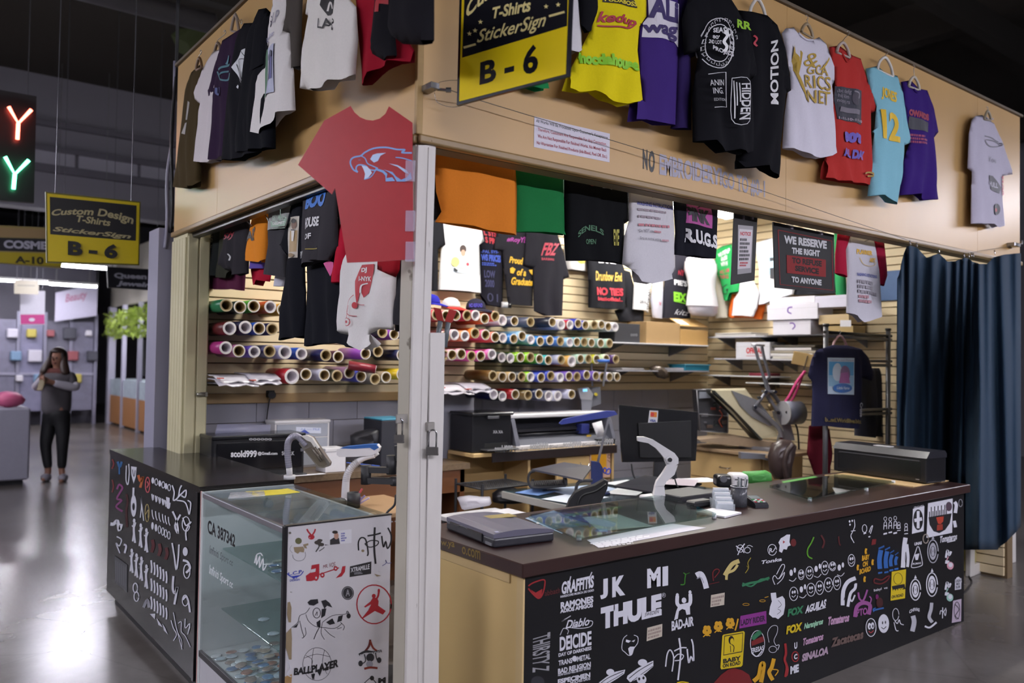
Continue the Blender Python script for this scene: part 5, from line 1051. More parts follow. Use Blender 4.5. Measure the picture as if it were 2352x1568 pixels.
# ---- work table in front with glass top, organiser, blue lamp, monitor
tb=thing('glass_top_desk','grey edged desk with papers under glass behind the counter','desk',(2.7,1.65,0))
obj('desktop',B(1.98,3.4,1.27,2.05,.70,.75,bev=.004),M('8f8d88',.4,name='grey_edge'),tb)
obj('glass_sheet',B(1.99,3.39,1.28,2.04,.7506,.757),glass('desk_glass','d8e4ea'),tb)
for a in(2.2,3.2):obj('leg',cyl(new(),(a,1.66,0),(a,1.66,.70),.035,seg=14),M('7a7a78',.4,.3),tb)
obj('foot',B(2.1,3.3,1.5,1.82,0,.03,bev=.006),M('6a6a68',.5),tb)
for i,(a,b,w_,h_,r_,c)in enumerate([(2.2,1.5,.4,.28,.2,'c4ccd8'),(2.5,1.75,.5,.3,-.1,'a8b8d0'),(2.15,1.85,.28,.2,.3,'6a8ac0'),(2.7,1.5,.3,.22,.5,'d0d4d8'),(3.0,1.8,.3,.22,.1,'d0d4d8')]):
    tag(obj('paper_sheet',B(-w_/2,w_/2,-h_/2,h_/2,0,.0004,mtx=Matrix.Translation((a,b,.7574+i*.0005))@Matrix.Rotation(r_,4,'Z')),M(c,.6,var=.1,scale=30,name='print_'+c)),'%s paper sheet on the glass top desk, %s laid'%(['white','pale blue','blue','light grey','pale'][i],ORD[i]),'paper','papers on the glass desk')
# black wire shelf with plastic bags
sh=thing('wire_shelf','black wire mesh shelf unit left of the glass top desk','shelf',(2.15,2.3,0))
for a in(1.86,2.33):
    for b in(2.12,2.46):obj('post',cyl(new(),(a,b,0),(a,b,.80),.011,seg=8),BLKM,sh)
for z in(.76,.30):
    bm=new();
    for s0,s1 in(((1.86,2.12),(2.33,2.12)),((1.86,2.46),(2.33,2.46)),((1.86,2.12),(1.86,2.46)),((2.33,2.12),(2.33,2.46))):tube(bm,[(s0[0],s0[1],z),(s1[0],s1[1],z)],.006,6)
    for k in range(1,26):tube(bm,[(1.86+k*.018,2.12,z),(1.86+k*.018,2.46,z)],.002,4)
    for k in range(1,12):tube(bm,[(1.86,2.12+k*.028,z),(2.33,2.12+k*.028,z)],.0016,4)
    o=obj('wire_deck',bm,BLKM,sh);o['kind']='stuff'
tag(obj('plastic_bag',lump(Crop(1000,1020,5.6),[(720,760),(715,660),(800,600),(960,580),(1100,620),(1130,700),(1160,770),(1000,795),(830,790)],V((2.1,2.0,.66)),.2,8),M('131318',.3,var=.2,bump=.5,scale=18,name='bin_bag')),'crumpled black plastic bag hanging under the wire shelf','bag')
lw=thing('low_table','low white table with paper stacks under the wire shelf','table',(2.0,1.7,0))
obj('tabletop',B(1.45,1.95,1.5,2.08,.60,.63,bev=.003),WHP,lw)
for a in(1.48,1.90):
    for b in(1.53,2.03):obj('leg',B(a,a+.03,b,b+.03,0,.60),M('6a6a6c',.4),lw)
tag(obj('paper_stack',B(1.62,1.93,1.55,1.9,.6302,.655,bev=.002),PAP),'stack of white paper on the low white table','paper')
tag(obj('plastic_bag',lump(Crop(1000,1020,5.6),[(330,860),(265,715),(400,695),(560,705),(700,720),(720,790),(500,840)],V((1.6,1.80,.70)),.2,4),film('clear_bag','d4d2dc',.6)),'clear plastic bag of white sheets on the low table','bag')
# desk organiser with curved rails
K2=Crop(1000,1020,5.6);og=BB(V((2.35,1.62,.80)),K2)
t=thing('desk_organiser','black mesh desk organiser with a raised flat top','organiser',(2.45,1.7,.757))
a=[og.at(q)for q in((1240,335),(1680,300),(2060,350),(1880,450))]
obj('top_plate',prism(new(),[og.at((1240,335))-FH*.02,og.at((1880,455))-FH*.08,og.at((2060,350))+FH*.2,og.at((1680,300))+FH*.22],(0,0,.012)),M('3a3a44',.4,name='organiser_grey'),t)
obj('side_rail',og.rod([(1280,340),(1215,370),(1195,450),(1215,530),(1280,558),(1450,550),(1680,530)],.010),BLKM,t)
obj('side_rail',og.rod([(2010,450),(1880,455),(1820,490),(1800,570),(1800,640)],.012,-.06),BLKM,t)
bm=new()
for k in range(14):tube(bm,[og.at((1290+k*28,470)),og.at((1262+k*30,545))],.0012,4);tube(bm,[og.at((1262+k*28,470)),og.at((1290+k*28,545))],.0012,4)
o=obj('mesh_side',bm,BLKM,t);o['kind']='stuff'
obj('tray',prism(new(),[og.at((1230,548)),og.at((1690,525)),og.at((1690,525))+FH*.25,og.at((1230,548))+FH*.25],(0,0,.006)),BLKM,t)
obj('end_plate',og.slab([(1660,460),(1700,455),(1700,530),(1665,535)],.2),BLKM,t)
# blue folding lamp
bl=BB(V((2.55,1.45,.9)),K2)
t=thing('desk_lamp','dark blue folding desk lamp with a slim silver stem','lamp',bl.at((2060,520)),0,'desk lamps')
obj('base',bl.slab([(2003,215),(2060,222),(2110,232),(2150,300),(2150,500),(2060,525),(2003,520)],.05,-.02),M('26305e',.4,name='lamp_navy'),t)
obj('stem',bl.rod([(2092,225),(2160,-60),(2230,-330)],.009),SIL,t)
o=obj('head',bl.slab([(1590,-270),(1640,-320),(1750,-345),(2200,-430),(2310,-425),(2340,-385),(2200,-345),(1900,-300),(1620,-255)],.06,-.02),M('3a4590',.35,name='lamp_blue_head'),t)
obj('foot',B(*(lambda p:(p.x-.08,p.x+.08,p.y-.06,p.y+.08,.757,.772))(bl.at((2075,520))),bev=.005),M('26305e',.4,name='lamp_navy'),t)
tag(obj('scissors',tube(tube(new(),bez([bl.at(q)for q in((2160,330),(2180,300),(2200,330),(2190,370),(2165,360),(2160,330))],4),.005,6),bez([bl.at(q)for q in((2210,330),(2235,310),(2250,340),(2235,380),(2190,372),(2210,330))],4),.005,6),M('3a48b0',.4,name='scissor_blue')),'blue-handled scissors standing beside the dark blue lamp','scissors')
# black office chair
oc=BB(V((1.95,1.05,.8)),K2)
t=thing('office_chair','black padded office chair pushed behind the counter','chair',(2.0,1.0,0))
obj('backrest',oc.slab([(1680,830),(1720,720),(1790,620),(1880,570),(2050,520),(2170,450),(2215,470),(2205,560),(2160,660),(2110,760),(2090,900),(1690,900)],.08,-.03),M('1a1a1d',.55,var=.1,bump=.1,name='chair_vinyl'),t)
obj('piping',oc.rod([(1820,830),(1840,720),(1900,640),(2060,590),(2190,500)],.006,-.034),M('101013',.5),t)
cp=oc.at((1930,800));obj('seat',B(cp.x-.22,cp.x+.22,cp.y-.05,cp.y+.4,.42,.50,bev=.04,seg=3),M('1a1a1d',.55,var=.1,bump=.1,name='chair_vinyl'),t)
obj('gas_column',cyl(new(),(cp.x,cp.y+.17,.08),(cp.x,cp.y+.17,.42),.025,seg=12),SIL,t)
for k in range(5):
    a=k*1.257;l_=obj('leg',tube(new(),[(cp.x,cp.y+.17,.09),(cp.x+.26*math.cos(a),cp.y+.17+.26*math.sin(a),.05)],.016,8),BLKM,t)
    obj('caster',cyl(new(),(cp.x+.26*math.cos(a)-.012,cp.y+.17+.26*math.sin(a),.026),(cp.x+.26*math.cos(a)+.012,cp.y+.17+.26*math.sin(a),.026),.025,seg=12),BLKM,l_)
obj('back_bar',oc.rod([(1930,860),(1960,1050),(1950,1150)],.018,.05),BLKM,t)
# monitor seen from behind
N1=Crop(1380,780,3.337);mb=BB(V((2.75,1.45,1.2)),N1)
t=thing('monitor','black monitor seen from behind with a card logo sticker','monitor',(2.75,1.5,.757))
obj('shell',mb.slab([(140,500),(745,555),(740,800),(730,930),(165,940),(145,700)],.03,.01),M('141418',.25,var=.1,name='monitor_shell'),t)
obj('rear_box',mb.slab([(285,640),(690,620),(690,900),(300,900)],.03,-.015),M('101013',.4),t)
obj('stand',mb.slab([(420,800),(560,800),(600,1180),(400,1180)],.03,.02),BLKM,t);q_=mb.at((500,1180));obj('stand_foot',B(q_.x-.14,q_.x+.14,q_.y-.08,q_.y+.12,.757,.775,bev=.006),BLKM,t)
bsf=Surf(lambda x,y:mb.fn(x,y)+FH*.0095,-FH)
draw(t,bsf,N1,[('c8c8ce','p',[(375,542),(442,545),(430,697),(357,692)]),('c8741c','p',[(382,552),(432,555),(430,595),(380,592)]),('b8282c','e',397,573,14,16),('2a3a8a','t','VISA',((375,608),(425,612),(424,632),(374,628)),.05),('8a6a50','t','DISCOVER',((366,655),(428,658),(427,668),(366,665)),.02),('b8483a','p',[(395,690),(424,668),(424,692)])])
obj('cable',mb.rod([(235,950),(255,1050),(320,1120),(390,1175)],.006),BLKM,t)
tag(obj('document_tray',prism(new(),[mb.at((60,1085))-FH*.28,mb.at((480,1135))-FH*.40,mb.at((740,1090))-FH*.14,mb.at((330,1040))-FH*.06],(0,0,.012)),M('2a2a30',.4)),'dark document tray with papers in front of the monitor','tray')
for i,(dx,r_)in enumerate(((0,.2),(.12,-.3),(-.1,.6))):
    q_=mb.at((430+i*40,1075));tag(obj('paper_sheet',B(-.15,.15,-.1,.1,0,.001,mtx=Matrix.Translation((q_.x+dx,q_.y-.22,q_.z+.014+.003*i))@Matrix.Rotation(r_,4,'Z')),M(['ccc8d0','d0d0d4','c4b8c0'][i],.6,var=.15,scale=40)),'printed sheet on the document tray, %s from the top'%ORD[2-i],'paper','sheets on the document tray')
# white magnifier lamp arm standing on the counter
la=BB(onz(1512,1148,.91),N1)
t=thing('arm_lamp','white jointed arm lamp standing on the counter before the monitor','lamp',onz(1512,1148,.91),0,'desk lamps')
b0=onz(1512,1145,.91)
obj('base',B(b0.x-.10,b0.x+.07,b0.y-.05,b0.y+.06,.911,.935,bev=.01,seg=2),WHP,t)
obj('foot_neck',la.slab([(400,1195),(415,1120),(480,1110),(490,1195)],.05,-.02),WHP,t)
obj('lower_arm',la.slab([(410,1125),(425,1080),(470,1020),(505,965),(585,960),(560,1030),(500,1080),(480,1120)],.04,-.02),WHP,t)
obj('upper_arm',la.slab([(278,742),(330,742),(400,765),(480,815),(560,865),(590,905),(590,945),(560,965),(505,965),(480,900),(420,830),(360,790),(280,775)],.04,-.02),WHP,t)
jn=obj('joint',la.cyl((522,915),.022,-.03,.03),WHP,t);obj('joint_cap',la.cyl((522,915),.012,-.036,-.03),BLKM,jn);obj('plug',la.slab([(528,1015),(575,1010),(590,1060),(560,1075)],.02,.02),BLKM,t)
obj('cable',la.rod([(575,1070),(590,1120),(600,1135)],.004,.03),BLKM,t)
# ---- heat press on a maple drawer cabinet
XC=onx(1700,1020,4.7)
cab=thing('drawer_cabinet','maple drawer cabinet carrying the grey heat press','cabinet',(4.65,1.9,0))
hz=.93
obj('body',B(4.42,5.0,1.55,2.35,.05,hz-.03,bev=.002),MAP,cab);obj('plinth',B(4.44,4.98,1.58,2.33,0,.05),BLKM,cab)
obj('worktop',B(4.36,5.06,1.42,2.42,hz-.03,hz,bev=.004),M('9c8468',.5,var=.15,scale=6,name='worn_top'),cab)
for k,(a,b)in enumerate(((.66,.89),(.42,.65),(.1,.41))):
    d_=obj('drawer',B(4.40,4.42,1.57,2.33,a,b,bev=.003),MAP,cab);zz=(a+b)/2
    obj('handle',tube(new(),bez([(4.40,1.88,zz),(4.375,1.89,zz-.006),(4.375,1.98,zz-.006),(4.40,1.99,zz)],4),.005,8),CHR,d_)
hpP=V((4.75,1.75,1.2));hb_=BB(hpP,N1)
hp_=thing('heat_press','large grey heat press with tilted cream platen and long lever','heat press',(4.75,1.75,hz))
HG=M('7d7e88',.35,.3,name='press_grey');CRM=M('cfc6a8',.6,var=.06,name='press_pad')
obj('lower_bed',hb_.slab([(745,762),(1010,735),(1345,788),(1345,812),(1170,822),(760,778)],.3,-.05),M('94806a',.5,var=.1),hp_)
obj('base_beam',hb_.slab([(970,822),(1310,850),(1305,930),(1230,900),(1120,870),(970,868)],.08,-.44),HG,hp_)
obj('foot',B(4.6,4.9,1.6,1.95,hz,hz+.03,bev=.004),HG,hp_)
pn=obj('platen',hb_.slab([(845,385),(1205,752),(1190,762),(1000,540),(850,410)],.34,-.14),M('1f2320',.5,name='press_edge'),hp_)
pp=[hb_.at(q)for q in((848,375),(1105,370),(1345,690),(1210,735))]
bm=prism(new(),pp,V((-.012,-.004,-.02)));obj('pad',bm,CRM,hp_)
obj('pad_edge',prism(new(),[hb_.at(q)-FH*.01 for q in((848,378),(1210,735),(1345,692),(1352,742),(1195,762),(840,400))],FH*.006),M('c4bb9c',.6),hp_)
obj('heat_plate',prism(new(),[hb_.at(q)-FH*.035 for q in((995,388),(1195,462),(1335,640),(1290,660),(1150,590),(1062,505))],FH*.02),M('8e8e94',.35,.5,name='plate_metal'),hp_)
obj('lever',hb_.rod([(1160,40),(1200,180),(1240,310),(1262,395)],.014,-.06,8),HG,hp_);obj('lever',hb_.rod([(1238,45),(1262,160),(1296,275),(1272,305),(1300,392)],.014,.02,8),HG,hp_)
obj('grip',hb_.rod([(1150,38),(1250,44)],.010,-.02),SIL,hp_)
obj('cross_plate',hb_.slab([(1240,388),(1325,388),(1325,402),(1240,402)],.10,-.06),HG,hp_)
obj('link',hb_.rod([(1252,398),(1165,515)],.016,-.06,8),HG,hp_);obj('link',hb_.rod([(1165,515),(1270,600),(1350,680),(1370,750)],.022,-.06,8),HG,hp_);obj('link',hb_.rod([(1310,398),(1360,460),(1400,530)],.018,.03,8),HG,hp_);obj('link',hb_.rod([(1270,420),(1330,520),(1400,600)],.020,-.01,8),HG,hp_)
for q in((1163,513),(1338,555),(1358,755),(1243,398),(1315,398),(1408,552)):obj('pivot',hb_.cyl(q,.016,-.09,-.05,12),CHR,hp_)
obj('knob',hb_.cyl((1195,440),.012,-.1,-.04,10),BLKM,hp_);obj('spring',hb_.rod([(1275,490),(1300,535)],.022,-.04),M('8c7a5c',.3,.7),hp_)
obj('upright',hb_.slab([(1340,550),(1415,545),(1440,610),(1482,770),(1375,775),(1395,690),(1350,600)],.12,-.02),HG,hp_)
mc=hb_.at((1455,560));obj('control_drum',cyl(new(),mc-RH*.075-FH*.03,mc+RH*.09+FH*.04,.105,seg=24),M('5d6070',.4,.2,name='drum_grey'),hp_);obj('drum_cap',cyl(new(),mc-RH*.085-FH*.034,mc-RH*.075-FH*.03,.107,seg=24),M('a4a4aa',.4),hp_)
obj('switch',hb_.slab([(1440,582),(1470,580),(1468,608),(1440,608)],.01,-.09),M('b02a30',.3),hp_)
obj('cable',hb_.rod([(1490,620),(1520,700),(1530,850),(1530,1060)],.008,.04),BLKM,hp_)
# brown leather chair
bc=BB(V((4.3,1.25,.95)),N1)
t=thing('leather_chair','brown leather chair with padded back in front of the heat press','chair',(4.3,1.2,0))
obj('backrest',lump(N1,[(1345,1075),(1310,1000),(1300,900),(1330,805),(1400,770),(1480,778),(1520,815),(1512,880),(1485,990),(1475,1075)],V((4.3,1.22,.95)),.14,5),M('3a2e2c',.3,var=.1,name='brown_leather'),t)
obj('rib_pad',bc.rod([(1420,1060),(1400,960),(1420,860),(1470,800)],.022,-.02),M('3a2e2c',.3,name='brown_leather2'),t)
cp=bc.at((1400,1000));obj('seat',B(cp.x-.25,cp.x+.25,cp.y-.42,cp.y,.40,.50,bev=.05,seg=3),M('3a2e2c',.3,var=.1,name='brown_leather'),t);obj('column',cyl(new(),(cp.x,cp.y-.2,0),(cp.x,cp.y-.2,.4),.03,seg=12),BLKM,t);obj('base_disc',cyl(new(),(cp.x,cp.y-.2,0),(cp.x,cp.y-.2,.03),.22,seg=24),BLKM,t)
obj('back_post',bc.rod([(1410,1060),(1410,1250)],.02,.06),BLKM,t)
# open computer tower
x0,x1,y0,y1,z0,z1=pb(1601,896,1672,995,2.55,.3)
cz=hz
ct_=BB(V((4.52,2.2,1.1)),N1)
t=thing('computer_tower','open computer tower showing its circuit boards beside the heat press','computer',(4.55,2.3,hz))
obj('case',ct_.slab([(735,385),(885,378),(975,545),(972,712),(760,700)],.18,.02),M('2c2c32',.5),t)
for p0,p1 in(((735,385),(760,700)),((760,700),(972,712)),((972,712),(975,545)),((735,385),(890,380)),((755,570),(970,585))):obj('frame_edge',ct_.rod([p0,p1],.006,0,6),M('7c7c82',.4,.6),t)
obj('drive_bay',ct_.slab([(755,400),(840,400),(840,445),(755,450)],.05,-.01),M('8a8f9c',.4),t)
rr=random.Random(5)
for k in range(12):
    u,v_=765+rr.random()*170,470+rr.random()*200;w_=15+rr.random()*40
    obj('component',ct_.slab([(u,v_),(u+w_,v_),(u+w_,v_+w_*.5),(u,v_+w_*.5)],.02,-.0),M(['1a1a1e','4a3a30','5c5c62','2a3a30','6a2a20'][k%5],.4),t)
obj('cable',ct_.rod([(905,540),(930,580),(905,620),(930,670)],.006,-.01),M('8a3a28',.5),t)
# small heat press on the desk end
sp=BB(V((3.88,2.50,1.2)),G9)
t=thing('mug_press','small silver heat press with display and looped lever','heat press',(3.98,2.7,zt))
obj('loop_lever',sp.rod([(1165,1370),(1160,1240),(1185,1212),(1250,1212),(1240,1300),(1232,1370)],.010,0,8),HG,t);obj('blue_grip',sp.rod([(1195,1213),(1270,1213)],.014,-.01),M('3a6ac0',.4),t)
obj('head',sp.slab([(1075,1385),(1140,1375),(1170,1420),(1160,1460),(1090,1450)],.12),M('b4b4ba',.3,.5),t);obj('screen',sp.slab([(1105,1388),(1132,1386),(1132,1402),(1106,1404)],.004,-.004),M('6aa8d0',em=1.2,name='lit_display'),t)
obj('column',sp.slab([(1095,1450),(1165,1455),(1150,1560),(1100,1560)],.14),HG,t);obj('arm',sp.slab([(1150,1380),(1215,1375),(1220,1480),(1160,1500)],.12,.02),M('5a5b64',.4),t);obj('knob',sp.cyl((1185,1420),.014,-.03,.02),M('c8b83a',.4),t)
p=sp.at((1125,1560));obj('base',B(p.x-.1,p.x+.12,2.53,2.68,zt+.001,zt+.05,bev=.006),BLKM,t)
# ================================================================== ON THE COUNTER
TZ=CZ+.001
t,a,b=fr3('flatbed_scanner','dark grey flatbed scanner lying on the counter near the corner post','scanner',TZ,(1135,1259),(1273,1242),(1013,1216))
SG=M('26262d',.4,var=.05,name='scanner_dark');h=.062
obj('base',B(0,a,0,b,0,h*.62,bev=.008,seg=2),SG,t,local=True)
rows=[]
for i in range(9):
    v=i/8;z=h*(.66+.34*math.sin(math.pi*(.12+.88*v))**.7 if v<.5 else .66+.34*math.sin(math.pi*(.12+.88*v))**.7)
    rows.append([(x_,v*b,h*.64)for x_ in(0,0)])
prof=[(0,h*.62),(0,h*.9),(a*.12,h*.99),(a*.35,h*1.06),(a*.65,h*1.02),(a*.9,h*.9),(a,h*.78),(a,h*.62)]
obj('lid',prism(new(),[(x_,.004,z_)for x_,z_ in prof],(0,b-.008,0)),M('5d5b6b',.35,var=.05,name='scanner_lid'),t,local=True)
obj('lid_seam',B(a*.14,a*.145,.004,b-.004,h*.995,h*1.003),M('9a9aa4',.4),t,local=True)
obj('front_bezel',B(-.006,.004,b*.22,b*.9,.008,h*.7,bev=.003),M('1c1c22',.3),t,local=True)
obj('vent',B(-.004,.004,b*.04,b*.16,.006,.018),M('7a7a80',.4),t,local=True)
obj('label_plate',B(a*.05,a*.11,b*.03,b*.07,h*.985,h*1.0),M('a8a8c4',.4),t,local=True)
obj('yellow_lettering',B(a*.3,a*.92,b*.62,b*.78,h*1.0,h*1.045),M('8c7a3c',.5,var=.3,scale=60),t,local=True)
obj('catch',tube(new(),bez([(-.002,b*.5,h*.6),(-.012,b*.56,h*.75),(-.01,b*.66,h*.7),(-.002,b*.7,h*.5)],4),.002,6),M('5a5a60',.4),t,local=True)
# glass sheets over artwork
def gsheet(px,label,feet):
    P=[onz(*q,CZ+.022)for q in px]
    t=thing('glass_sheet',label,'glass sheet',sum(P,V((0,0,0)))/4,0,'glass sheets on the counter')
    bm=prism(new(),P,(0,0,.008));bmesh.ops.bevel(bm,geom=[e for e in bm.edges if abs((e.verts[0].co-e.verts[1].co).normalized().z)>.9],offset=.03,segments=3,affect='EDGES')
    obj('pane',bm,glass('counter_glass','dce6e4',.02,.05),t)
    bm=new();n=len(P)
    for q in feet:
        f=onz(*q,CZ+.01);obj('foot',cyl(new(),V((f.x,f.y,CZ+.0005)),V((f.x,f.y,CZ+.022)),.012,seg=12),M('c9c9cc',.2,name='clear_foot'),t)
    return t
gsheet([(1208,1186),(1328,1240),(1652,1184),(1520,1138)],'clear glass sheet over artwork on the counter near the scanner',[(1640,1186),(1330,1235),(1500,1145)])
gsheet([(1762,1118),(1860,1148),(2058,1108),(1925,1090)],'clear glass sheet on the counter beside the right printer',[(1860,1147),(1990,1124),(2052,1107)])
def flatsheet(name,label,cat,px,col,z,var=.05,group=None):
    P=[onz(*q,z)for q in px];o=obj(name,prism(new(),P,(0,0,.0008)),M(col,.5,var=var,scale=30));tag(o,label,cat,group);return o
o=flatsheet('photo_print','blue printed sheet of small bottles under the glass sheet','print',[(1206,1190),(1290,1225),(1362,1210),(1272,1172)],'8a9ab4',CZ+.001)
K1=Crop(980,850,3.4846);RNG=random.Random(3)
draw(o,Surf(FZ(CZ+.002),(0,0,1)),K1,[(['c8ccd8','a0b8a0','6a80a8','d8d0d4','5a6a94'][k%5],'e',850+(k%8)*55+(k//8)*40,1190+(k//8)*32-(k%8)*4,14,9)for k in range(24)],base=.0003,step=.00003)
flatsheet('paper_sheet','plain white paper under the glass sheet on the counter','paper',[(1338,1188),(1378,1220),(1500,1208),(1418,1180)],'c9d2d0',CZ+.003)
flatsheet('print_sheet','magenta and cream printed strip under the glass edge near the scanner','print',[(1275,1215),(1328,1238),(1420,1222),(1360,1205)],'7a5a66',CZ+.0021,.3)
flatsheet('green_strip','green printed strip along the back under the counter glass','print',[(1295,1182),(1300,1186),(1430,1166),(1425,1162)],'3f7a34',CZ+.0022,.3)
o=flatsheet('flyer_sheet','white flyer printed with logos in front of the glass sheet','flyer',[(1348,1240),(1375,1258),(1622,1212),(1540,1202)],'b9b4c0',CZ+.001)
draw(o,Surf(FZ(CZ+.002),(0,0,1)),K1,[('d8d6dc','lines',((1300,1385),(1812,1300),(1812,1370),(1400,1420)),5)],base=.0003)
flatsheet('green_strip','green and white strip at the back of the right counter glass','print',[(1795,1105),(1800,1110),(1880,1096),(1870,1093)],'4a8a3c',CZ+.001,.3)
# white arrow-like acetate strip standing in the glass reflection
# card holder, pen cup, terminal, pad, label printer, tray
p=onz(1697,1162,TZ);t=thing('pen_cup','grey metal mesh pen cup full of silver pens on the counter','pen cup',p)
obj('cup',pipe(new(),p,p+V((0,0,.105)),.044,.041,24),film('mesh_cup','55565c',.75),t);obj('rim',pipe(new(),p+V((0,0,.104)),p+V((0,0,.110)),.047,.041,24),SIL,t);obj('bottom',cyl(new(),p,p+V((0,0,.004)),.041,seg=20),SIL,t)
rr=random.Random(2)
for k in range(9):
    an=rr.random()*6.28;e_=V((math.cos(an),math.sin(an),0));obj('pen',cyl(new(),p+e_*.015+V((0,0,.006)),p-RH*(.02-.006*k)+e_*.02+V((0,0,.13+.03*rr.random())),.0045,seg=7),M(['9aa0a4','c4c6c8','6a6e74'][k%3],.3,.3,name='pen_%d'%(k%3)),t)
p=onz(1660,1168,TZ);t=thing('card_holder','clear stepped holder with white business cards on the counter','card holder',p,math.atan2(RH.y,RH.x))
for k in range(4):
    obj('tier',B(-.05,.05,-.06+k*.03,-.056+k*.03,0,.035+.02*k),film('clear_acrylic','c4ccd4',.35),t,local=True)
    obj('card_stack',B(-.042,.042,-.052+k*.03,-.036+k*.03,.004,.045+.02*k,bev=.001),M('d0d2d6',.5,var=.05),t,local=True)
obj('side',B(-.054,-.05,-.065,.07,0,.05),film('clear_acrylic','c4ccd4',.35),t,local=True)
t,a,b=fr3('notepad','white blank notepad on the counter by the pen cup','notepad',TZ,(1665,1190),(1703,1180),(1612,1176));obj('pages',B(0,a,0,b,0,.008,bev=.001),PAP,t,local=True);obj('cover',B(0,a,0,b,.008,.0095),WHP,t,local=True)
p=onz(1738,1162,TZ);t=thing('card_terminal','small card payment terminal with coloured keys on the counter','terminal',p,math.atan2(RH.y,RH.x)+.25)
obj('body',prism(new(),[(-.04,-.055,0),(-.04,.06,0),(-.04,.06,.05),(-.04,-.04,.026),(-.04,-.055,.014)],(.08,0,0)),M('2a2a30',.4),t,local=True)
obj('screen',prism(new(),[(-.03,.01,.0386),(.03,.01,.0386),(.03,.05,.0482),(-.03,.05,.0482)],(0,-.0004,.0012)),M('6a7478',.2),t,local=True)
for r_ in range(3):
    for k in range(4):obj('key',B(-.032+k*.017,-.019+k*.017,-.036+r_*.014,-.026+r_*.014,.024+.0033*r_,.032+.0034*r_,bev=.001),M(['b0343a','c4c4c8','3a8a4a','c4c4c8'][(k+r_)%4],.4),t,local=True)
obj('cable',tube(new(),bez([(.02,.06,.01),(.06,.10,.008),(.09,.06,.008),(.07,.02,.006)],5),.003,6),BLKM,t,local=True)
p=onz(1683,1120,TZ);t=thing('label_printer','black and white label printer behind the pen cup','label printer',p,math.atan2(RH.y,RH.x))
obj('body',B(-.10,.0,.0,.12,0,.075,bev=.02,seg=3),BLK2,t,local=True);obj('white_cover',B(-.01,.10,-.01,.13,0,.085,bev=.02,seg=3),WHP,t,local=True);obj('paper_slot',B(.01,.07,-.013,.0,.05,.056),BLKM,t,local=True);obj('spool',cyl(new(),(-.06,-.012,.055),(-.06,.0,.055),.022,seg=14),M('5a5a60',.4),t,local=True)
tag(obj('cash_tray',B(*(lambda q:(q.x-.32,q.x+.02,q.y-.03,q.y+.2,TZ,TZ+.035))(onz(1640,1142,TZ)),bev=.005),M('26262b',.45)),'flat dark tray behind the business card holder','tray')
tag(obj('power_brick',B(*(lambda q:(q.x-.09,q.x+.06,q.y-.03,q.y+.04,TZ,TZ+.035))(onz(1612,1162,TZ)),bev=.008),BLKM),'black power brick on the counter beside the arm lamp','power adapter')
# printer on cardboard at the right end
t,a,b=fr3('cardboard_sheet','flat cardboard sheet under the right counter printer','cardboard',TZ,(2098,1119),(2203,1100),(1893,1088));obj('sheet',B(0,min(a,.52),0,min(b,.62),0,.004),M('b89a6c',.8),t,local=True);obj('fold',B(.0,.03,0,min(b,.62),.004,.008),M('c4a87c',.8),t,local=True)
P0=onz(2128,1112,TZ+.006);e1=onz(1914,1081,TZ+.006)-P0;Lf=e1.length
t=thing('office_printer','long black printer at the right end of the counter','printer',P0,math.atan2(e1.y,e1.x))
hh=.215;dp=-.22
obj('body',B(0,Lf,dp,0,.004,hh*.82,bev=.01,seg=2),BLK2,t,local=True)
obj('top_cover',prism(new(),[(-.004,.004,hh*.78),(-.004,-.03,hh*.98),(-.004,dp+.02,hh),(-.004,dp,hh*.9),(-.004,dp,hh*.78)],(Lf+.008,0,0)),M('25252b',.28),t,local=True)
obj('front_line',B(.05,Lf-.05,-.001,.003,hh*.68,hh*.70),M('6a6a70',.3,.4),t,local=True)
obj('front_tray',B(.04,Lf-.04,-.004,.002,.03,hh*.66,bev=.002),M('131316',.25),t,local=True)
obj('lettered_label',B(Lf*.42,Lf*.60,-.10,-.055,hh*.985,hh*1.005),M('c4c4c8',.5,var=.4,scale=90),t,local=True)
for x_ in(.03,Lf-.03):
    for y_ in(dp+.03,-.03):obj('foot',cyl(new(),(x_,y_,0),(x_,y_,.006),.012,seg=10),BLKM,t,local=True)
obj('badge',B(.05,.075,.001,.004,.022,.027),M('8a8a90',.3),t,local=True)
# ================================================================== WALL SHELVES, BOXES, RACK, CURTAIN
def shelf_y(x0,x1,y,label,col='b4b4bc',front=2.78):
    a,b=ony(x0,y,front),ony(x1,y,front);z=(a.z+b.z)/2;bb=min(b.x,5.58)
    t=thing('wall_shelf',label,'shelf',((a.x+bb)/2,front,z),0,'shelves on the slatwall')
    obj('board',B(a.x,bb,front,3.095,z-.012,z,bev=.002),M(col,.35),t)
    for k in(.15,.85):
        x_=a.x+(bb-a.x)*k;obj('bracket',prism(new(),[(x_,3.098,z-.013),(x_,front+.04,z-.013),(x_,3.098,z-.12)],(.006,0,0)),M('8a8a90',.4,.7),t)
    return z
def shelf_x(x0,x1,y,label,col='b4b4bc',front=5.26):
    a,b=onx(x0,y,front),onx(x1,y,front);z=(a.z+b.z)/2
    t=thing('wall_shelf',label,'shelf',(front,(a.y+b.y)/2,z),0,'shelves on the slatwall');y0,y1=sorted((a.y,min(a.y,9)if False else b.y));y1=min(y1,3.05)
    obj('board',B(front,5.595,y0,y1,z-.012,z,bev=.002),M(col,.35),t)
    for k in(.15,.85):
        y_=y0+(y1-y0)*k;obj('bracket',prism(new(),[(5.598,y_,z-.013),(front+.04,y_,z-.013),(5.598,y_,z-.12)],(0,.006,0)),M('8a8a90',.4,.7),t)
    return z
zA=shelf_y(1405,1628,789,'white wall shelf with cardboard boxes on the back wall','c9c9cc',2.74)
zB=shelf_y(1416,1630,851,'grey wall shelf with papers and a teal tray','8f8f98',2.74)
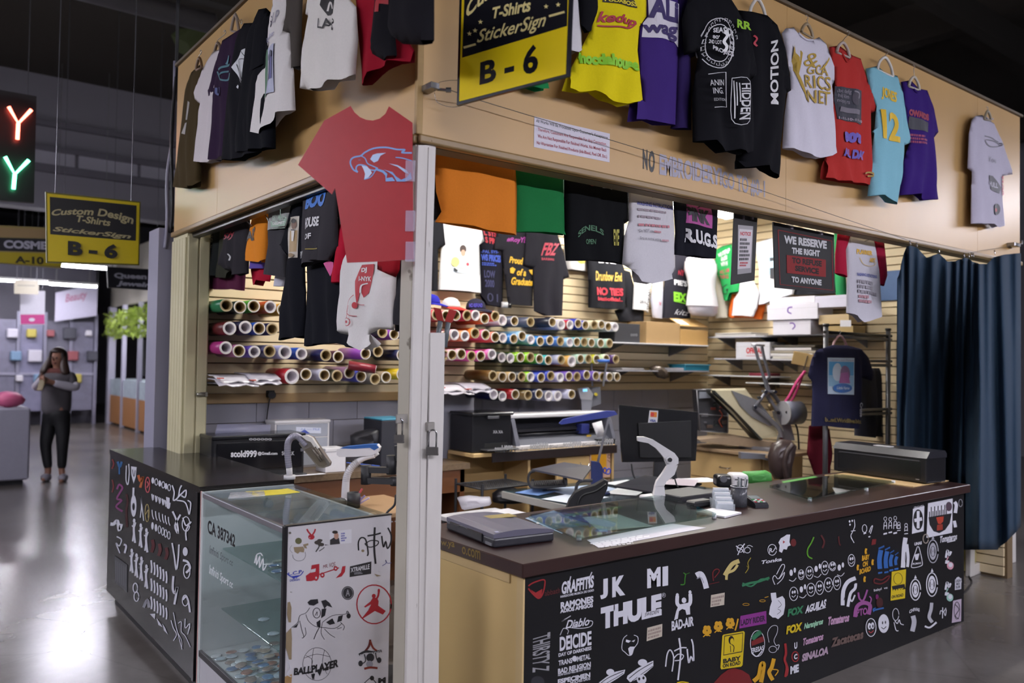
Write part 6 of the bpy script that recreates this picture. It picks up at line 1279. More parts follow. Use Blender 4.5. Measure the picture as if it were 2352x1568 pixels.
def carton(x0,y0,x1,y1,z,col,label,front=2.78,dep=.26,ops=(),flap=None,lid=True):
    a=ony(x0,(y0+y1)/2,front).x;b=ony(x1,(y0+y1)/2,front).x;h_=abs(ony(x0,y0,front).z-ony(x0,y1,front).z)
    t=thing('cardboard_box',label,'box',((a+b)/2,front+dep/2,z),0,'boxes on the shelves')
    obj('body',B(a,b,front,front+dep,z+.001,z+h_,bev=.003),M(col,.75,var=.06,scale=10),t)
    obj('tape',B((a+b)/2-.022,(a+b)/2+.022,front-.001,front+dep+.001,z+h_-.001,z+h_+.0012),M('b59a6a',.3),t)
    if ops:draw(t,Surf(FY(front),NY),C0,ops)
    return t
carton(1412,735,1470,779,zA,'2b2b31','dark grey box at the left end of the white wall shelf',dep=.22,ops=[('7a7a80','t','ooo',(1448,766,1464,772),.02)])
carton(1485,733,1562,783,zA,'a5865c','large tan cardboard box on the white wall shelf')
t=carton(1563,750,1626,785,zA,'b08a52','orange-tan cardboard box with open lid and white label')
zz=ony(1600,750,2.78).z;x0_,x1_=ony(1563,760,2.78).x,ony(1626,760,2.78).x
obj('lid_flap',prism(new(),[(x0_,2.78,zz),(x1_,2.78,zz),(x1_-.02,2.95,zz+.09),(x0_,2.95,zz+.09)],(0,.002,.004)),M('b8945c',.75),t)
obj('white_label',prism(new(),[(x0_+.02,2.80,zz+.014),(x0_+.16,2.80,zz+.014),(x0_+.16,2.90,zz+.066),(x0_+.02,2.90,zz+.066)],(0,-.001,.003)),M('c9c9d0',.5),t)
a,b=ony(1574,835,2.78),ony(1630,846,2.78)
tt=thing('plastic_tray','teal plastic tray on the grey wall shelf','tray',((a.x+b.x)/2,2.85,zB));obj('tub',B(a.x,min(b.x,5.57),2.78,3.0,zB+.001,zB+.06,bev=.012,seg=2),M('2a7a94',.3),tt);obj('rim',B(a.x-.008,min(b.x,5.57)+.006,2.77,3.01,zB+.055,zB+.066,bev=.003),M('3a8aa4',.3),tt)
for i,(x_,w_,r_,c)in enumerate(((1445,.34,.1,'a8a4a4'),(1545,.3,-.1,'b4b4bc'),(1590,.25,.2,'c4c4cc'))):
    q=ony(x_,846,2.86);tag(obj('paper_bundle',B(-w_/2,w_/2,-.09,.09,0,.022+.006*i,bev=.004,mtx=Matrix.Translation((min(q.x,5.4),2.9,zB+.001))@Matrix.Rotation(r_,4,'Z')),M(c,.5,var=.2,scale=20)),['grey','white','pale'][i]+' bundle of folded papers on the grey wall shelf, %s from left'%ORD[i],'paper','bundles on the grey shelf')
tag(obj('dark_bag',lump(J,[(400,1235),(440,1290),(490,1335),(560,1355),(612,1340),(590,1270),(520,1220),(460,1210)],ony(1520,850,2.72),.12,6),M('4a4038',.25,.3,var=.3,scale=20,name='metallic_bag')),'shiny brown bag sagging over the grey shelf edge','bag')
zC=shelf_x(1622,1762,772,'upper side wall shelf holding flat plastic sleeves')
zD=shelf_x(1640,1775,823,'side wall shelf holding the white lettered carton')
zE=shelf_x(1608,1770,862,'thin white side wall shelf below the lettered carton','c9c9cc')
zF=shelf_x(1712,1870,880,'lowest white side wall shelf behind the heat press','cfcfd0')
zG=shelf_x(1755,1985,768,'dark side wall shelf under the white boxes','3a3a3e')
zH=shelf_x(1770,1880,825,'side wall shelf with paper stacks behind the navy shirt')
def cartx(x0,y0,x1,y1,z,col,label,front=5.28,dep=.26,ops=(),cat='box'):
    a,b=onx(x0,(y0+y1)/2,front),onx(x1,(y0+y1)/2,front);h_=abs(onx(x0,y0,front).z-onx(x0,y1,front).z)
    t=thing('cardboard_box',label,cat,(front+dep/2,(a.y+b.y)/2,z),0,'boxes on the shelves')
    obj('body',B(front,front+dep,min(a.y,b.y),max(a.y,b.y),z+.001,z+h_,bev=.003),M(col,.6,var=.04),t);obj('lid_seam',B(front-.001,front+dep,min(a.y,b.y)-.001,max(a.y,b.y)+.001,z+h_*.72,z+h_*.73),M('9a98a0',.6),t)
    if ops:draw(t,Surf(FX(front),NX),C0,ops)
    return t,z+h_
cartx(1690,785,1768,822,zD,'c4c4cc','white carton with red lettering on the side wall shelf',ops=[('a82c34','t','OFICIAL',(1714,798,1752,812),.05),('a82c34','z',[(1714,817),(1752,817)],1)])
t,zt2=cartx(1775,732,1862,766,zG,'c9c7d2','lower white box with a purple ring logo',5.26,ops=[('6a4a98','s',[(1814,742),(1822,742),(1826,749),(1820,756)],3)])
t,zt3=cartx(1762,694,1878,729,zt2,'cccad6','upper white box with a purple crescent logo',5.24,ops=[('6a4a98','s',[(1820,705),(1811,707),(1810,716),(1818,720)],3)])
cartx(1768,678,1872,694,zt3,'d0cfd8','flat white box lying on the two logo boxes',5.25,.24)
cartx(1872,675,1945,702,zt3-.05,'c4c2d4','pale lilac box lying beside the white logo boxes',5.25,.22)
cartx(1880,706,1950,728,zG+.09,'b09a74','tan cardboard box under the pale lilac box',5.27,.22)
cartx(1895,734,1960,752,zG,'9c8454','taped brown box with a white label on the dark shelf',5.25,.2,[('c4c4cc','p',[(1930,735),(1955,735),(1955,750),(1930,750)])])
for k in range(5):
    q=onx(1820,815-k*9,5.3);w_=.20+.03*(k%3)
    tag(obj('paper_stack',B(5.27+.01*k,5.55,q.y-w_,q.y+w_,zH+.001+k*.028,zH+.026+k*.028,bev=.004),M(['b4b0a8','c4c2c4','8a8478','c9c7cc','4a4640'][k],.5,var=.15,scale=15)),'%s stack of sheets behind the navy shirt, %s from the bottom'%(['beige','white','taupe','pale','dark'][k],ORD[k]),'paper','sheet stacks on the side shelf')
for k in range(2):
    q=onx(1690,760,5.3);tag(obj('plastic_sleeve',B(5.27,5.56,q.y-.26+.05*k,q.y+.24,zC+.001+.02*k,zC+.018+.02*k,bev=.004),M(['b8b6b4','a8a4a0'][k],.25,var=.1)),['lower','upper'][k]+' bundle of clear sleeves on the upper side shelf','sleeves','sleeves on the upper shelf')
tag(obj('red_folder',B(5.3,5.5,onx(1745,855,5.3).y-.1,onx(1720,855,5.3).y,zE+.001,zE+.03,bev=.004),M('6a2030',.5)),'dark red folder on the thin side shelf','folder')
tag(obj('blue_board',B(5.575,5.598,onx(2064,650,5.58).y-.3,onx(2012,650,5.58).y,onx(2040,690,5.58).z,onx(2040,622,5.58).z,bev=.003),M('3f6090',.5)),'blue board fixed on the side wall beside the curtain','board')
tag(obj('tilted_box',B(-.12,.12,-.1,.1,0,.12,bev=.003,mtx=Matrix.Translation(onx(1845,840,5.2))@Matrix.Rotation(.5,4,'Z')@Matrix.Rotation(.2,4,'X')),M('a88c5c',.75)),'tilted tan box leaning at the navy shirt shoulder','box')
# pink strap hanging
t=thing('pink_strap','bright pink strap hanging behind the heat press','strap',onx(1850,860,5.1));K8=Crop(1700,780,4.611);sb=BB(onx(1850,860,5.1),K8)
obj('band',sb.rod([(690,330),(600,450),(520,600),(455,690)],.014,0,6),M('c02a72',.5),t);obj('band',sb.rod([(680,345),(640,460),(580,600),(535,665)],.012,.02,6),M('b02468',.5),t);obj('hook',sb.rod([(715,170),(695,240),(672,320)],.004),BLKM,t)
# black pipe rack
rk=thing('clothes_rack','black pipe rack with three rails in front of the side wall','rack',(4.5,.95,0));RY=1.0
p0=ony(1897,760,RY)
for y_ in(762,771,826,836,946,956):
    a=ony(1890,y_,RY);e=V((5.5,RY,a.z));obj('rail',cyl(new(),V((p0.x-.02,RY,a.z)),e,.013,seg=10),M(['17171a','5a5a60'][y_%2==0 and y_>765 or y_==771],.35,.5),rk)
for x_ in(p0.x,5.45):obj('upright',cyl(new(),(x_,RY,0),(x_,RY,p0.z+.04),.020,seg=12),M('4c4c50',.4,.4),rk);obj('cap',cyl(new(),(x_,RY,p0.z+.04),(x_,RY,p0.z+.06),.025,seg=12),BLKM,rk)
for x_ in(p0.x,5.45):obj('foot',B(x_-.03,x_+.03,RY-.25,RY+.25,0,.03,bev=.005),BLKM,rk)
# navy shirt on the rack with a plain pale blue picture panel
U=Crop(1750,680,2.412)
g,_=garment('t_shirt','navy shirt with a pale blue picture panel on the black rack',U,[(300,300),(390,270),(475,272),(550,292),(592,340),(620,430),(610,470),(556,452),(548,600),(540,735),(430,728),(340,715),(272,720),(280,500),(275,470),(254,440),(275,350)],'y',.93,'26263c',
    [('b9cad8','p',[(348,340),(500,342),(490,545),(343,540)]),('4a9acc','p',[(355,362),(495,364),(490,440),(352,438)]),('8ab4d0','p',[(352,440),(490,442),(486,500),(350,498)]),('c4d0dc','e',400,420,26,50),('7a5a80','e',440,430,26,46),('a05a94','p',[(405,480),(465,482),(455,420),(415,425)]),('3a6cb0','e',425,508,50,26),('a8a4b8','t','Camera and Picture',((358,345),(490,350),(490,360),(358,356)),.03),('c8d4e0','t','Little Name',((392,498),(460,500),(460,516),(392,514)),.02,.3),('b8b8c4','t','Cruise',((535,590),(530,668),(516,666),(520,588)),.02),('6a5a30','t','b...ned.Worldlives.biz',((320,668),(520,680),(520,704),(320,692)),.04)],group='clothes on the black rack',seed=50,fold=.01,creases=[[(280,480),(310,330)],[(556,452),(540,320)]])
hanger(U,(432,190),(392,285),(470,285),'y',.97,'b48a90','pink hanger holding the navy shirt on the black rack')
for i,(x_,c,l_)in enumerate(((1990,'3a3a42','dark grey'),(2020,'2a2a30','black'),(2048,'4a4640','brown grey'))):
    garment('jacket',l_+' garment hanging deep on the black rack behind the curtain',C0,[(x_-26,845),(x_+20,845),(x_+26,940),(x_+20,1005),(x_-28,1000)],'y',1.1+.06*i,c,cat='garment',group='clothes on the black rack',seed=60+i)
garment('cloth','dark red cloth hanging behind the rack upright',C0,[(1858,978),(1885,968),(1905,985),(1912,1040),(1905,1085),(1870,1090),(1853,1040)],'y',1.22,'521620',cat='cloth',group='clothes on the black rack',seed=70)
tag(obj('green_cloth',lump(K8,[(20,1440),(60,1410),(180,1400),(290,1395),(350,1430),(360,1500),(250,1540),(60,1530)],V((3.3,.50,.95)),.12,12),M('3f8a3c',.6,var=.1,name='green_cloth')),'bright green cloth folded behind the counter','cloth')
# white mannequin torso in the corner
mq=thing('mannequin','white female mannequin torso in a tank top by the wall corner','mannequin',ony(*J.p((925,715)),2.80))
def mring(rows,k,nm,mt,cap=True):
    bm=new();R_=[]
    for y_,x0,x1,dp in rows:
        a,b=ony(*J.p((x0,y_)),2.80),ony(*J.p((x1,y_)),2.80);c=(a+b)/2;rx=(b.x-a.x)/2*k
        R_.append([bm.verts.new(c+V((rx*math.cos(t_),-dp*k*math.sin(t_),0)))for t_ in[i*math.pi/10 for i in range(20)]])
    for i in range(len(R_)-1):
        for j in range(20):bm.faces.new((R_[i][j],R_[i][(j+1)%20],R_[i+1][(j+1)%20],R_[i+1][j])).smooth=True
    if cap:bm.faces.new(R_[0]);bm.faces.new(R_[-1][::-1])
    bmesh.ops.recalc_face_normals(bm,faces=bm.faces);return obj(nm,bm,mt,mq)
mring([(100,880,960,.03),(125,850,1000,.05),(155,780,1046,.075),(200,772,1050,.10),(260,778,1044,.12),(340,800,1035,.11),(440,815,1030,.09),(540,800,1050,.10),(620,795,1060,.11),(690,812,1056,.10),(718,840,1040,.07)],1,'torso',M('c4c2d0',.35,name='mannequin_gloss'))
mring([(190,774,1048,.10),(260,778,1044,.122),(340,800,1035,.112),(440,812,1034,.095),(540,798,1052,.104),(625,793,1062,.114)],1.03,'tank_top',fabric('d8d6dc'),False)
obj('mount',cyl(new(),ony(*J.p((925,300)),2.83),ony(*J.p((925,300)),3.099),.012,seg=8),STEEL,mq)
# plastic sleeves on wire shelves at the rolls
def sleeves(px0,px1,py,yf,ye,label,gp_):
    a,b=ony(px0,py,yf),ony(px1,py,yf);z=a.z
    t=thing('wire_tray','wire tray carrying plastic sleeves '+label,'tray',((a.x+b.x)/2,yf,z),0,'wire trays at the rolls')
    for k in range(7):y_=yf+.02+(ye-yf-.02)*k/6;obj('wire',tube(new(),[(a.x,y_,z-.004),(b.x,y_,z-.004)],.003,5),STEEL,t)
    for x_ in(a.x+.03,b.x-.03):obj('wire',tube(new(),[(x_,yf,z-.008),(x_,ye,z-.008)],.004,5),STEEL,t)
    for k in range(4):
        w_=(b.x-a.x)*(.5 if k%2 else .62);c=a.x+w_/2+(b.x-a.x-w_)*(k%2);zz_=z+.002+k*.012
        rows=[[(c-w_/2+w_*i/6,yf-.03+(ye-yf-.06)*j/3+.01*k,zz_+.02+.008*math.sin(i*2+k)*(j==0)-.035*(j==0)+.003*j)for i in range(7)]for j in range(4)]
        o=tag(obj('plastic_sleeve',sheet(new(),rows,.006),film('sleeve_%d'%k,['c9c4cc','bdb9c4','d0ccd2','b4b0ba'][k],.85,.2)),'clear plastic sleeve %s, %s from the bottom'%(label,ORD[k]),'sleeve',gp_)
        if k in(1,2):obj('red_seal',B(c-w_/2,c-w_/2+.03,yf-.032,yf+.02,zz_+.004,zz_+.010),M('b8442c',.5),o)
sleeves(500,645,880,2.72,3.09,'on the left roll rack','sleeves on the left rack')
sleeves(1010,1128,900,2.52,2.89,'beside the corner post on the pier','sleeves on the pier')
for i,(q0,q1,q2)in enumerate((((1003,760),(1012,735),(1004,708)),((1022,762),(1030,738),(1040,712)))):
    P_=BB(V((.10,.055,1.9)));t=thing('squeegee',['red squeegee standing upright behind the lower post board','red squeegee leaning right behind the lower post board'][i],'squeegee',P_.at(q0),0,'squeegees on the post')
    obj('handle',tube(new(),[P_.at(q0)-V((0,0,.06)),P_.at(q1)],.010,6),M('5d646a',.4),t);obj('blade',P_.slab([(q1[0]-8,q1[1]),(q1[0]+8,q1[1]+3),(q2[0]+9,q2[1]+2),(q2[0]-8,q2[1]-2)],.02,-.01),M('9a2a26',.4),t)
# ---- curtain
def curtain():
    Y0=-.04;xs_=[2062,2082,2093,2108,2128,2157,2175,2192,2205,2214,2222,2232,2250,2268,2284,2310,2343]
    top=[640,565,564,570,592,582,600,600,596,592,592,600,606,606,590,584,581]
    n=110;rows=[]
    for r_ in range(26):
        v=r_/25;row_=[]
        for k in range(n):
            u=k/(n-1);xp=2062+(2345-2062)*u
            i=max(j for j in range(len(xs_))if xs_[j]<=xp+1e-6);i=min(i,len(xs_)-2);f=(xp-xs_[i])/(xs_[i+1]-xs_[i]);yt=top[i]+(top[i+1]-top[i])*f
            yb_=1250 if u<.55 else 1262 if u<.8 else 1258-250*(u-.8)
            yp=yt+(yb_-yt)*v
            xs2=xp+(10*v if u>.2 else 0)*math.sin(u*9)-(4*v)
            ph=u*34+1.2*math.sin(u*11)+v*1.1*math.sin(u*5+1)
            d=.034*math.sin(ph)*(.45+.55*v)+.018*math.sin(ph*2.3+1+v)+.03*noise.noise(V((u*6,v*2,1)))
            wgt=1 if xp<2185 else max(0,1-(xp-2185)/70);q_=min(1,v/.5);back=.56*wgt*q_*q_*(3-2*q_)# tucked in behind the counter end
            row_.append(ony(xs2,yp,min(Y0-.03+d+back,onx(xs2,yp,5.52).y+d*.5)))
        rows.append(row_)
    bm=sheet(new(),rows);bmesh.ops.recalc_face_normals(bm,faces=bm.faces);return bm
cu=thing('curtain','long dark teal-blue curtain hung by rings at the counter end','curtain',(4.6,-.05,.4))
o=obj('cloth',curtain(),M('183045',.9,var=.08,scale=60,name='teal_curtain'),cu);md=o.modifiers.new('thick','SOLIDIFY');md.thickness=.004
for x_,y_ in((2090,556),(2106,560),(2157,574),(2215,584),(2226,586),(2232,584),(2236,585),(2285,578)):
    p=ony(x_,y_,-.06);a=V((.4,1,0)).normalized()
    obj('ring',tube(new(),[p+V((.012*math.sin(k*.785),.004*math.sin(k),.016*math.cos(k*.785)-.004))for k in range(9)],.0018,6),CHR,cu)
t=thing('wire_clamp','steel clamp fixing the cable at the right header end','clamp',ony(2335,562,-.05));p=ony(2335,562,-.05);obj('bracket',B(p.x-.06,p.x+.05,-.06,-.0,p.z-.014,p.z+.014,bev=.003),clampm,t);obj('bolt',cyl(new(),p+V((.02,-.03,0)),p+V((.02,-.03,.03)),.008,seg=8),clampm,t)
tag(obj('floor_cable',tube(new(),bez([onz(2225,1322,.005),onz(2232,1335,.005),onz(2222,1352,.005),onz(2210,1362,.005)],6),.006,6),BLKM),'black cable lying on the floor at the counter end','cable')
# ================================================================== STICKERS
WS='c6c6d0';BK='16161a';GD='c08f1e';PK='b08aa8';GRN='2a6a48';YL='c2aa14';RDS='8c2024'
def tq(x0,y0,x1,h,s):return((x0,y0),(x1,y0+s*(x1-x0)),(x1,y0+h+s*(x1-x0)),(x0,y0+h))
fs=Surf(FY(CY0+.03),NY)
Q1=Crop(980,1250,4.523);Q2=Crop(1450,1180,4.04);Q3=Crop(1800,1100,3.351)
ops1=[(RDS,'s',[(1055,430),(1110,395),(1215,365),(1225,420),(1200,520),(1165,558),(1130,540),(1080,490),(1055,455)],14),(RDS,'p',[(1075,465),(1130,500),(1200,460),(1190,540),(1165,555),(1120,530)]),('5a2022','t','abbath',tq(1225,480,1385,55,-.22),.0),
    (WS,'t','GRAFFITIS',tq(1400,390,1735,130,-.22),.04,.1),(WS,'s',[(1495,330),(1480,420),(1500,500)],10),(WS,'s',[(1715,285),(1680,380),(1700,440)],10),(WS,'t','HARDCORE MUSICA DE ODIO',tq(1388,530,1735,24,-.2),.03),
    (WS,'t','RAMONES',tq(1390,600,1730,70,-.2),.05),(WS,'t','ADIOS AMIGOS',tq(1385,670,1725,45,-.19),.05),
    (WS,'t','Diablo',tq(1440,790,1690,85,-.15),.02,.4),(WS,'s',[(1495,740),(1430,780),(1400,800),(1440,770)],8),(WS,'s',[(1470,860),(1600,870),(1700,850),(1722,800),(1680,790)],7),(WS,'s',[(1460,930),(1470,890),(1420,870),(1385,940)],6),
    (WS,'t','DEICIDE',tq(1380,960,1710,150,-.2),.035),(WS,'t','DAY OF DARKNESS',tq(1368,1130,1710,38,-.22),.04),(WS,'t','TRANS    METAL',tq(1368,1205,1700,55,-.22),.03),(WS,'e',1535,1185,26,30),(WS,'t','BAD RELIGION',tq(1362,1290,1702,55,-.22),.04),(WS,'t','HOW COULD HELL BE ANY WORSE',tq(1362,1345,1700,24,-.22),.03),(WS,'t','ESPECIMEN',tq(1360,1400,1698,50,-.22),.05),(WS,'t','NOCHES DIOS',tq(1490,1420,1698,30,-.22),.03),
    ('8d8d92','t','THIRSTY Z',((1285,905),(1272,1310),(1095,1330),(1100,960)),.015),
    (WS,'t','J',tq(1800,365,1880,205,-.2),.06),(WS,'t','K',tq(1925,340,2060,210,-.2),.06),
    (WS,'s',[(2080,940),(2040,980),(2025,1080),(2060,1120),(2095,1150),(2130,1140),(2150,1080),(2190,1020),(2190,960),(2150,940)],7),(WS,'p',[(2070,985),(2120,1000),(2095,1020),(2065,1010)]),(WS,'p',[(2090,1080),(2110,1060),(2160,1060),(2130,1140),(2105,1150)]),(WS,'p',[(2125,1005),(2165,985),(2150,1012)]),
    (WS,'p',[(1785,1435),(1870,1370),(1960,1320),(2060,1298),(2050,1340),(1980,1390),(1900,1438)]),(WS,'e',1905,1325,42,34),(BK,'s',[(1810,1435),(1900,1375),(2045,1312)],8),(BK,'s',[(1870,1435),(1960,1385),(2040,1335)],6),
    (WS,'p',[(2075,1390),(2085,1360),(2180,1290),(2290,1230),(2352,1205),(2352,1265),(2280,1330),(2180,1400),(2110,1430)]),(WS,'e',2240,1225,48,36),(BK,'s',[(2100,1390),(2200,1310),(2345,1225)],8),(BK,'s',[(2130,1420),(2230,1345),(2350,1260)],6),(WS,'e',2230,1400,50,50),(BK,'e',2205,1395,12,16),(BK,'e',2250,1385,12,16),
    ('26262c','e',1150,1425,70,60)]
draw(ct,fs,Q1,ops1,step=.00001)
ops2=[(WS,'t','M',tq(145,510,270,180,-.17),.06),(WS,'t','I',tq(288,490,340,180,-.17),.07),
    (WS,'t','THULE',tq(-285,870,280,205,-.24),.07),(WS,'p',[(105,920),(272,875),(270,930),(105,972)]),(BK,'t','SWEDEN',tq(122,918,255,34,-.25),.01,.2),(WS,'r',300,752,15,20,3),(WS,'t','R',tq(293,742,308,20,-.2),.01),
    (WS,'e',487,800,22,26),(WS,'s',[(425,760),(425,830),(460,860),(510,860),(545,820),(545,740)],34),(WS,'p',[(440,840),(540,820),(545,930),(510,935),(500,890),(470,880),(440,900),(430,970),(395,985),(415,900)]),(WS,'e',425,752,14,18),(WS,'e',543,725,14,18),(BK,'s',[(455,900),(478,918),(500,895)],5),(WS,'t','BAD-AIR',tq(372,995,578,90,-.24),.04),
    ('b4aa9c','p',[(738,752),(865,728),(860,842),(732,865)]),('8a7a74','lines',((745,770),(860,745),(858,840),(742,858)),3),('b4aa9c','p',[(146,1055),(286,1018),(284,1135),(140,1180)]),('8a7a74','lines',((155,1072),(280,1035),(278,1130),(150,1165)),3),
    ('2c6a1c','s',[(455,655),(490,650),(495,600),(500,560),(480,545)],10),('2c6a1c','s',[(500,560),(540,545)],5),
    (WS,'s',[(600,570),(640,555),(670,600),(695,690)],50),('8a8a98','s',[(605,600),(645,590),(670,640)],8),('6a1c20','s',[(760,620),(755,540),(790,510),(815,530),(770,590)],9),('6a1c20','s',[(720,650),(770,640),(815,630)],5),
    ('b4a468','s',[(865,570),(900,510),(940,460),(1000,435)],40),('b4a468','s',[(880,610),(890,550),(950,520),(985,470)],24),('8a7a2a','s',[(1055,548),(1085,500),(1080,450),(1108,405)],8),('8a7a2a','s',[(1085,500),(1068,480)],5),
    (WS,'s',[(970,295),(1010,320),(1050,275)],10),(WS,'s',[(985,380),(1015,325),(1045,360)],9),(WS,'r',1010,320,30,34,6),(WS,'r',1075,335,28,26,6),(WS,'s',[(1070,300),(1095,290),(1125,305)],5),
    (WS,'r',1305,332,40,50,6),(WS,'t','R',tq(1278,318,1310,42,-.15),.02),(WS,'s',[(1310,350),(1325,330),(1335,310)],7),(WS,'t','Tonka',tq(1205,432,1395,34,-.17),.03,.2),
    (WS,'p',[(1385,225),(1420,205),(1440,190),(1472,190),(1465,260),(1478,290),(1450,300),(1440,330),(1410,325),(1395,360),(1368,345),(1375,290),(1362,265)]),(RDS,'p',[(1405,245),(1425,258),(1405,275)]),('5a1c1e','e',1502,265,26,36),
    (GRN,'s',[(1025,665),(1100,640),(1180,625),(1280,590)],22),(GRN,'s',[(1030,640),(1110,670),(1200,605),(1270,610)],14),(WS,'s',[(1330,655),(1310,600),(1330,570),(1365,600),(1420,490),(1395,470),(1345,560)],7),(WS,'s',[(1370,600),(1420,540),(1400,600),(1350,650)],7),
    (GD,'r',1062,838,30,10,4),(GD,'r',1215,805,26,10,4),(GD,'s',[(1235,775),(1270,765)],6),
    (WS,'s',[(1315,730),(1325,800),(1350,830)],50),(WS,'p',[(1285,860),(1300,815),(1350,780),(1400,760),(1422,790),(1425,850),(1410,930),(1360,975),(1335,960),(1310,960),(1275,930)]),(BK,'s',[(1360,800),(1390,840),(1360,870)],4),(BK,'s',[(1355,880),(1385,900),(1350,930)],4),
    ('7a2a7a','p',[(1010,945),(1250,898),(1252,1015),(1000,1062)]),('2a1430','t','LADY RIDER',tq(1012,982,1240,55,-.2),.05)]
for cx,cy in((700,1080),(805,1040),(915,1010)):
    for k in range(5):
        a=k*1.257+.3;ops2.append((GD,'e',cx+24*math.cos(a),cy+28*math.sin(a),20,24))
    ops2.append(('5a4210','e',cx,cy,7,8));ops2.append((GD,'s',[(cx-35,cy+60),(cx-10,cy+40),(cx+30,cy+50)],10))
ops2+=[(GD,'s',[(960,1080),(975,1030),(988,970)],14),(YL,'p',[(852,1118),(1040,1085),(1050,1098),(1030,1400),(1015,1415),(832,1440),(824,1425),(842,1130)]),(BK,'p',[(860,1128),(1036,1098),(1026,1280),(850,1312)]),(YL,'p',[(866,1136),(1030,1106),(1020,1272),(856,1304)]),(BK,'e',925,1170,26,40),(YL,'e',932,1180,17,28),(BK,'s',[(930,1210),(950,1230),(945,1280)],8),(BK,'s',[(915,1220),(920,1280)],6),(BK,'t','BABY',tq(848,1345,1015,42,-.2),.05),(BK,'t','ON ROAD',tq(845,1392,1010,36,-.2),.05),
    (WS,'s',[(315,1415),(330,1300),(360,1260),(390,1330),(375,1460)],12),(WS,'s',[(440,1150),(455,1300),(430,1540)],16),(WS,'s',[(395,1270),(460,1240),(510,1240)],12),(WS,'s',[(390,1340),(430,1300),(480,1310),(460,1350),(400,1360)],10),(WS,'s',[(515,1250),(530,1380),(550,1320),(575,1360),(570,1220),(555,1160)],14),
    (WS,'r',1168,1200,66,120,6),(GRN,'s',[(1120,1160),(1160,1120),(1200,1090)],40),('6a1a1c','p',[(1110,1180),(1220,1130),(1232,1180),(1115,1225)]),(WS,'t','FRESAS',tq(1110,1245,1228,46,-.25),.03),(WS,'s',[(1115,1290),(1160,1320),(1210,1270)],10),
    (WS,'s',[(1275,1190),(1262,1100),(1300,1040),(1350,1040),(1350,1100),(1320,1170),(1340,1220)],5),(WS,'r',1310,1255,36,30,5),(WS,'s',[(1340,1220),(1370,1215),(1355,1260)],6),
    (RDS,'s',[(1425,1200),(1432,1290),(1420,1350),(1440,1420),(1425,1510)],22),(RDS,'s',[(1435,1380),(1450,1440),(1440,1500)],14),
    ('6a1418','p',[(760,1568),(830,1490),(900,1440),(960,1430),(1030,1450),(1090,1490),(1120,1568)]),(GD,'s',[(1130,1550),(1180,1500),(1200,1400),(1225,1390),(1215,1480),(1200,1560)],40),(GD,'s',[(1320,1340),(1300,1420),(1275,1470),(1310,1540)],36),(GD,'s',[(1310,1440),(1360,1450),(1330,1500)],10),(YL,'s',[(420,1566),(470,1556),(530,1566)],12)]
draw(ct,fs,Q2,ops2,step=.00001)
ops3=[(WS,'t','U',tq(80,1258,103,50,-.25),.05),(RDS,'r',88,1365,26,38,8),(WS,'t','C',tq(78,1348,104,40,-.25),.05),(WS,'t','ME',tq(50,1440,115,62,-.3),.06)]
for i,(cx,cy,rx,ry)in enumerate([(70,730,0,0),(133,735,22,38),(197,720,28,48),(262,700,0,0),(315,683,28,52),(375,670,24,34),(440,690,0,0),(520,625,26,46),(75,882,32,52),(148,858,0,0),(208,850,32,50),(275,835,30,52),(342,812,32,54),(408,798,28,52)]):
    if rx:ops3+=[(WS,'r',cx,cy,rx,ry,5),(WS,'e',cx-8,cy-12,7,12),(WS,'e',cx+9,cy-15,7,12),(WS,'s',[(cx-15,cy+15),(cx,cy+25),(cx+16,cy+8)],5)]
    else:ops3+=[(WS,'e',cx-14,cy-10,13,24),(WS,'e',cx+14,cy-30,9,20),(WS,'s',[(cx-30,cy+45),(cx,cy+55),(cx+25,cy+30)],5)]
fam=[]
for cx,cy,h_ in((780,340,80),(818,340,70),(856,335,80),(884,360,35),(940,375,45)):fam+=[(WS,'r',cx,cy-h_*.45,11,14,4),(WS,'s',[(cx-12,cy+h_*.6),(cx-8,cy-5),(cx+8,cy-8),(cx+11,cy+h_*.55)],5),(WS,'z',[(cx-12,cy+20),(cx+12,cy+17)],6),(WS,'p',[(cx-14,cy+h_*.95),(cx+14,cy+h_*.87),(cx+14,cy+h_*1.03),(cx-14,cy+h_*1.1)])]
ops3+=fam+[(WS,'s',[(540,310),(545,360),(530,400),(515,440),(540,490)],6),(WS,'e',505,325,7,9),(WS,'e',525,320,6,8),(WS,'e',508,350,6,8),(WS,'s',[(515,400),(550,395)],6),(WS,'r',620,380,18,30,5),(WS,'z',[(612,420),(632,412)],10),(WS,'s',[(655,410),(670,370),(682,360),(665,420)],6),(WS,'z',[(650,445),(664,440)],10),
    ('4f8a20','s',[(230,445),(210,490),(182,540),(185,590),(218,612)],10),('4a1a1c','s',[(285,430),(310,480),(295,530)],14),('4a1a1c','s',[(420,440),(425,490),(435,510)],10),('6a1c1e','p',[(680,462),(710,460),(705,500),(672,508)]),
    (GD,'t','BABY\nON\nBOARD',((590,590),(668,575),(668,705),(580,735)),.05)]+[(GD,'s',[(x_,y_+20),(x_-4,y_),(x_+2,y_-22)],16)for x_,y_ in((632,555),(570,680),(684,640),(622,770))]
for cx,y0,y1,w_ in((742,545,690,18),(790,555,685,16),(828,580,670,13),(866,595,660,11)):
    ops3+=[('2a5a9c','s',[(cx-4,y1),(cx-8,(y0+y1)/2),(cx+4,y0)],w_*2)]+[('2a5a9c','e',cx-10+k*w_*.5,y0-16-k*4+w_*.2,w_*.24,w_*.45)for k in range(5)]+[('2a5a9c','p',[(cx-18,y1+26),(cx+14,y1+20),(cx+14,y1+34),(cx-18,y1+40)])]
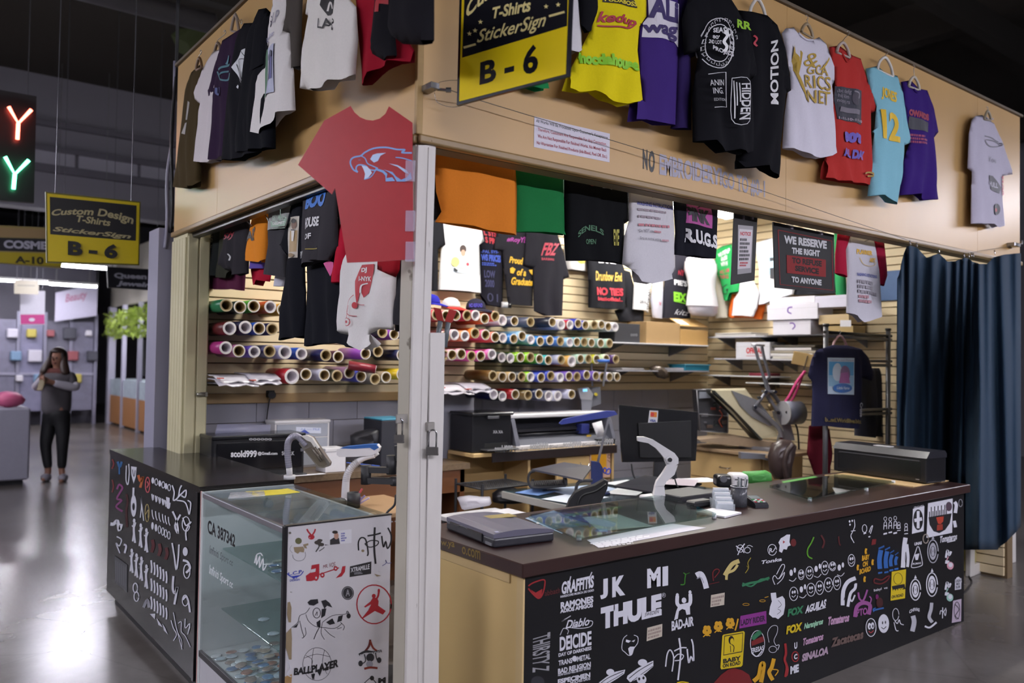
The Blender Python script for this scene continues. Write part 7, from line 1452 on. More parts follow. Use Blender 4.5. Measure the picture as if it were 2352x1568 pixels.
ops3+=[(WS,'s',[(915,680),(920,600),(925,520),(935,450)],34),(WS,'s',[(950,675),(955,600),(945,500)],22),(BK,'s',[(935,560),(932,620),(940,660)],4),
    (WS,'p',[(992,228),(1080,205),(1075,400),(984,420)]),(BK,'e',1032,312,38,80),(WS,'z',[(1032,245),(1032,378)],22),(WS,'z',[(1003,318),(1062,305)],26),(WS,'t','CRUZ AZUL',tq(1000,212,1076,14,-.2),.02),
    (WS,'p',[(1108,185),(1298,148),(1294,412),(1096,452)]),(BK,'p',[(1112,292),(1290,262),(1275,340),(1240,390),(1195,415),(1150,400),(1120,350)]),('a83a28','p',[(1170,295),(1230,282),(1225,325),(1205,345),(1185,342)]),('8a3024','p',[(1178,352),(1220,345),(1222,388),(1176,396)])]+[(BK,'z',[(1120+k*13,290),(1120+k*13,250-(k*37%70))],7)for k in range(11)]+[('4a3a48','e',1268,210,24,36),
    (WS,'s',[(1312,175),(1325,200),(1318,260)],26),(WS,'s',[(1310,320),(1320,370)],24),(WS,'t','Tomateros',tq(1200,440,1332,50,-.2),.03,.3),(WS,'z',[(1255,485),(1318,470)],8),('8a8a92','r',1358,183,14,28,5),('8a8078','r',1090,458,20,34,8),
    (WS,'t','UNAS',tq(1003,488,1060,24,-.2),.05),(WS,'s',[(1025,520),(985,640),(985,680),(1050,668),(1064,640),(1040,530),(1025,520)],6),(WS,'p',[(1003,580),(1042,570),(1030,620),(1012,622)]),(WS,'t','PUMAS',tq(990,645,1054,16,-.15),.03)]
for cx,cy,rx,ry,c in((1145,555,40,88,'9a9aa4'),(1138,810,42,90,WS),(1010,850,40,80,WS)):ops3+=[(c,'r',cx,cy,rx,ry,8),(c,'e',cx,cy,rx*.7,ry*.75),(BK,'r',cx,cy,rx*.45,ry*.45,4),(BK,'z',[(cx-14,cy+20),(cx-14,cy-22),(cx,cy+5),(cx+14,cy-26),(cx+14,cy+16)],5),(c,'p',[(cx-10,cy-ry-5),(cx,cy-ry-35),(cx+12,cy-ry-8)])]
for cx,cy,c in((1265,615,'c08a9a'),(1262,860,'8ab4a8')):ops3+=[(WS,'s',[(cx-20,cy-10),(cx-8,cy-70),(cx+5,cy-30),(cx+20,cy-60)],16),(WS,'s',[(cx-25,cy+20),(cx+5,cy+25)],26),(c,'e',cx+14,cy+50,26,30),(WS,'e',cx+16,cy+44,16,18),(c,'s',[(cx-15,cy+10),(cx,cy-20)],8)]
ops3+=[(WS,'s',[(1325,790),(1340,760),(1358,795)],22),('b0b0bc','p',[(1315,770),(1365,760),(1363,845),(1313,853)]),(BK,'t','LIGA\nMX\nSUB',((1320,775),(1360,768),(1358,835),(1318,842)),.03),('a89aac','p',[(1300,935),(1365,920),(1362,1092),(1290,1105)]),(BK,'r',1330,1010,22,66,5),(BK,'s',[(1312,960),(1345,1000),(1318,1050),(1345,1075)],6),
    (WS,'s',[(450,970),(455,860),(490,790),(550,760)],30),(WS,'s',[(490,980),(510,880),(545,840),(550,800)],22),(BK,'s',[(460,930),(490,850),(545,800)],5),(WS,'s',[(500,900),(520,940),(545,890)],12),
    ('5a1a1c','s',[(690,790),(700,765),(750,775),(790,750),(812,745),(790,780),(740,805),(690,795)],10),(WS,'t','babyl  ve',tq(690,845,795,26,-.22),.01),('6a1a5a','e',715,905,12,20),('3a1416','e',735,950,26,40),('2a5a9c','s',[(685,1010),(720,1000),(766,990)],12),('2a5a9c','s',[(690,1020),(685,1000),(705,990)],8),
    (YL,'p',[(828,712),(938,692),(930,915),(818,935)]),(BK,'r',876,765,34,44,4),(BK,'z',[(832,842),(930,825)],40),(YL,'t','BABY',tq(838,850,918,24,-.2),.05),(BK,'t','ON ROAD',tq(826,895,918,24,-.2),.05),
    ('8a4a84','s',[(570,870),(580,920),(610,930),(640,850)],14),('8a4a84','s',[(545,1060),(560,980),(610,950),(660,970),(650,1040)],30),('8a4a84','t','PTO',tq(558,1000,640,56,-.2),.04),('8a4a84','s',[(660,960),(670,920),(655,900)],10),
    (GRN,'t','FOX',tq(25,1000,150,60,-.25),.06,.15),('b8a014','t','FOX',tq(15,1130,140,65,-.25),.06,.15),(WS,'t','AGUILAS',tq(160,975,325,60,-.33),.05,.3),(WS,'z',[(245,1010),(320,985)],6),('8ab89a','t','Naranjeros',tq(152,1110,300,58,-.28),.05,.3),(PK,'t','Tomateros',tq(338,1060,502,66,-.2),.05,.3),(PK,'t','Tomateros',tq(145,1225,302,56,-.3),.04,.3),('a08a9c','t','SINALOA',tq(135,1345,338,60,-.3),.06,.2),('5c4a46','t','Zacatecas',tq(360,1225,610,70,-.28),.05,.15)]
for cx,cy,c in((668,1140,BK),(765,1110,WS)):ops3+=[(WS,'e',cx,cy,42,72),(c,'e',cx,cy,36,66),(WS,'e',cx-12,cy-10,13,26),(WS,'e',cx+12,cy-14,13,26),('2a2a30','e',cx-8,cy-6,5,12),('2a2a30','e',cx+14,cy-10,5,12),(('a83a40' if c==BK else '2a2a30'),'s',[(cx-18,cy+28),(cx,cy+40),(cx+20,cy+22)],6)]
ops3+=[(WS,'r',858,1040,24,46,5),(WS,'s',[(850,1085),(870,1110),(885,1080),(895,1110),(920,1120)],7),(WS,'s',[(845,1100),(860,1160),(880,1165)],7),(WS,'t','CHIVAS',tq(962,1010,1042,26,-.2),.04,0,.5),('a8a8b2','s',[(990,1050),(1000,1100),(985,1170)],36),('a8a8b2','s',[(1135,950),(1130,1000),(1115,1060),(1140,1100)],26),(WS,'s',[(1082,1130),(1120,1140),(1172,1100)],14),(WS,'s',[(1198,1040),(1205,1010),(1225,1020),(1245,990)],6),(WS,'s',[(1220,985),(1218,1070)],7),(WS,'s',[(1228,1020),(1240,1050),(1248,1000)],6)]
draw(ct,fs,Q3,ops3,step=.00001)
# ---- left cabinet
kf=Surf(FX(KX0+.005),NX);R1=Crop(240,1000,2.761)
o4=[('6a2426','s',[(50,150),(60,180),(48,210)],10),('2a5a8c','s',[(85,165),(98,200),(110,165)],14),('2a5a8c','s',[(95,200),(95,245)],10),(WS,'s',[(140,190),(138,280),(150,310),(158,240),(155,180)],6),(WS,'p',[(170,195),(205,200),(200,260),(186,305),(172,250)]),(BK,'s',[(178,215),(188,260),(196,220)],5),('a8562a','s',[(215,250),(230,290),(245,260),(228,330)],16),('a84a50','r',275,312,14,48,7),('a84a50','s',[(272,290),(280,310),(270,330)],8)]
o4+=[('7a3a6a','s',[(80,340),(95,310),(115,330),(100,360),(80,400),(110,410),(75,450),(115,480)],12),('6a2426','s',[(50,280),(58,320),(50,360)],8),('3a1618','s',[(140,370),(148,420),(140,480),(145,580)],14)]
o4+=[(WS,'e',186,445,18,70),(BK,'e',186,450,8,24),(WS,'s',[(186,330),(184,380)],12),(WS,'s',[(228,520),(236,450),(232,385),(250,540)],6),('9a8a5a','r',272,490,13,55,5),('9a8a5a','s',[(262,500),(280,470),(278,520)],5)]
for k,x_ in enumerate((308,330,352,374,392,412)):o4+=[(WS,'r' if k%2 else 'e',x_,285+k*9,9,20,*((5,)if k%2 else())),(WS,'s',[(x_-6,370+k*10),(x_,410+k*10),(x_+5,375+k*10)],8),(WS,'s',[(x_-5,470+k*9),(x_-2,505+k*9),(x_+6,530+k*8)],6),(WS,'r' if k>1 else 'e',x_-2,572+k*12,8,24,*((5,)if k>1 else()))]
o4+=[(WS,'p',[(392,388),(416,395),(412,465),(398,460)])]
for cx,y0 in((190,610),(232,640),(268,670),(175,800),(205,830),(236,850),(268,900)):o4+=[(WS,'e',cx,y0-70,8,14),(WS,'s',[(cx-14,y0-40),(cx,y0-30),(cx+10,y0-60)],8),(WS,'s',[(cx,y0-55),(cx-2,y0),(cx+6,y0+70)],13),(WS,'s',[(cx-1,y0),(cx-10,y0+60)],9)]
for k in range(3):o4+=[('4a1a1e','s',[(305+k*44,660+k*25),(312+k*44,700+k*25),(300+k*44,740+k*22)],20)]
for r_ in range(3):
    for k in range(6):o4+=[(WS,'s',[(298+k*19,790+r_*115+k*14),(302+k*19,835+r_*115+k*13),(300+k*19,870+r_*115+k*13)],11)]
o4+=[(WS,'p',[(290,1130),(325,1128),(322,1165)]),(WS,'p',[(332,1155),(350,1180),(372,1215),(345,1200)]),(WS,'p',[(370,1190),(385,1215),(406,1262),(380,1235)]),('8a8a92','s',[(250,1090),(275,1040),(285,1090)],18),(WS,'r',198,965,14,30,7),(WS,'r',205,1020,15,30,7)]
o4+=[(WS,'s',[(40,560),(60,560),(85,540),(95,600),(110,560)],20),(WS,'s',[(80,640),(110,660),(95,700),(75,680),(100,745)],7),(WS,'s',[(125,690),(140,700),(130,745)],12),('48484c','p',[(66,760),(148,820),(146,995),(70,930)])]+[('6a6a70','z',[(74+k*12,790+k*8),(74+k*12,920+k*8)],4)for k in range(6)]
o4+=[(WS,'s',[(432,315),(445,360),(440,410),(470,390),(480,340),(495,310)],9),(WS,'s',[(470,390),(490,370),(520,345),(515,390),(490,380)],9),(WS,'s',[(460,410),(510,420),(530,460),(540,500),(550,430),(530,410)],8),(WS,'s',[(435,480),(460,540),(470,620),(450,570),(485,500)],12),(WS,'s',[(500,520),(520,570),(552,545),(520,600),(522,665)],9),(WS,'r',520,560,24,46,6),(WS,'s',[(432,680),(445,760),(458,850),(470,780),(475,690)],10),(WS,'e',515,735,16,28),(WS,'s',[(500,790),(530,800),(545,840),(520,870)],14),(WS,'r',525,860,20,44,7),(WS,'s',[(440,890),(436,970),(450,1000),(465,960),(446,1070)],14),(WS,'s',[(500,1040),(520,1020),(535,1050),(545,1120)],12),(WS,'r',515,1045,18,34,6),(WS,'s',[(425,1170),(440,1220),(460,1260),(440,1300)],6),(WS,'s',[(440,1120),(455,1200),(470,1260),(495,1355)],5),(WS,'s',[(470,1190),(490,1180),(490,1240),(515,1270),(548,1340)],5),(WS,'s',[(515,1160),(515,1220),(545,1190),(530,1260),(545,1210)],6),(WS,'s',[(468,1250),(492,1300),(492,1355)],4)]
draw(cb,kf,R1,o4,step=.00001)
# ---- white end panel of the display case
R2=Crop(440,1090,3.28);wf=Surf(FY(GY0),NY);RR='a01c2a';BL='24349a';TN='8a7a60'
o5=[(RR,'s',[(868,408),(880,430),(902,455)],12),(RR,'s',[(932,408),(925,430),(908,455)],12),(RR,'e',902,468,24,20),('c3c1c6','e',890,474,4,3),('5a5a3a','e',805,498,25,24),(TN,'p',[(768,545),(840,540),(850,560),(845,585),(815,580),(800,595),(775,580)]),(TN,'p',[(838,525),(878,515),(880,530),(862,535),(870,555),(850,552)]),('4a4a50','s',[(760,600),(768,630),(800,648),(840,640),(858,610),(855,580)],3),('4a4a50','s',[(755,530),(740,560),(760,590)],2),
    ('2a2a2a','s',[(935,580),(960,540),(950,510),(985,490)],9),('3a3430','e',950,510,26,16),('3a3430','e',975,525,24,14),('3a3430','e',965,495,20,12),('2a2a2a','s',[(960,575),(990,555),(1000,545)],6),
    ('d0d0d6','p',[(1040,428),(1205,410),(1205,512),(1040,528)]),('2c2a2e','p',[(1042,490),(1075,470),(1110,475),(1118,520),(1042,528)]),('b08a78','e',1090,460,18,26),('2c2420','e',1080,432,22,12),('5a5aa0','lines',((1125,435),(1170,430),(1170,500),(1125,505)),4),('2a2a30','p',[(1004,524),(1035,528),(1005,532)]),
    (BK,'s',[(1258,570),(1256,510),(1275,475),(1305,480),(1320,520),(1330,590),(1322,610)],11),(BK,'s',[(1380,395),(1375,540),(1386,670)],15),(BK,'s',[(1325,460),(1385,450),(1425,438)],12),(BK,'s',[(1305,520),(1350,495),(1405,500),(1395,530),(1340,545),(1305,520)],8),(BK,'s',[(1432,460),(1445,545),(1462,500),(1475,555),(1500,510),(1502,450),(1478,398)],11),(TN,'e',1290,572,12,10),
    (BL,'t','L.C.P',((728,735),(830,715),(830,742),(728,760)),.03),(BL,'s',[(715,740),(745,765),(778,772),(820,755),(842,725)],7),(BL,'p',[(745,765),(810,755),(785,785),(790,765),(770,785)]),(BL,'t','DESIGN',((740,788),(815,780),(815,795),(740,805)),.02),
    (RR,'p',[(905,680),(962,670),(962,760),(955,785),(900,800),(865,800),(860,760),(895,735)]),('c3c1c6','p',[(900,712),(935,705),(932,730),(895,738)]),(RR,'e',938,775,17,24),('c3c1c6','e',938,775,6,9),(RR,'z',[(962,750),(1110,700)],8),(RR,'e',985,755,17,20),('c3c1c6','e',985,755,6,7),(RR,'e',1085,705,16,18),('c3c1c6','e',1085,705,6,7),(RR,'p',[(1135,690),(1160,685),(1155,730),(1130,765),(1085,778),(1125,735)]),('7a2a34','t','MR. VOS',((990,680),(1082,655),(1082,690),(990,705)),.0,.1),
    ('1c1c20','p',[(1192,690),(1354,652),(1352,745),(1190,770)]),('c9c9cf','t','XTRAMILLE',((1198,702),(1340,672),(1340,708),(1198,735)),.02),('8a8a90','lines',((1225,735),(1310,720),(1310,745),(1225,752)),2),('5a5a88','s',[(1435,685),(1465,665),(1460,640),(1475,665),(1505,662)],5),(TN,'p',[(1375,745),(1428,760),(1395,766)]),
    ('26262c','e',1176,890,46,52),('8a8a90','r',1176,890,38,44,4),('8a8a90','t','A',((1160,865),(1192,862),(1192,912),(1160,915)),.02),(RR,'r',1374,975,130,146,9),(RR,'e',1410,872,9,14),(RR,'s',[(1410,880),(1405,910),(1392,935)],14),(RR,'e',1372,912,15,16),(RR,'p',[(1365,925),(1395,925),(1408,950),(1405,985),(1462,1025),(1440,1052),(1380,1025),(1290,1082),(1285,1075),(1330,1020),(1352,975),(1305,1000),(1300,990),(1345,955)])]
HB='1c1c22'
o5+=[(HB,'s',[(752,1150),(800,1110),(815,1060),(860,1040),(890,1000)],4),(HB,'p',[(760,1150),(800,1120),(815,1095),(790,1150)]),(HB,'s',[(815,1100),(830,1170),(845,1220),(830,1228)],4),(HB,'s',[(855,1150),(860,1200),(835,1230)],4),(HB,'p',[(872,960),(895,940),(950,935),(955,965),(920,985),(885,980)]),(HB,'p',[(975,950),(1010,940),(1040,965),(1060,1000),(1020,985),(1000,1010)]),(HB,'p',[(980,1010),(1015,1005),(1005,1060),(975,1080)]),(HB,'r',942,1040,28,38,5),(HB,'s',[(930,1060),(945,1030),(945,1060)],4),(HB,'s',[(860,1050),(880,1100),(930,1140),(990,1150)],4),(HB,'p',[(940,1110),(970,1090),(970,1150),(945,1140)]),(HB,'s',[(985,1110),(1060,1060),(1150,1050),(1180,1035)],4),(HB,'p',[(1012,1110),(1060,1080),(1080,1120),(1040,1130)]),(HB,'p',[(1105,1065),(1140,1055),(1130,1100),(1095,1110)]),(HB,'e',1182,1062,16,20),(HB,'s',[(1165,1040),(1172,1025),(1185,1040)],5),(HB,'s',[(985,1110),(975,1190),(1000,1240)],4),(HB,'s',[(1000,1160),(1040,1200),(1080,1225)],4),(HB,'s',[(960,1150),(935,1200),(920,1238)],6),(HB,'s',[(1120,1110),(1150,1140),(1140,1170)],4),(HB,'s',[(1095,1160),(1130,1150)],4),(HB,'s',[(990,1150),(1080,1155),(1130,1120)],4)]
o5+=[(BK,'r',945,1425,108,124,3),(BK,'s',[(918,1310),(905,1420),(925,1540)],3),(BK,'s',[(848,1380),(940,1350),(1040,1370)],3),(BK,'s',[(860,1360),(910,1400),(880,1500)],3),(BK,'s',[(1000,1320),(985,1420),(1020,1500)],3),(BK,'t','BALLPLAYER',((768,1455),(1105,1385),(1105,1445),(768,1510)),.05,.1,-.15),(BK,'p',[(900,1500),(930,1495),(925,1520),(915,1545),(905,1525)]),(BK,'p',[(945,1465),(985,1458),(975,1490),(965,1515),(950,1490)]),(BK,'p',[(1000,1455),(1035,1440),(1030,1470),(1005,1475)]),
    ('5a1c1c','s',[(1345,1240),(1335,1290),(1305,1330)],16),('7a2a1c','s',[(1345,1250),(1365,1300),(1395,1325)],14),('26262c','s',[(1260,1355),(1310,1330),(1370,1335),(1430,1325)],18),('c9c9cf','t','ROADKING',((1268,1352),(1425,1322),(1425,1338),(1268,1368)),.02),('26262c','e',1345,1375,30,32),('26262c','s',[(1300,1350),(1310,1400),(1280,1425)],8),('26262c','s',[(1385,1340),(1395,1390),(1415,1400)],8),('26262c','e',1272,1420,17,22),('26262c','e',1412,1395,17,22),('8a8a94','e',1340,1425,26,26),('7a2a1c','s',[(1300,1460),(1345,1450),(1400,1455)],16),
    (BK,'s',[(1300,1568),(1345,1530),(1370,1545),(1390,1568)],6),(BK,'e',1358,1530,16,18),(BK,'t','M',((1405,1530),(1462,1522),(1462,1568),(1405,1568)),.06),
    ('5a564c','e',740,437,10,9),('6a665c','s',[(742,882),(756,884)],5),('8a8a90','e',1508,352,7,6),('8a8a90','e',1535,350,7,6),(TN,'p',[(722,960),(740,955),(752,1000),(748,1110),(730,1110),(718,1050)]),(TN,'p',[(712,1190),(750,1150),(755,1230),(752,1390),(735,1390),(708,1300)]),('9a7a50','p',[(700,1520),(755,1500),(752,1568),(698,1568)]),(WS,'s',[(715,1400),(745,1450),(720,1500),(750,1520)],7)]
draw(gc,wf,R2,o5,base=.0006,step=.00001)
# lettering on the glass front
gf=Surf(FX(GX0-.0004),NX)
draw(gc,gf,R2,[(BK,'t','CA 387342',((122,335),(330,455),(328,548),(122,440)),.03),('55585c','t','Infiniti Sport cc',((135,525),(312,640),(312,705),(135,610)),.0,.3),('d4d6da','t','Infiniti Sport cc',((133,670),(312,800),(312,875),(133,765)),.01,.3),('d4d6da','s',[(475,665),(492,600),(490,680),(515,610),(512,700),(540,630),(540,720),(565,680)],8),('d4d6da','s',[(492,600),(520,590),(535,610)],7)],base=.0004,step=.0001)
# ---- badges lying in the case
bmc=new();lathe(bmc,[(.0255,0),(.027,.002),(.0255,.004),(.018,.0062),(.001,.007)],18);BME=bpy.data.meshes.new('badge');bmc.to_mesh(BME);bmc.free();BME.materials.append(M('808080'))
bmc=new();lathe(bmc,[(.0272,-.0005),(.0278,.0012),(.0265,.0026)],18);BRE=bpy.data.meshes.new('rim');bmc.to_mesh(BRE);bmc.free();BRE.materials.append(M('b4b8bc',.25,.8,name='badge_rim'))
rb_=random.Random(21);bc_=[('6d8cb4','blue'),('8a7a72','brown'),('a8b4c0','silver'),('4f6c94','dark blue'),('b4a494','tan'),('7a8a84','grey green'),('c4c8cc','white'),('946a5c','rust')]
def badge(x_,y_,z_,tilt,k,where,pos=''):
    o=_link(bpy.data.objects.new('pin_badge',BME));c=bc_[k%8];setm(o,M(c[0],.2,var=.5,scale=70,coat=.5,name='badge_'+c[0]));o.location=(x_,y_,z_);o.rotation_euler=(tilt,tilt*.7,rb_.random()*6);WM[o.name]=Matrix.Translation(o.location)
    tag(o,'%s pin badge %s%s'%(c[1],where,pos),'badge','badges %s'%where);r_=_link(bpy.data.objects.new('rim',BRE));r_.parent=o
k=0
for layer in range(2):
    for i in range(7 if layer==0 else 5):
        for j in range(12 if layer==0 else 7):
            k+=1;badge(GX0+.05+i*.058+rb_.uniform(-.024,.024)+.02*layer,GY0+.06+j*(.078 if layer==0 else .11)+rb_.uniform(-.03,.03),zcs-.006+.009*layer,rb_.uniform(-.06,.06)+(.12 if layer else 0),rb_.randrange(8),'on case floor',(', %s row back, %s from the glass' if layer==0 else ' piled on top, %s row back, %s from glass')%(ORD[j],ORD[i]))
for i in range(5):
    for j in range(8):badge(GX0+.15+i*.054+rb_.uniform(-.01,.01),GY0+.06+j*.072+rb_.uniform(-.01,.01),sh1+(.0 if(i+j)%2 else .008),rb_.uniform(-.08,.08),rb_.randrange(8),'on the upper glass shelf',', %s row back, %s from the front'%(ORD[j],ORD[i]))
for j,(a,b)in enumerate(((.16,.5),(.2,.72),(.18,.25))):badge(GX0+a,GY0+b,sh2-.026,0,2,'on the lower glass shelf',', %s placed'%ORD[j])
# yellow paper and clear bag on the case top
t=thing('yellow_flyer','yellow paper strip in a clear bag on the display case top','flyer',onz(600,1135,GZ));CT=Crop(400,1050,6.97)
obj('paper',prism(new(),[onz(*CT.p(q),GZ+.004)for q in((1140,548),(1700,515),(1820,500),(2020,560),(1760,590),(1300,625))],(0,0,.001)),M('c4b42a',.5,var=.25,scale=30),t)
obj('clear_bag',sheet(new(),[[onz(*CT.p((900+k*90,560-k*4)),GZ+.003+.006*abs(math.sin(k*1.7)))for k in range(7)],[onz(*CT.p((860+k*100,665-k*8)),GZ+.0025+.005*abs(math.cos(k*2.1)))for k in range(7)]],.001),film('bag_film','c9c9cf',.4,.15),t)
# ================================================================== AISLE BEHIND
def sgn(name,label,pts,Y,th,col,ops,em=None,rough=.4):
    o=plate(name,label,'sign',C0,pts,FY(Y),NY,th,col,rough)
    a,b=FY(Y)(*pts[0]),FY(Y)(*pts[1])
    for p in(a,b):q=p.lerp((a+b)/2,.2)+V((0,th/2,0));obj('hanging_wire',cyl(new(),q,V((q.x,q.y,6.39)),.004,seg=5),M('55555a',.4,.7,name='rod'),o)
    draw(o,Surf(FY(Y),NY),C0,ops,base=.004,step=.003);return o
sgn('aisle_sign','second yellow and black B-6 sign hanging over the aisle',[(105,440),(323,463),(320,609),(107,603)],4.2,.03,'6a6210',[('d8c010','p',[(108,444),(320,466),(317,606),(110,600)]),('17171a','p',[(114,452),(313,472),(311,553),(115,538)]),('b0a47a','t','Custom Design',((118,482),(306,496),(306,522),(118,500)),.03,.2,.5),('b0a47a','t','T-Shirts',((175,494),(253,504),(253,520),(175,510)),.03,.2),('b0a47a','t','StickerSign',((120,520),(300,538),(300,552),(120,534)),.03,.3),('1a1a1a','t','B - 6',((155,552),(271,562),(268,595),(155,586)),.05)])
nb=sgn('neon_board','black neon sign board with glowing red and green letters',[(-120,185),(84,221),(78,466),(-120,450)],6,.06,'0c0a0c',[])
for c,e,Ls in(('ff5a48',9,[[(20,245),(42,283),(72,252)],[(42,283),(40,320)],[(-60,235),(-90,255),(-60,290),(-85,310)],[(-20,240),(-20,310)]]),('5affb0',7,[[(12,360),(34,400),(66,368)],[(34,400),(31,434)],[(-60,355),(-60,425)],[(-30,360),(-30,425)]])):
    for L_ in Ls:obj('neon_tube',tube(new(),[ony(*q,5.95)for q in L_],.016,8),M(c,em=e,name='neon_'+c),nb)
sgn('aisle_sign','tan, black and yellow COSMETICS A-10 sign behind the B-6 sign',[(-60,515),(168,525),(140,616),(-60,600)],8.5,.04,'8a7a4a',[('8d7550','p',[(-55,520),(160,528),(158,548),(-55,542)]),('1c1c20','p',[(-55,544),(158,550),(158,580),(-55,574)]),('9a98a4','t','COSMETICS',((8,551),(170,557),(170,576),(8,570)),.05),('9a8a10','p',[(-55,577),(142,583),(140,612),(-55,600)]),('2a2410','t','A-10',((34,588),(100,590),(100,608),(34,604)),.04)])
sgn('aisle_sign','black hanging sign with two lines of pale lettering by the jewelry stall',[(246,612),(372,620),(372,668),(248,660)],9,.04,'1c1c22',[('a8a8b4','t','Queen T',((262,626),(362,630),(362,645),(262,640)),.05),('a8a8b4','t','Jewelry',((268,644),(358,650),(358,664),(268,658)),.05,.2)])
sgn('price_card','white and pink hanging card over the far aisle',[(46,668),(104,668),(102,745),(47,745)],14,.02,'c9c6d0',[('b8307a','p',[(47,722),(102,722),(102,744),(48,744)]),('c9c6d0','e',73,734,7,4)])
sgn('price_card','small cream hanging card over the far aisle',[(33,643),(90,645),(88,676),(33,674)],13.5,.02,'b8b09a',[('9a9284','z',[(40,655),(80,656)],3)])
for p_,L_,l_ in((ony(185,612,12.2),1.0,'near the A-10 sign'),(ony(168,655,17),.9,'deeper in the aisle')):batten(tuple(p_),L_,True,TUBEH,'small lit tube light over the far aisle '+l_,'far tube lights')
TUBE_FILL=M('f4f2fa',em=HALL*.55,name='added_fill_tube');batten((3.75,17,2.78),2.4,False,TUBE_FILL,'added fill tube light inside the jewelry stall','far tube lights');batten((.2,18.3,3.3),2.4,True,TUBE_FILL,'added fill tube light before the far grey gate','far tube lights');batten((-2.6,15,3.6),2.4,False,TUBE_FILL,'added fill tube light left in the far aisle','far tube lights');  # fill tubes added only to brighten the far aisle and jewelry stall
# stalls closing the view
yg=19.6
st=struct(obj('wall_far',B(-9,2.7,yg+.5,yg+.7,0,4.6),M('4a4852',.8,var=.2,scale=1.5,name='far_stall_dark')))
gp=ony(225,900,yg).x
gt=thing('roller_gate','grey mesh gate stall front across the far aisle end','gate',(gp-2,yg,0))
for k in range(9):
    x_=gp-.12-k*.55;obj('post',B(x_,x_+.07,yg-.05,yg+.05,0,2.7),M('7c7a8c',.5,.2,name='gate_post'),gt)
    obj('mesh_panel',B(x_-.47,x_-.01,yg,yg+.03,.35,2.5),M(['6c6a7c','5c5a68','74728a'][k%3],.6,var=.3,scale=6,name='gate_mesh%d'%(k%3)),gt)
    obj('rail',B(x_-.48,x_,yg-.03,yg,1.2,1.26),M('8a889a',.5,name='gate_rail'),gt)
rr=random.Random(9)
for k in range(14):
    q=ony(30+(k%5)*44+(k//5)*8,765+(k//5)*52,yg-.2);s_=rr.uniform(.07,.15);c=['b4b0bc','a89a4a','8a4a50','3a3a44','c4c0c8','6a84a0'][k%6]
    tag(obj('hung_item',B(q.x-s_,q.x+s_,yg-.14,yg-.001,q.z-s_,q.z+s_,bev=.02),M(c,.6)),'%s packet hung on the far grey gate, %s of the row'%({'b4b0bc':'pale','a89a4a':'yellow','8a4a50':'dark red','3a3a44':'black','c4c0c8':'white','6a84a0':'blue'}[c],ORD[k]),'packet','packets on the far gate')
bn=plate('shop_banner','pale lilac banner with pink lettering over the far gate','banner',C0,[(128,672),(225,650),(222,725),(126,738)],FY(yg-.3),NY,.03,'b4b0c4',.5);draw(bn,Surf(FY(yg-.3),NY),C0,[('a8728c','t','Beauty',((150,676),(200,666),(200,690),(150,700)),.02,.2)],base=.01)
for x_ in(128,224):q=ony(x_,668,yg-.285);obj('hanging_wire',cyl(new(),q,V((q.x,q.y,6.39)),.01,seg=5),M('55555a',.4,.7,name='rod'),bn)
# jewelry stall along the right of the aisle
jx=3.0;JW=M('9a6a40',.5,var=.1,scale=3,name='jewel_wood')
js=thing('jewelry_stall','jewelry stall with wooden base, glass counter and white posts','stall',(jx+.4,17,0))
for k in range(4):
    a=13.8+k*1.5;obj('base',B(jx,jx+.6,a+.01,a+1.49,.05,.72),JW,js);obj('glass_counter',B(jx,jx+.6,a+.01,a+1.49,.72,1.12),M('a8b4bc',.2,var=.25,scale=9,name='lit_case_goods'),js);obj('post',B(jx-.04,jx+.05,a-.04,a+.04,0,2.9),M('9a98a8',.4),js)
obj('post',B(jx-.06,jx+.1,19.6,19.8,0,2.9),M('9a98a8',.4),js)
obj('back_wall',B(jx+1.6,jx+1.7,14,19.8,0,2.9),M('4c4a4c',.7,var=.5,scale=4,name='jewel_display'),js);obj('fascia',B(jx,jx+.1,14,19.8,2.9,4.2),M('8f8a80',.6),js)
for k in range(6):obj('display_board',B(jx+.7,jx+.74,14.3+k*.95,15.0+k*.95,1.2,2.1),M(['6a4a30','3a3a3c','a87a40','5a5048'][k%4],.6,var=.4,scale=12),js)
gl2=new();rr=random.Random(4)
for k in range(420):
    c=V((jx-.05+rr.uniform(-.12,.1),14+6.1*rr.random(),2.45+rr.uniform(-.32,.3)));a=V((rr.uniform(-1,1),rr.uniform(-1,1),rr.uniform(-1,1))).normalized()*.11;b=a.cross(V((rr.random(),rr.random(),1))).normalized()*.045
    gl2.faces.new([gl2.verts.new(p)for p in(c-a,c+b,c+a,c-b)])
o=obj('leaf_garland',gl2,M('94a84a',.6,var=.4,scale=3,name='garland_leaf'),js);o['kind']='stuff'
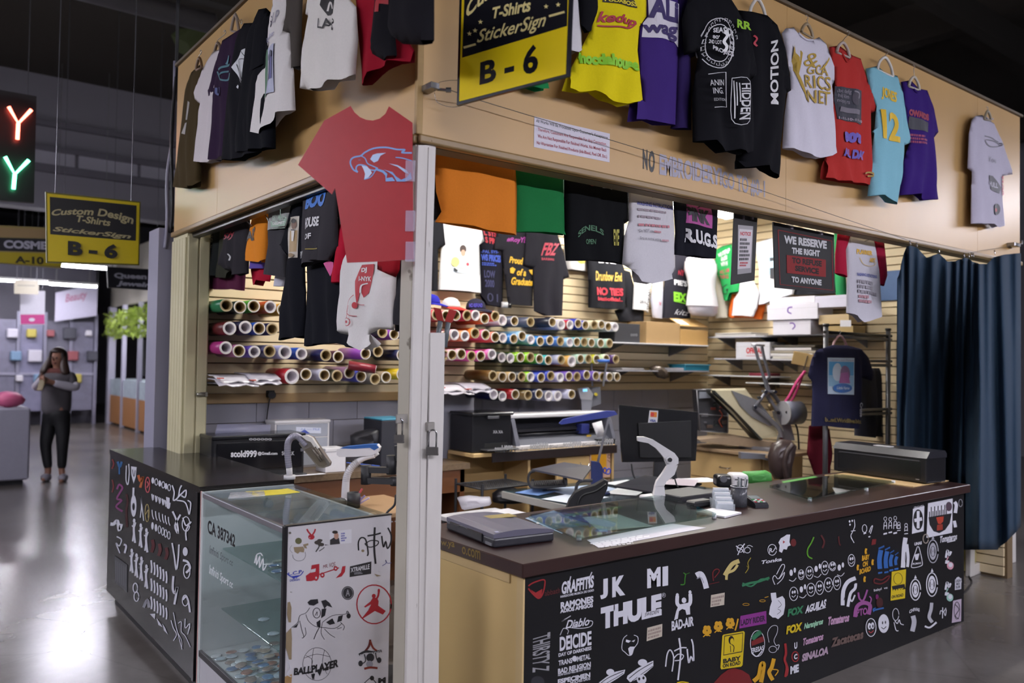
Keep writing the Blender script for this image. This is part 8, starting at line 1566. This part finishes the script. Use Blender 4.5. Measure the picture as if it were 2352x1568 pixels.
# white table with pink bags on the left
T0=onz(66,1112,0)
tb2=thing('cloth_table','table under a white cloth at the left photo edge','table',(T0.x-.7,T0.y+.5,0))
zt4=ony(60,937,T0.y).z
obj('cloth',B(T0.x-1.6,T0.x,T0.y,T0.y+1.2,.06,zt4,bev=.02),M('9a98a6',.7,name='table_cloth'),tb2);obj('plinth',B(T0.x-1.5,T0.x-.06,T0.y+.05,T0.y+1.1,0,.06),M('1c1c20',.7),tb2)
for i,(a,b,c,n_)in enumerate(((-.22,.22,'d0648a','pink'),(-.62,.25,'c84a5c','coral'),(-.2,.62,'b03a74','magenta'),(-.85,.66,'8a2448','dark pink'))):
    bm=new();bmesh.ops.create_icosphere(bm,subdivisions=2,radius=.16);bmesh.ops.transform(bm,matrix=Matrix.Translation((T0.x+a,T0.y+b,zt4+.1))@Matrix.Diagonal((1.1,.9,.62,1)),verts=bm.verts)
    for v in bm.verts:v.co+=V((noise.noise(v.co*9),noise.noise(v.co*8+V((3,1,2))),0))*.03
    tag(obj('fabric_bag',bm,M(c,.6),smooth=True),n_+' fabric bag on the white cloth table','bag','bags on the cloth table')
# cables down the rear corner
for i,(a,b)in enumerate((((405,155),(396,470)),((398,300),(384,505)))):
    p,q=ony(*a,3.4),ony(*b,3.35);tag(obj('wall_cable',tube(new(),bez([p+V((0,0,.5)),p,(p+q)/2+V((-.02,0,0)),q,V((q.x-.01,q.y,q.z-.2))],5),.012,6),M(['1e1e22','8a889a'][i],.5)),['black','grey'][i]+' cable running down beside the rear header corner','cable','cables at the rear corner')

# ================================================================== PERSON
PB=onz(126,1104,0);K_=pxm(PB)
def pj(cx,cy,d=0):return PB+RH*((cx-572)/4.48/K_)+V((0,0,(1463-cy)/4.48/K_))-FH*d
def skin(name,J,Eg,rad,mat,parent,sub=2,root=0):
    me=bpy.data.meshes.new(name);W_=WM[parent.name].inverted()
    me.from_pydata([W_@p for p in J],Eg,[]);o=_link(bpy.data.objects.new(name,me));me.materials.append(mat);o.parent=parent;WM[o.name]=WM[parent.name]
    o.modifiers.new('skin','SKIN').use_smooth_shade=True
    for i,r_ in enumerate(rad):me.skin_vertices[0].data[i].radius=r_ if isinstance(r_,tuple)else(r_,r_)
    me.skin_vertices[0].data[root].use_root=True;s_=o.modifiers.new('sub','SUBSURF');s_.levels=s_.render_levels=sub;return o
ps=thing('person','person in a grey sweater with white sleeves walking, hands raised at chest','person',PB)
SK=M('8a6250',.5,name='skin')
HL,HR=(545,405,.30),(610,445,.26)
J=[(565,790),(566,640),(566,480),(566,380),(565,320),(565,270),(565,215),(565,165),(565,125),(430,385),(345,520),HL,(705,385),(775,510),HR,(505,800),(470,1080,.02),(502,1360),(500,1425,.02),(630,800),(648,1080,.02),(640,1360),(672,1440,.03),(565,222,.095),(498,1440,.13),(690,1452,.14),(515,210),(615,210)]
E_=[(0,1),(1,2),(2,3),(3,4),(4,5),(5,6),(6,7),(7,8),(3,9),(9,10),(10,11),(3,12),(12,13),(13,14),(0,15),(15,16),(16,17),(17,18),(0,19),(19,20),(20,21),(21,22),(6,23),(18,24),(22,25),(6,26),(6,27)]
rd=[.15,.13,.15,.11,.05,.06,(.078,.09),(.082,.1),.055,.06,.042,.030,.06,.042,.030,.10,.065,.042,.04,.10,.065,.042,.04,.012,.032,.032,.018,.018]
for hnd,sg_ in((11,1),(14,-1)):
    b=J[hnd]
    J.append((b[0]+22*sg_,b[1]-4,b[2]+.04));E_.append((hnd,len(J)-1));rd.append((.034,.018));pal=len(J)-1
    for f in range(4):
        J.append((b[0]+(34+6*f)*sg_,b[1]-34+16*f,b[2]+.05));E_.append((pal,len(J)-1));rd.append(.010)
        J.append((b[0]+(52+4*f-8*(f==3))*sg_,b[1]-20+14*f,b[2]+.10));E_.append((len(J)-2,len(J)-1));rd.append(.0085)
    J.append((b[0]+10*sg_,b[1]-38,b[2]+.05));E_.append((hnd,len(J)-1));rd.append(.0105);J.append((b[0]+26*sg_,b[1]-52,b[2]+.07));E_.append((len(J)-2,len(J)-1));rd.append(.009)
skin('body',[pj(*q)for q in J],E_,rd,SK,ps)
sub_=lambda ids:[pj(*J[i])for i in ids]
SWT=M('4c484c',.85,var=.15,scale=40,name='grey_sweater');WSL=M('aca8b2',.85,name='white_sleeve')
skin('sweater',[pj(566,805),pj(566,700),pj(566,480),pj(566,385),pj(430,392),pj(705,392),pj(566,345),pj(366,490,0),pj(760,485,0)],[(0,1),(1,2),(2,3),(3,4),(3,5),(3,6),(4,7),(5,8)],[(.19,.16),(.195,.155),(.20,.15),(.13,.12),.08,.08,.075,.062,.062],SWT,ps)
for a,b,c in((9,10,11),(12,13,14)):
    A_,B_,C_=pj(*J[a]),pj(*J[b]),pj(*J[c]);skin('sleeve',[A_.lerp(B_,.45),B_,B_.lerp(C_,.55),B_.lerp(C_,.92)],[(0,1),(1,2),(2,3)],[.068,.068,.058,.045],WSL,ps)
skin('collar',[pj(420,372),pj(500,345,.03),pj(566,350,.05),pj(640,345,.03),pj(715,372)],[(0,1),(1,2),(2,3),(3,4)],[.05,.07,.06,.07,.05],M('5a2c26',.85,name='rust_yoke'),ps)
BPT=M('0e0e13',.7,name='black_trousers')
skin('trousers',[pj(566,705),pj(566,790),pj(508,830),pj(490,960),pj(470,1080,.02),pj(502,1350),pj(626,830),pj(640,960),pj(648,1080,.02),pj(640,1350)],[(0,1),(1,2),(2,3),(3,4),(4,5),(1,6),(6,7),(7,8),(8,9)],[(.165,.14),(.17,.15),.115,.10,.078,.055,.115,.10,.078,.055],BPT,ps,root=1)
for a,b in((18,24),(22,25)):p,q=pj(*J[a]),pj(*J[b]);p.z=q.z=.05;skin('shoe',[p+FH*.04,p,q],[(0,1),(1,2)],[.058,.062,(.06,.05)],M('8a8690',.6,name='pale_shoe'),ps)
HA=M('2a1c18',.5,var=.2,scale=30,name='dark_hair');HB2=M('33221a',.5,var=.2,scale=30,name='brown_hair')
bm=new();bmesh.ops.create_uvsphere(bm,u_segments=20,v_segments=14,radius=1);hc=pj(565,178,-.015)
bmesh.ops.delete(bm,geom=[f for f in bm.faces if(lambda c:c.y<-.3 and c.z<.52 and abs(c.x)<.75)(f.calc_center_median())],context='FACES')
for v in bm.verts:c=v.co.copy();dn=max(0,-c.z);v.co=hc+RH*c.x*(.108+.05*dn)+FH*c.y*(.125+.02*dn)+V((0,0,c.z*(.125 if c.z>0 else .30)))
o=obj('hair',bm,HA,ps,smooth=True);o.modifiers.new('thick','SOLIDIFY').thickness=.02
for sg_ in(-1,1):
    skin('hair_lock',[pj(565+sg_*62,175),pj(565+sg_*80,250,.03),pj(565+sg_*105,320,.07),pj(565+sg_*130,372,.09)],[(0,1),(1,2),(2,3)],[.03,.05,(.07,.045),(.05,.03)],HB2,ps)
for cx in(540,590):bm=new();bmesh.ops.create_uvsphere(bm,u_segments=10,v_segments=6,radius=.011);bmesh.ops.transform(bm,matrix=Matrix.Translation(pj(cx,200,.088)),verts=bm.verts);obj('eye',bm,M('1a1412',.3,name='eye_dark'),ps)
obj('mouth',tube(new(),[pj(545,250,.078),pj(565,254,.088),pj(585,250,.078)],.006,6),M('6a3a38',.5,name='lips'),ps)
ph=pj(578,470,.40);tag(obj('phone',B(-.04,.04,-.006,.006,-.08,.08,bev=.006,mtx=Matrix.Translation(ph)@Matrix.Rotation(math.atan2(RH.y,RH.x),4,'Z')@Matrix.Rotation(-.5,4,'X')),M('6a5a34',.4,name='phone_case')),'tan phone held by the walking person','phone')
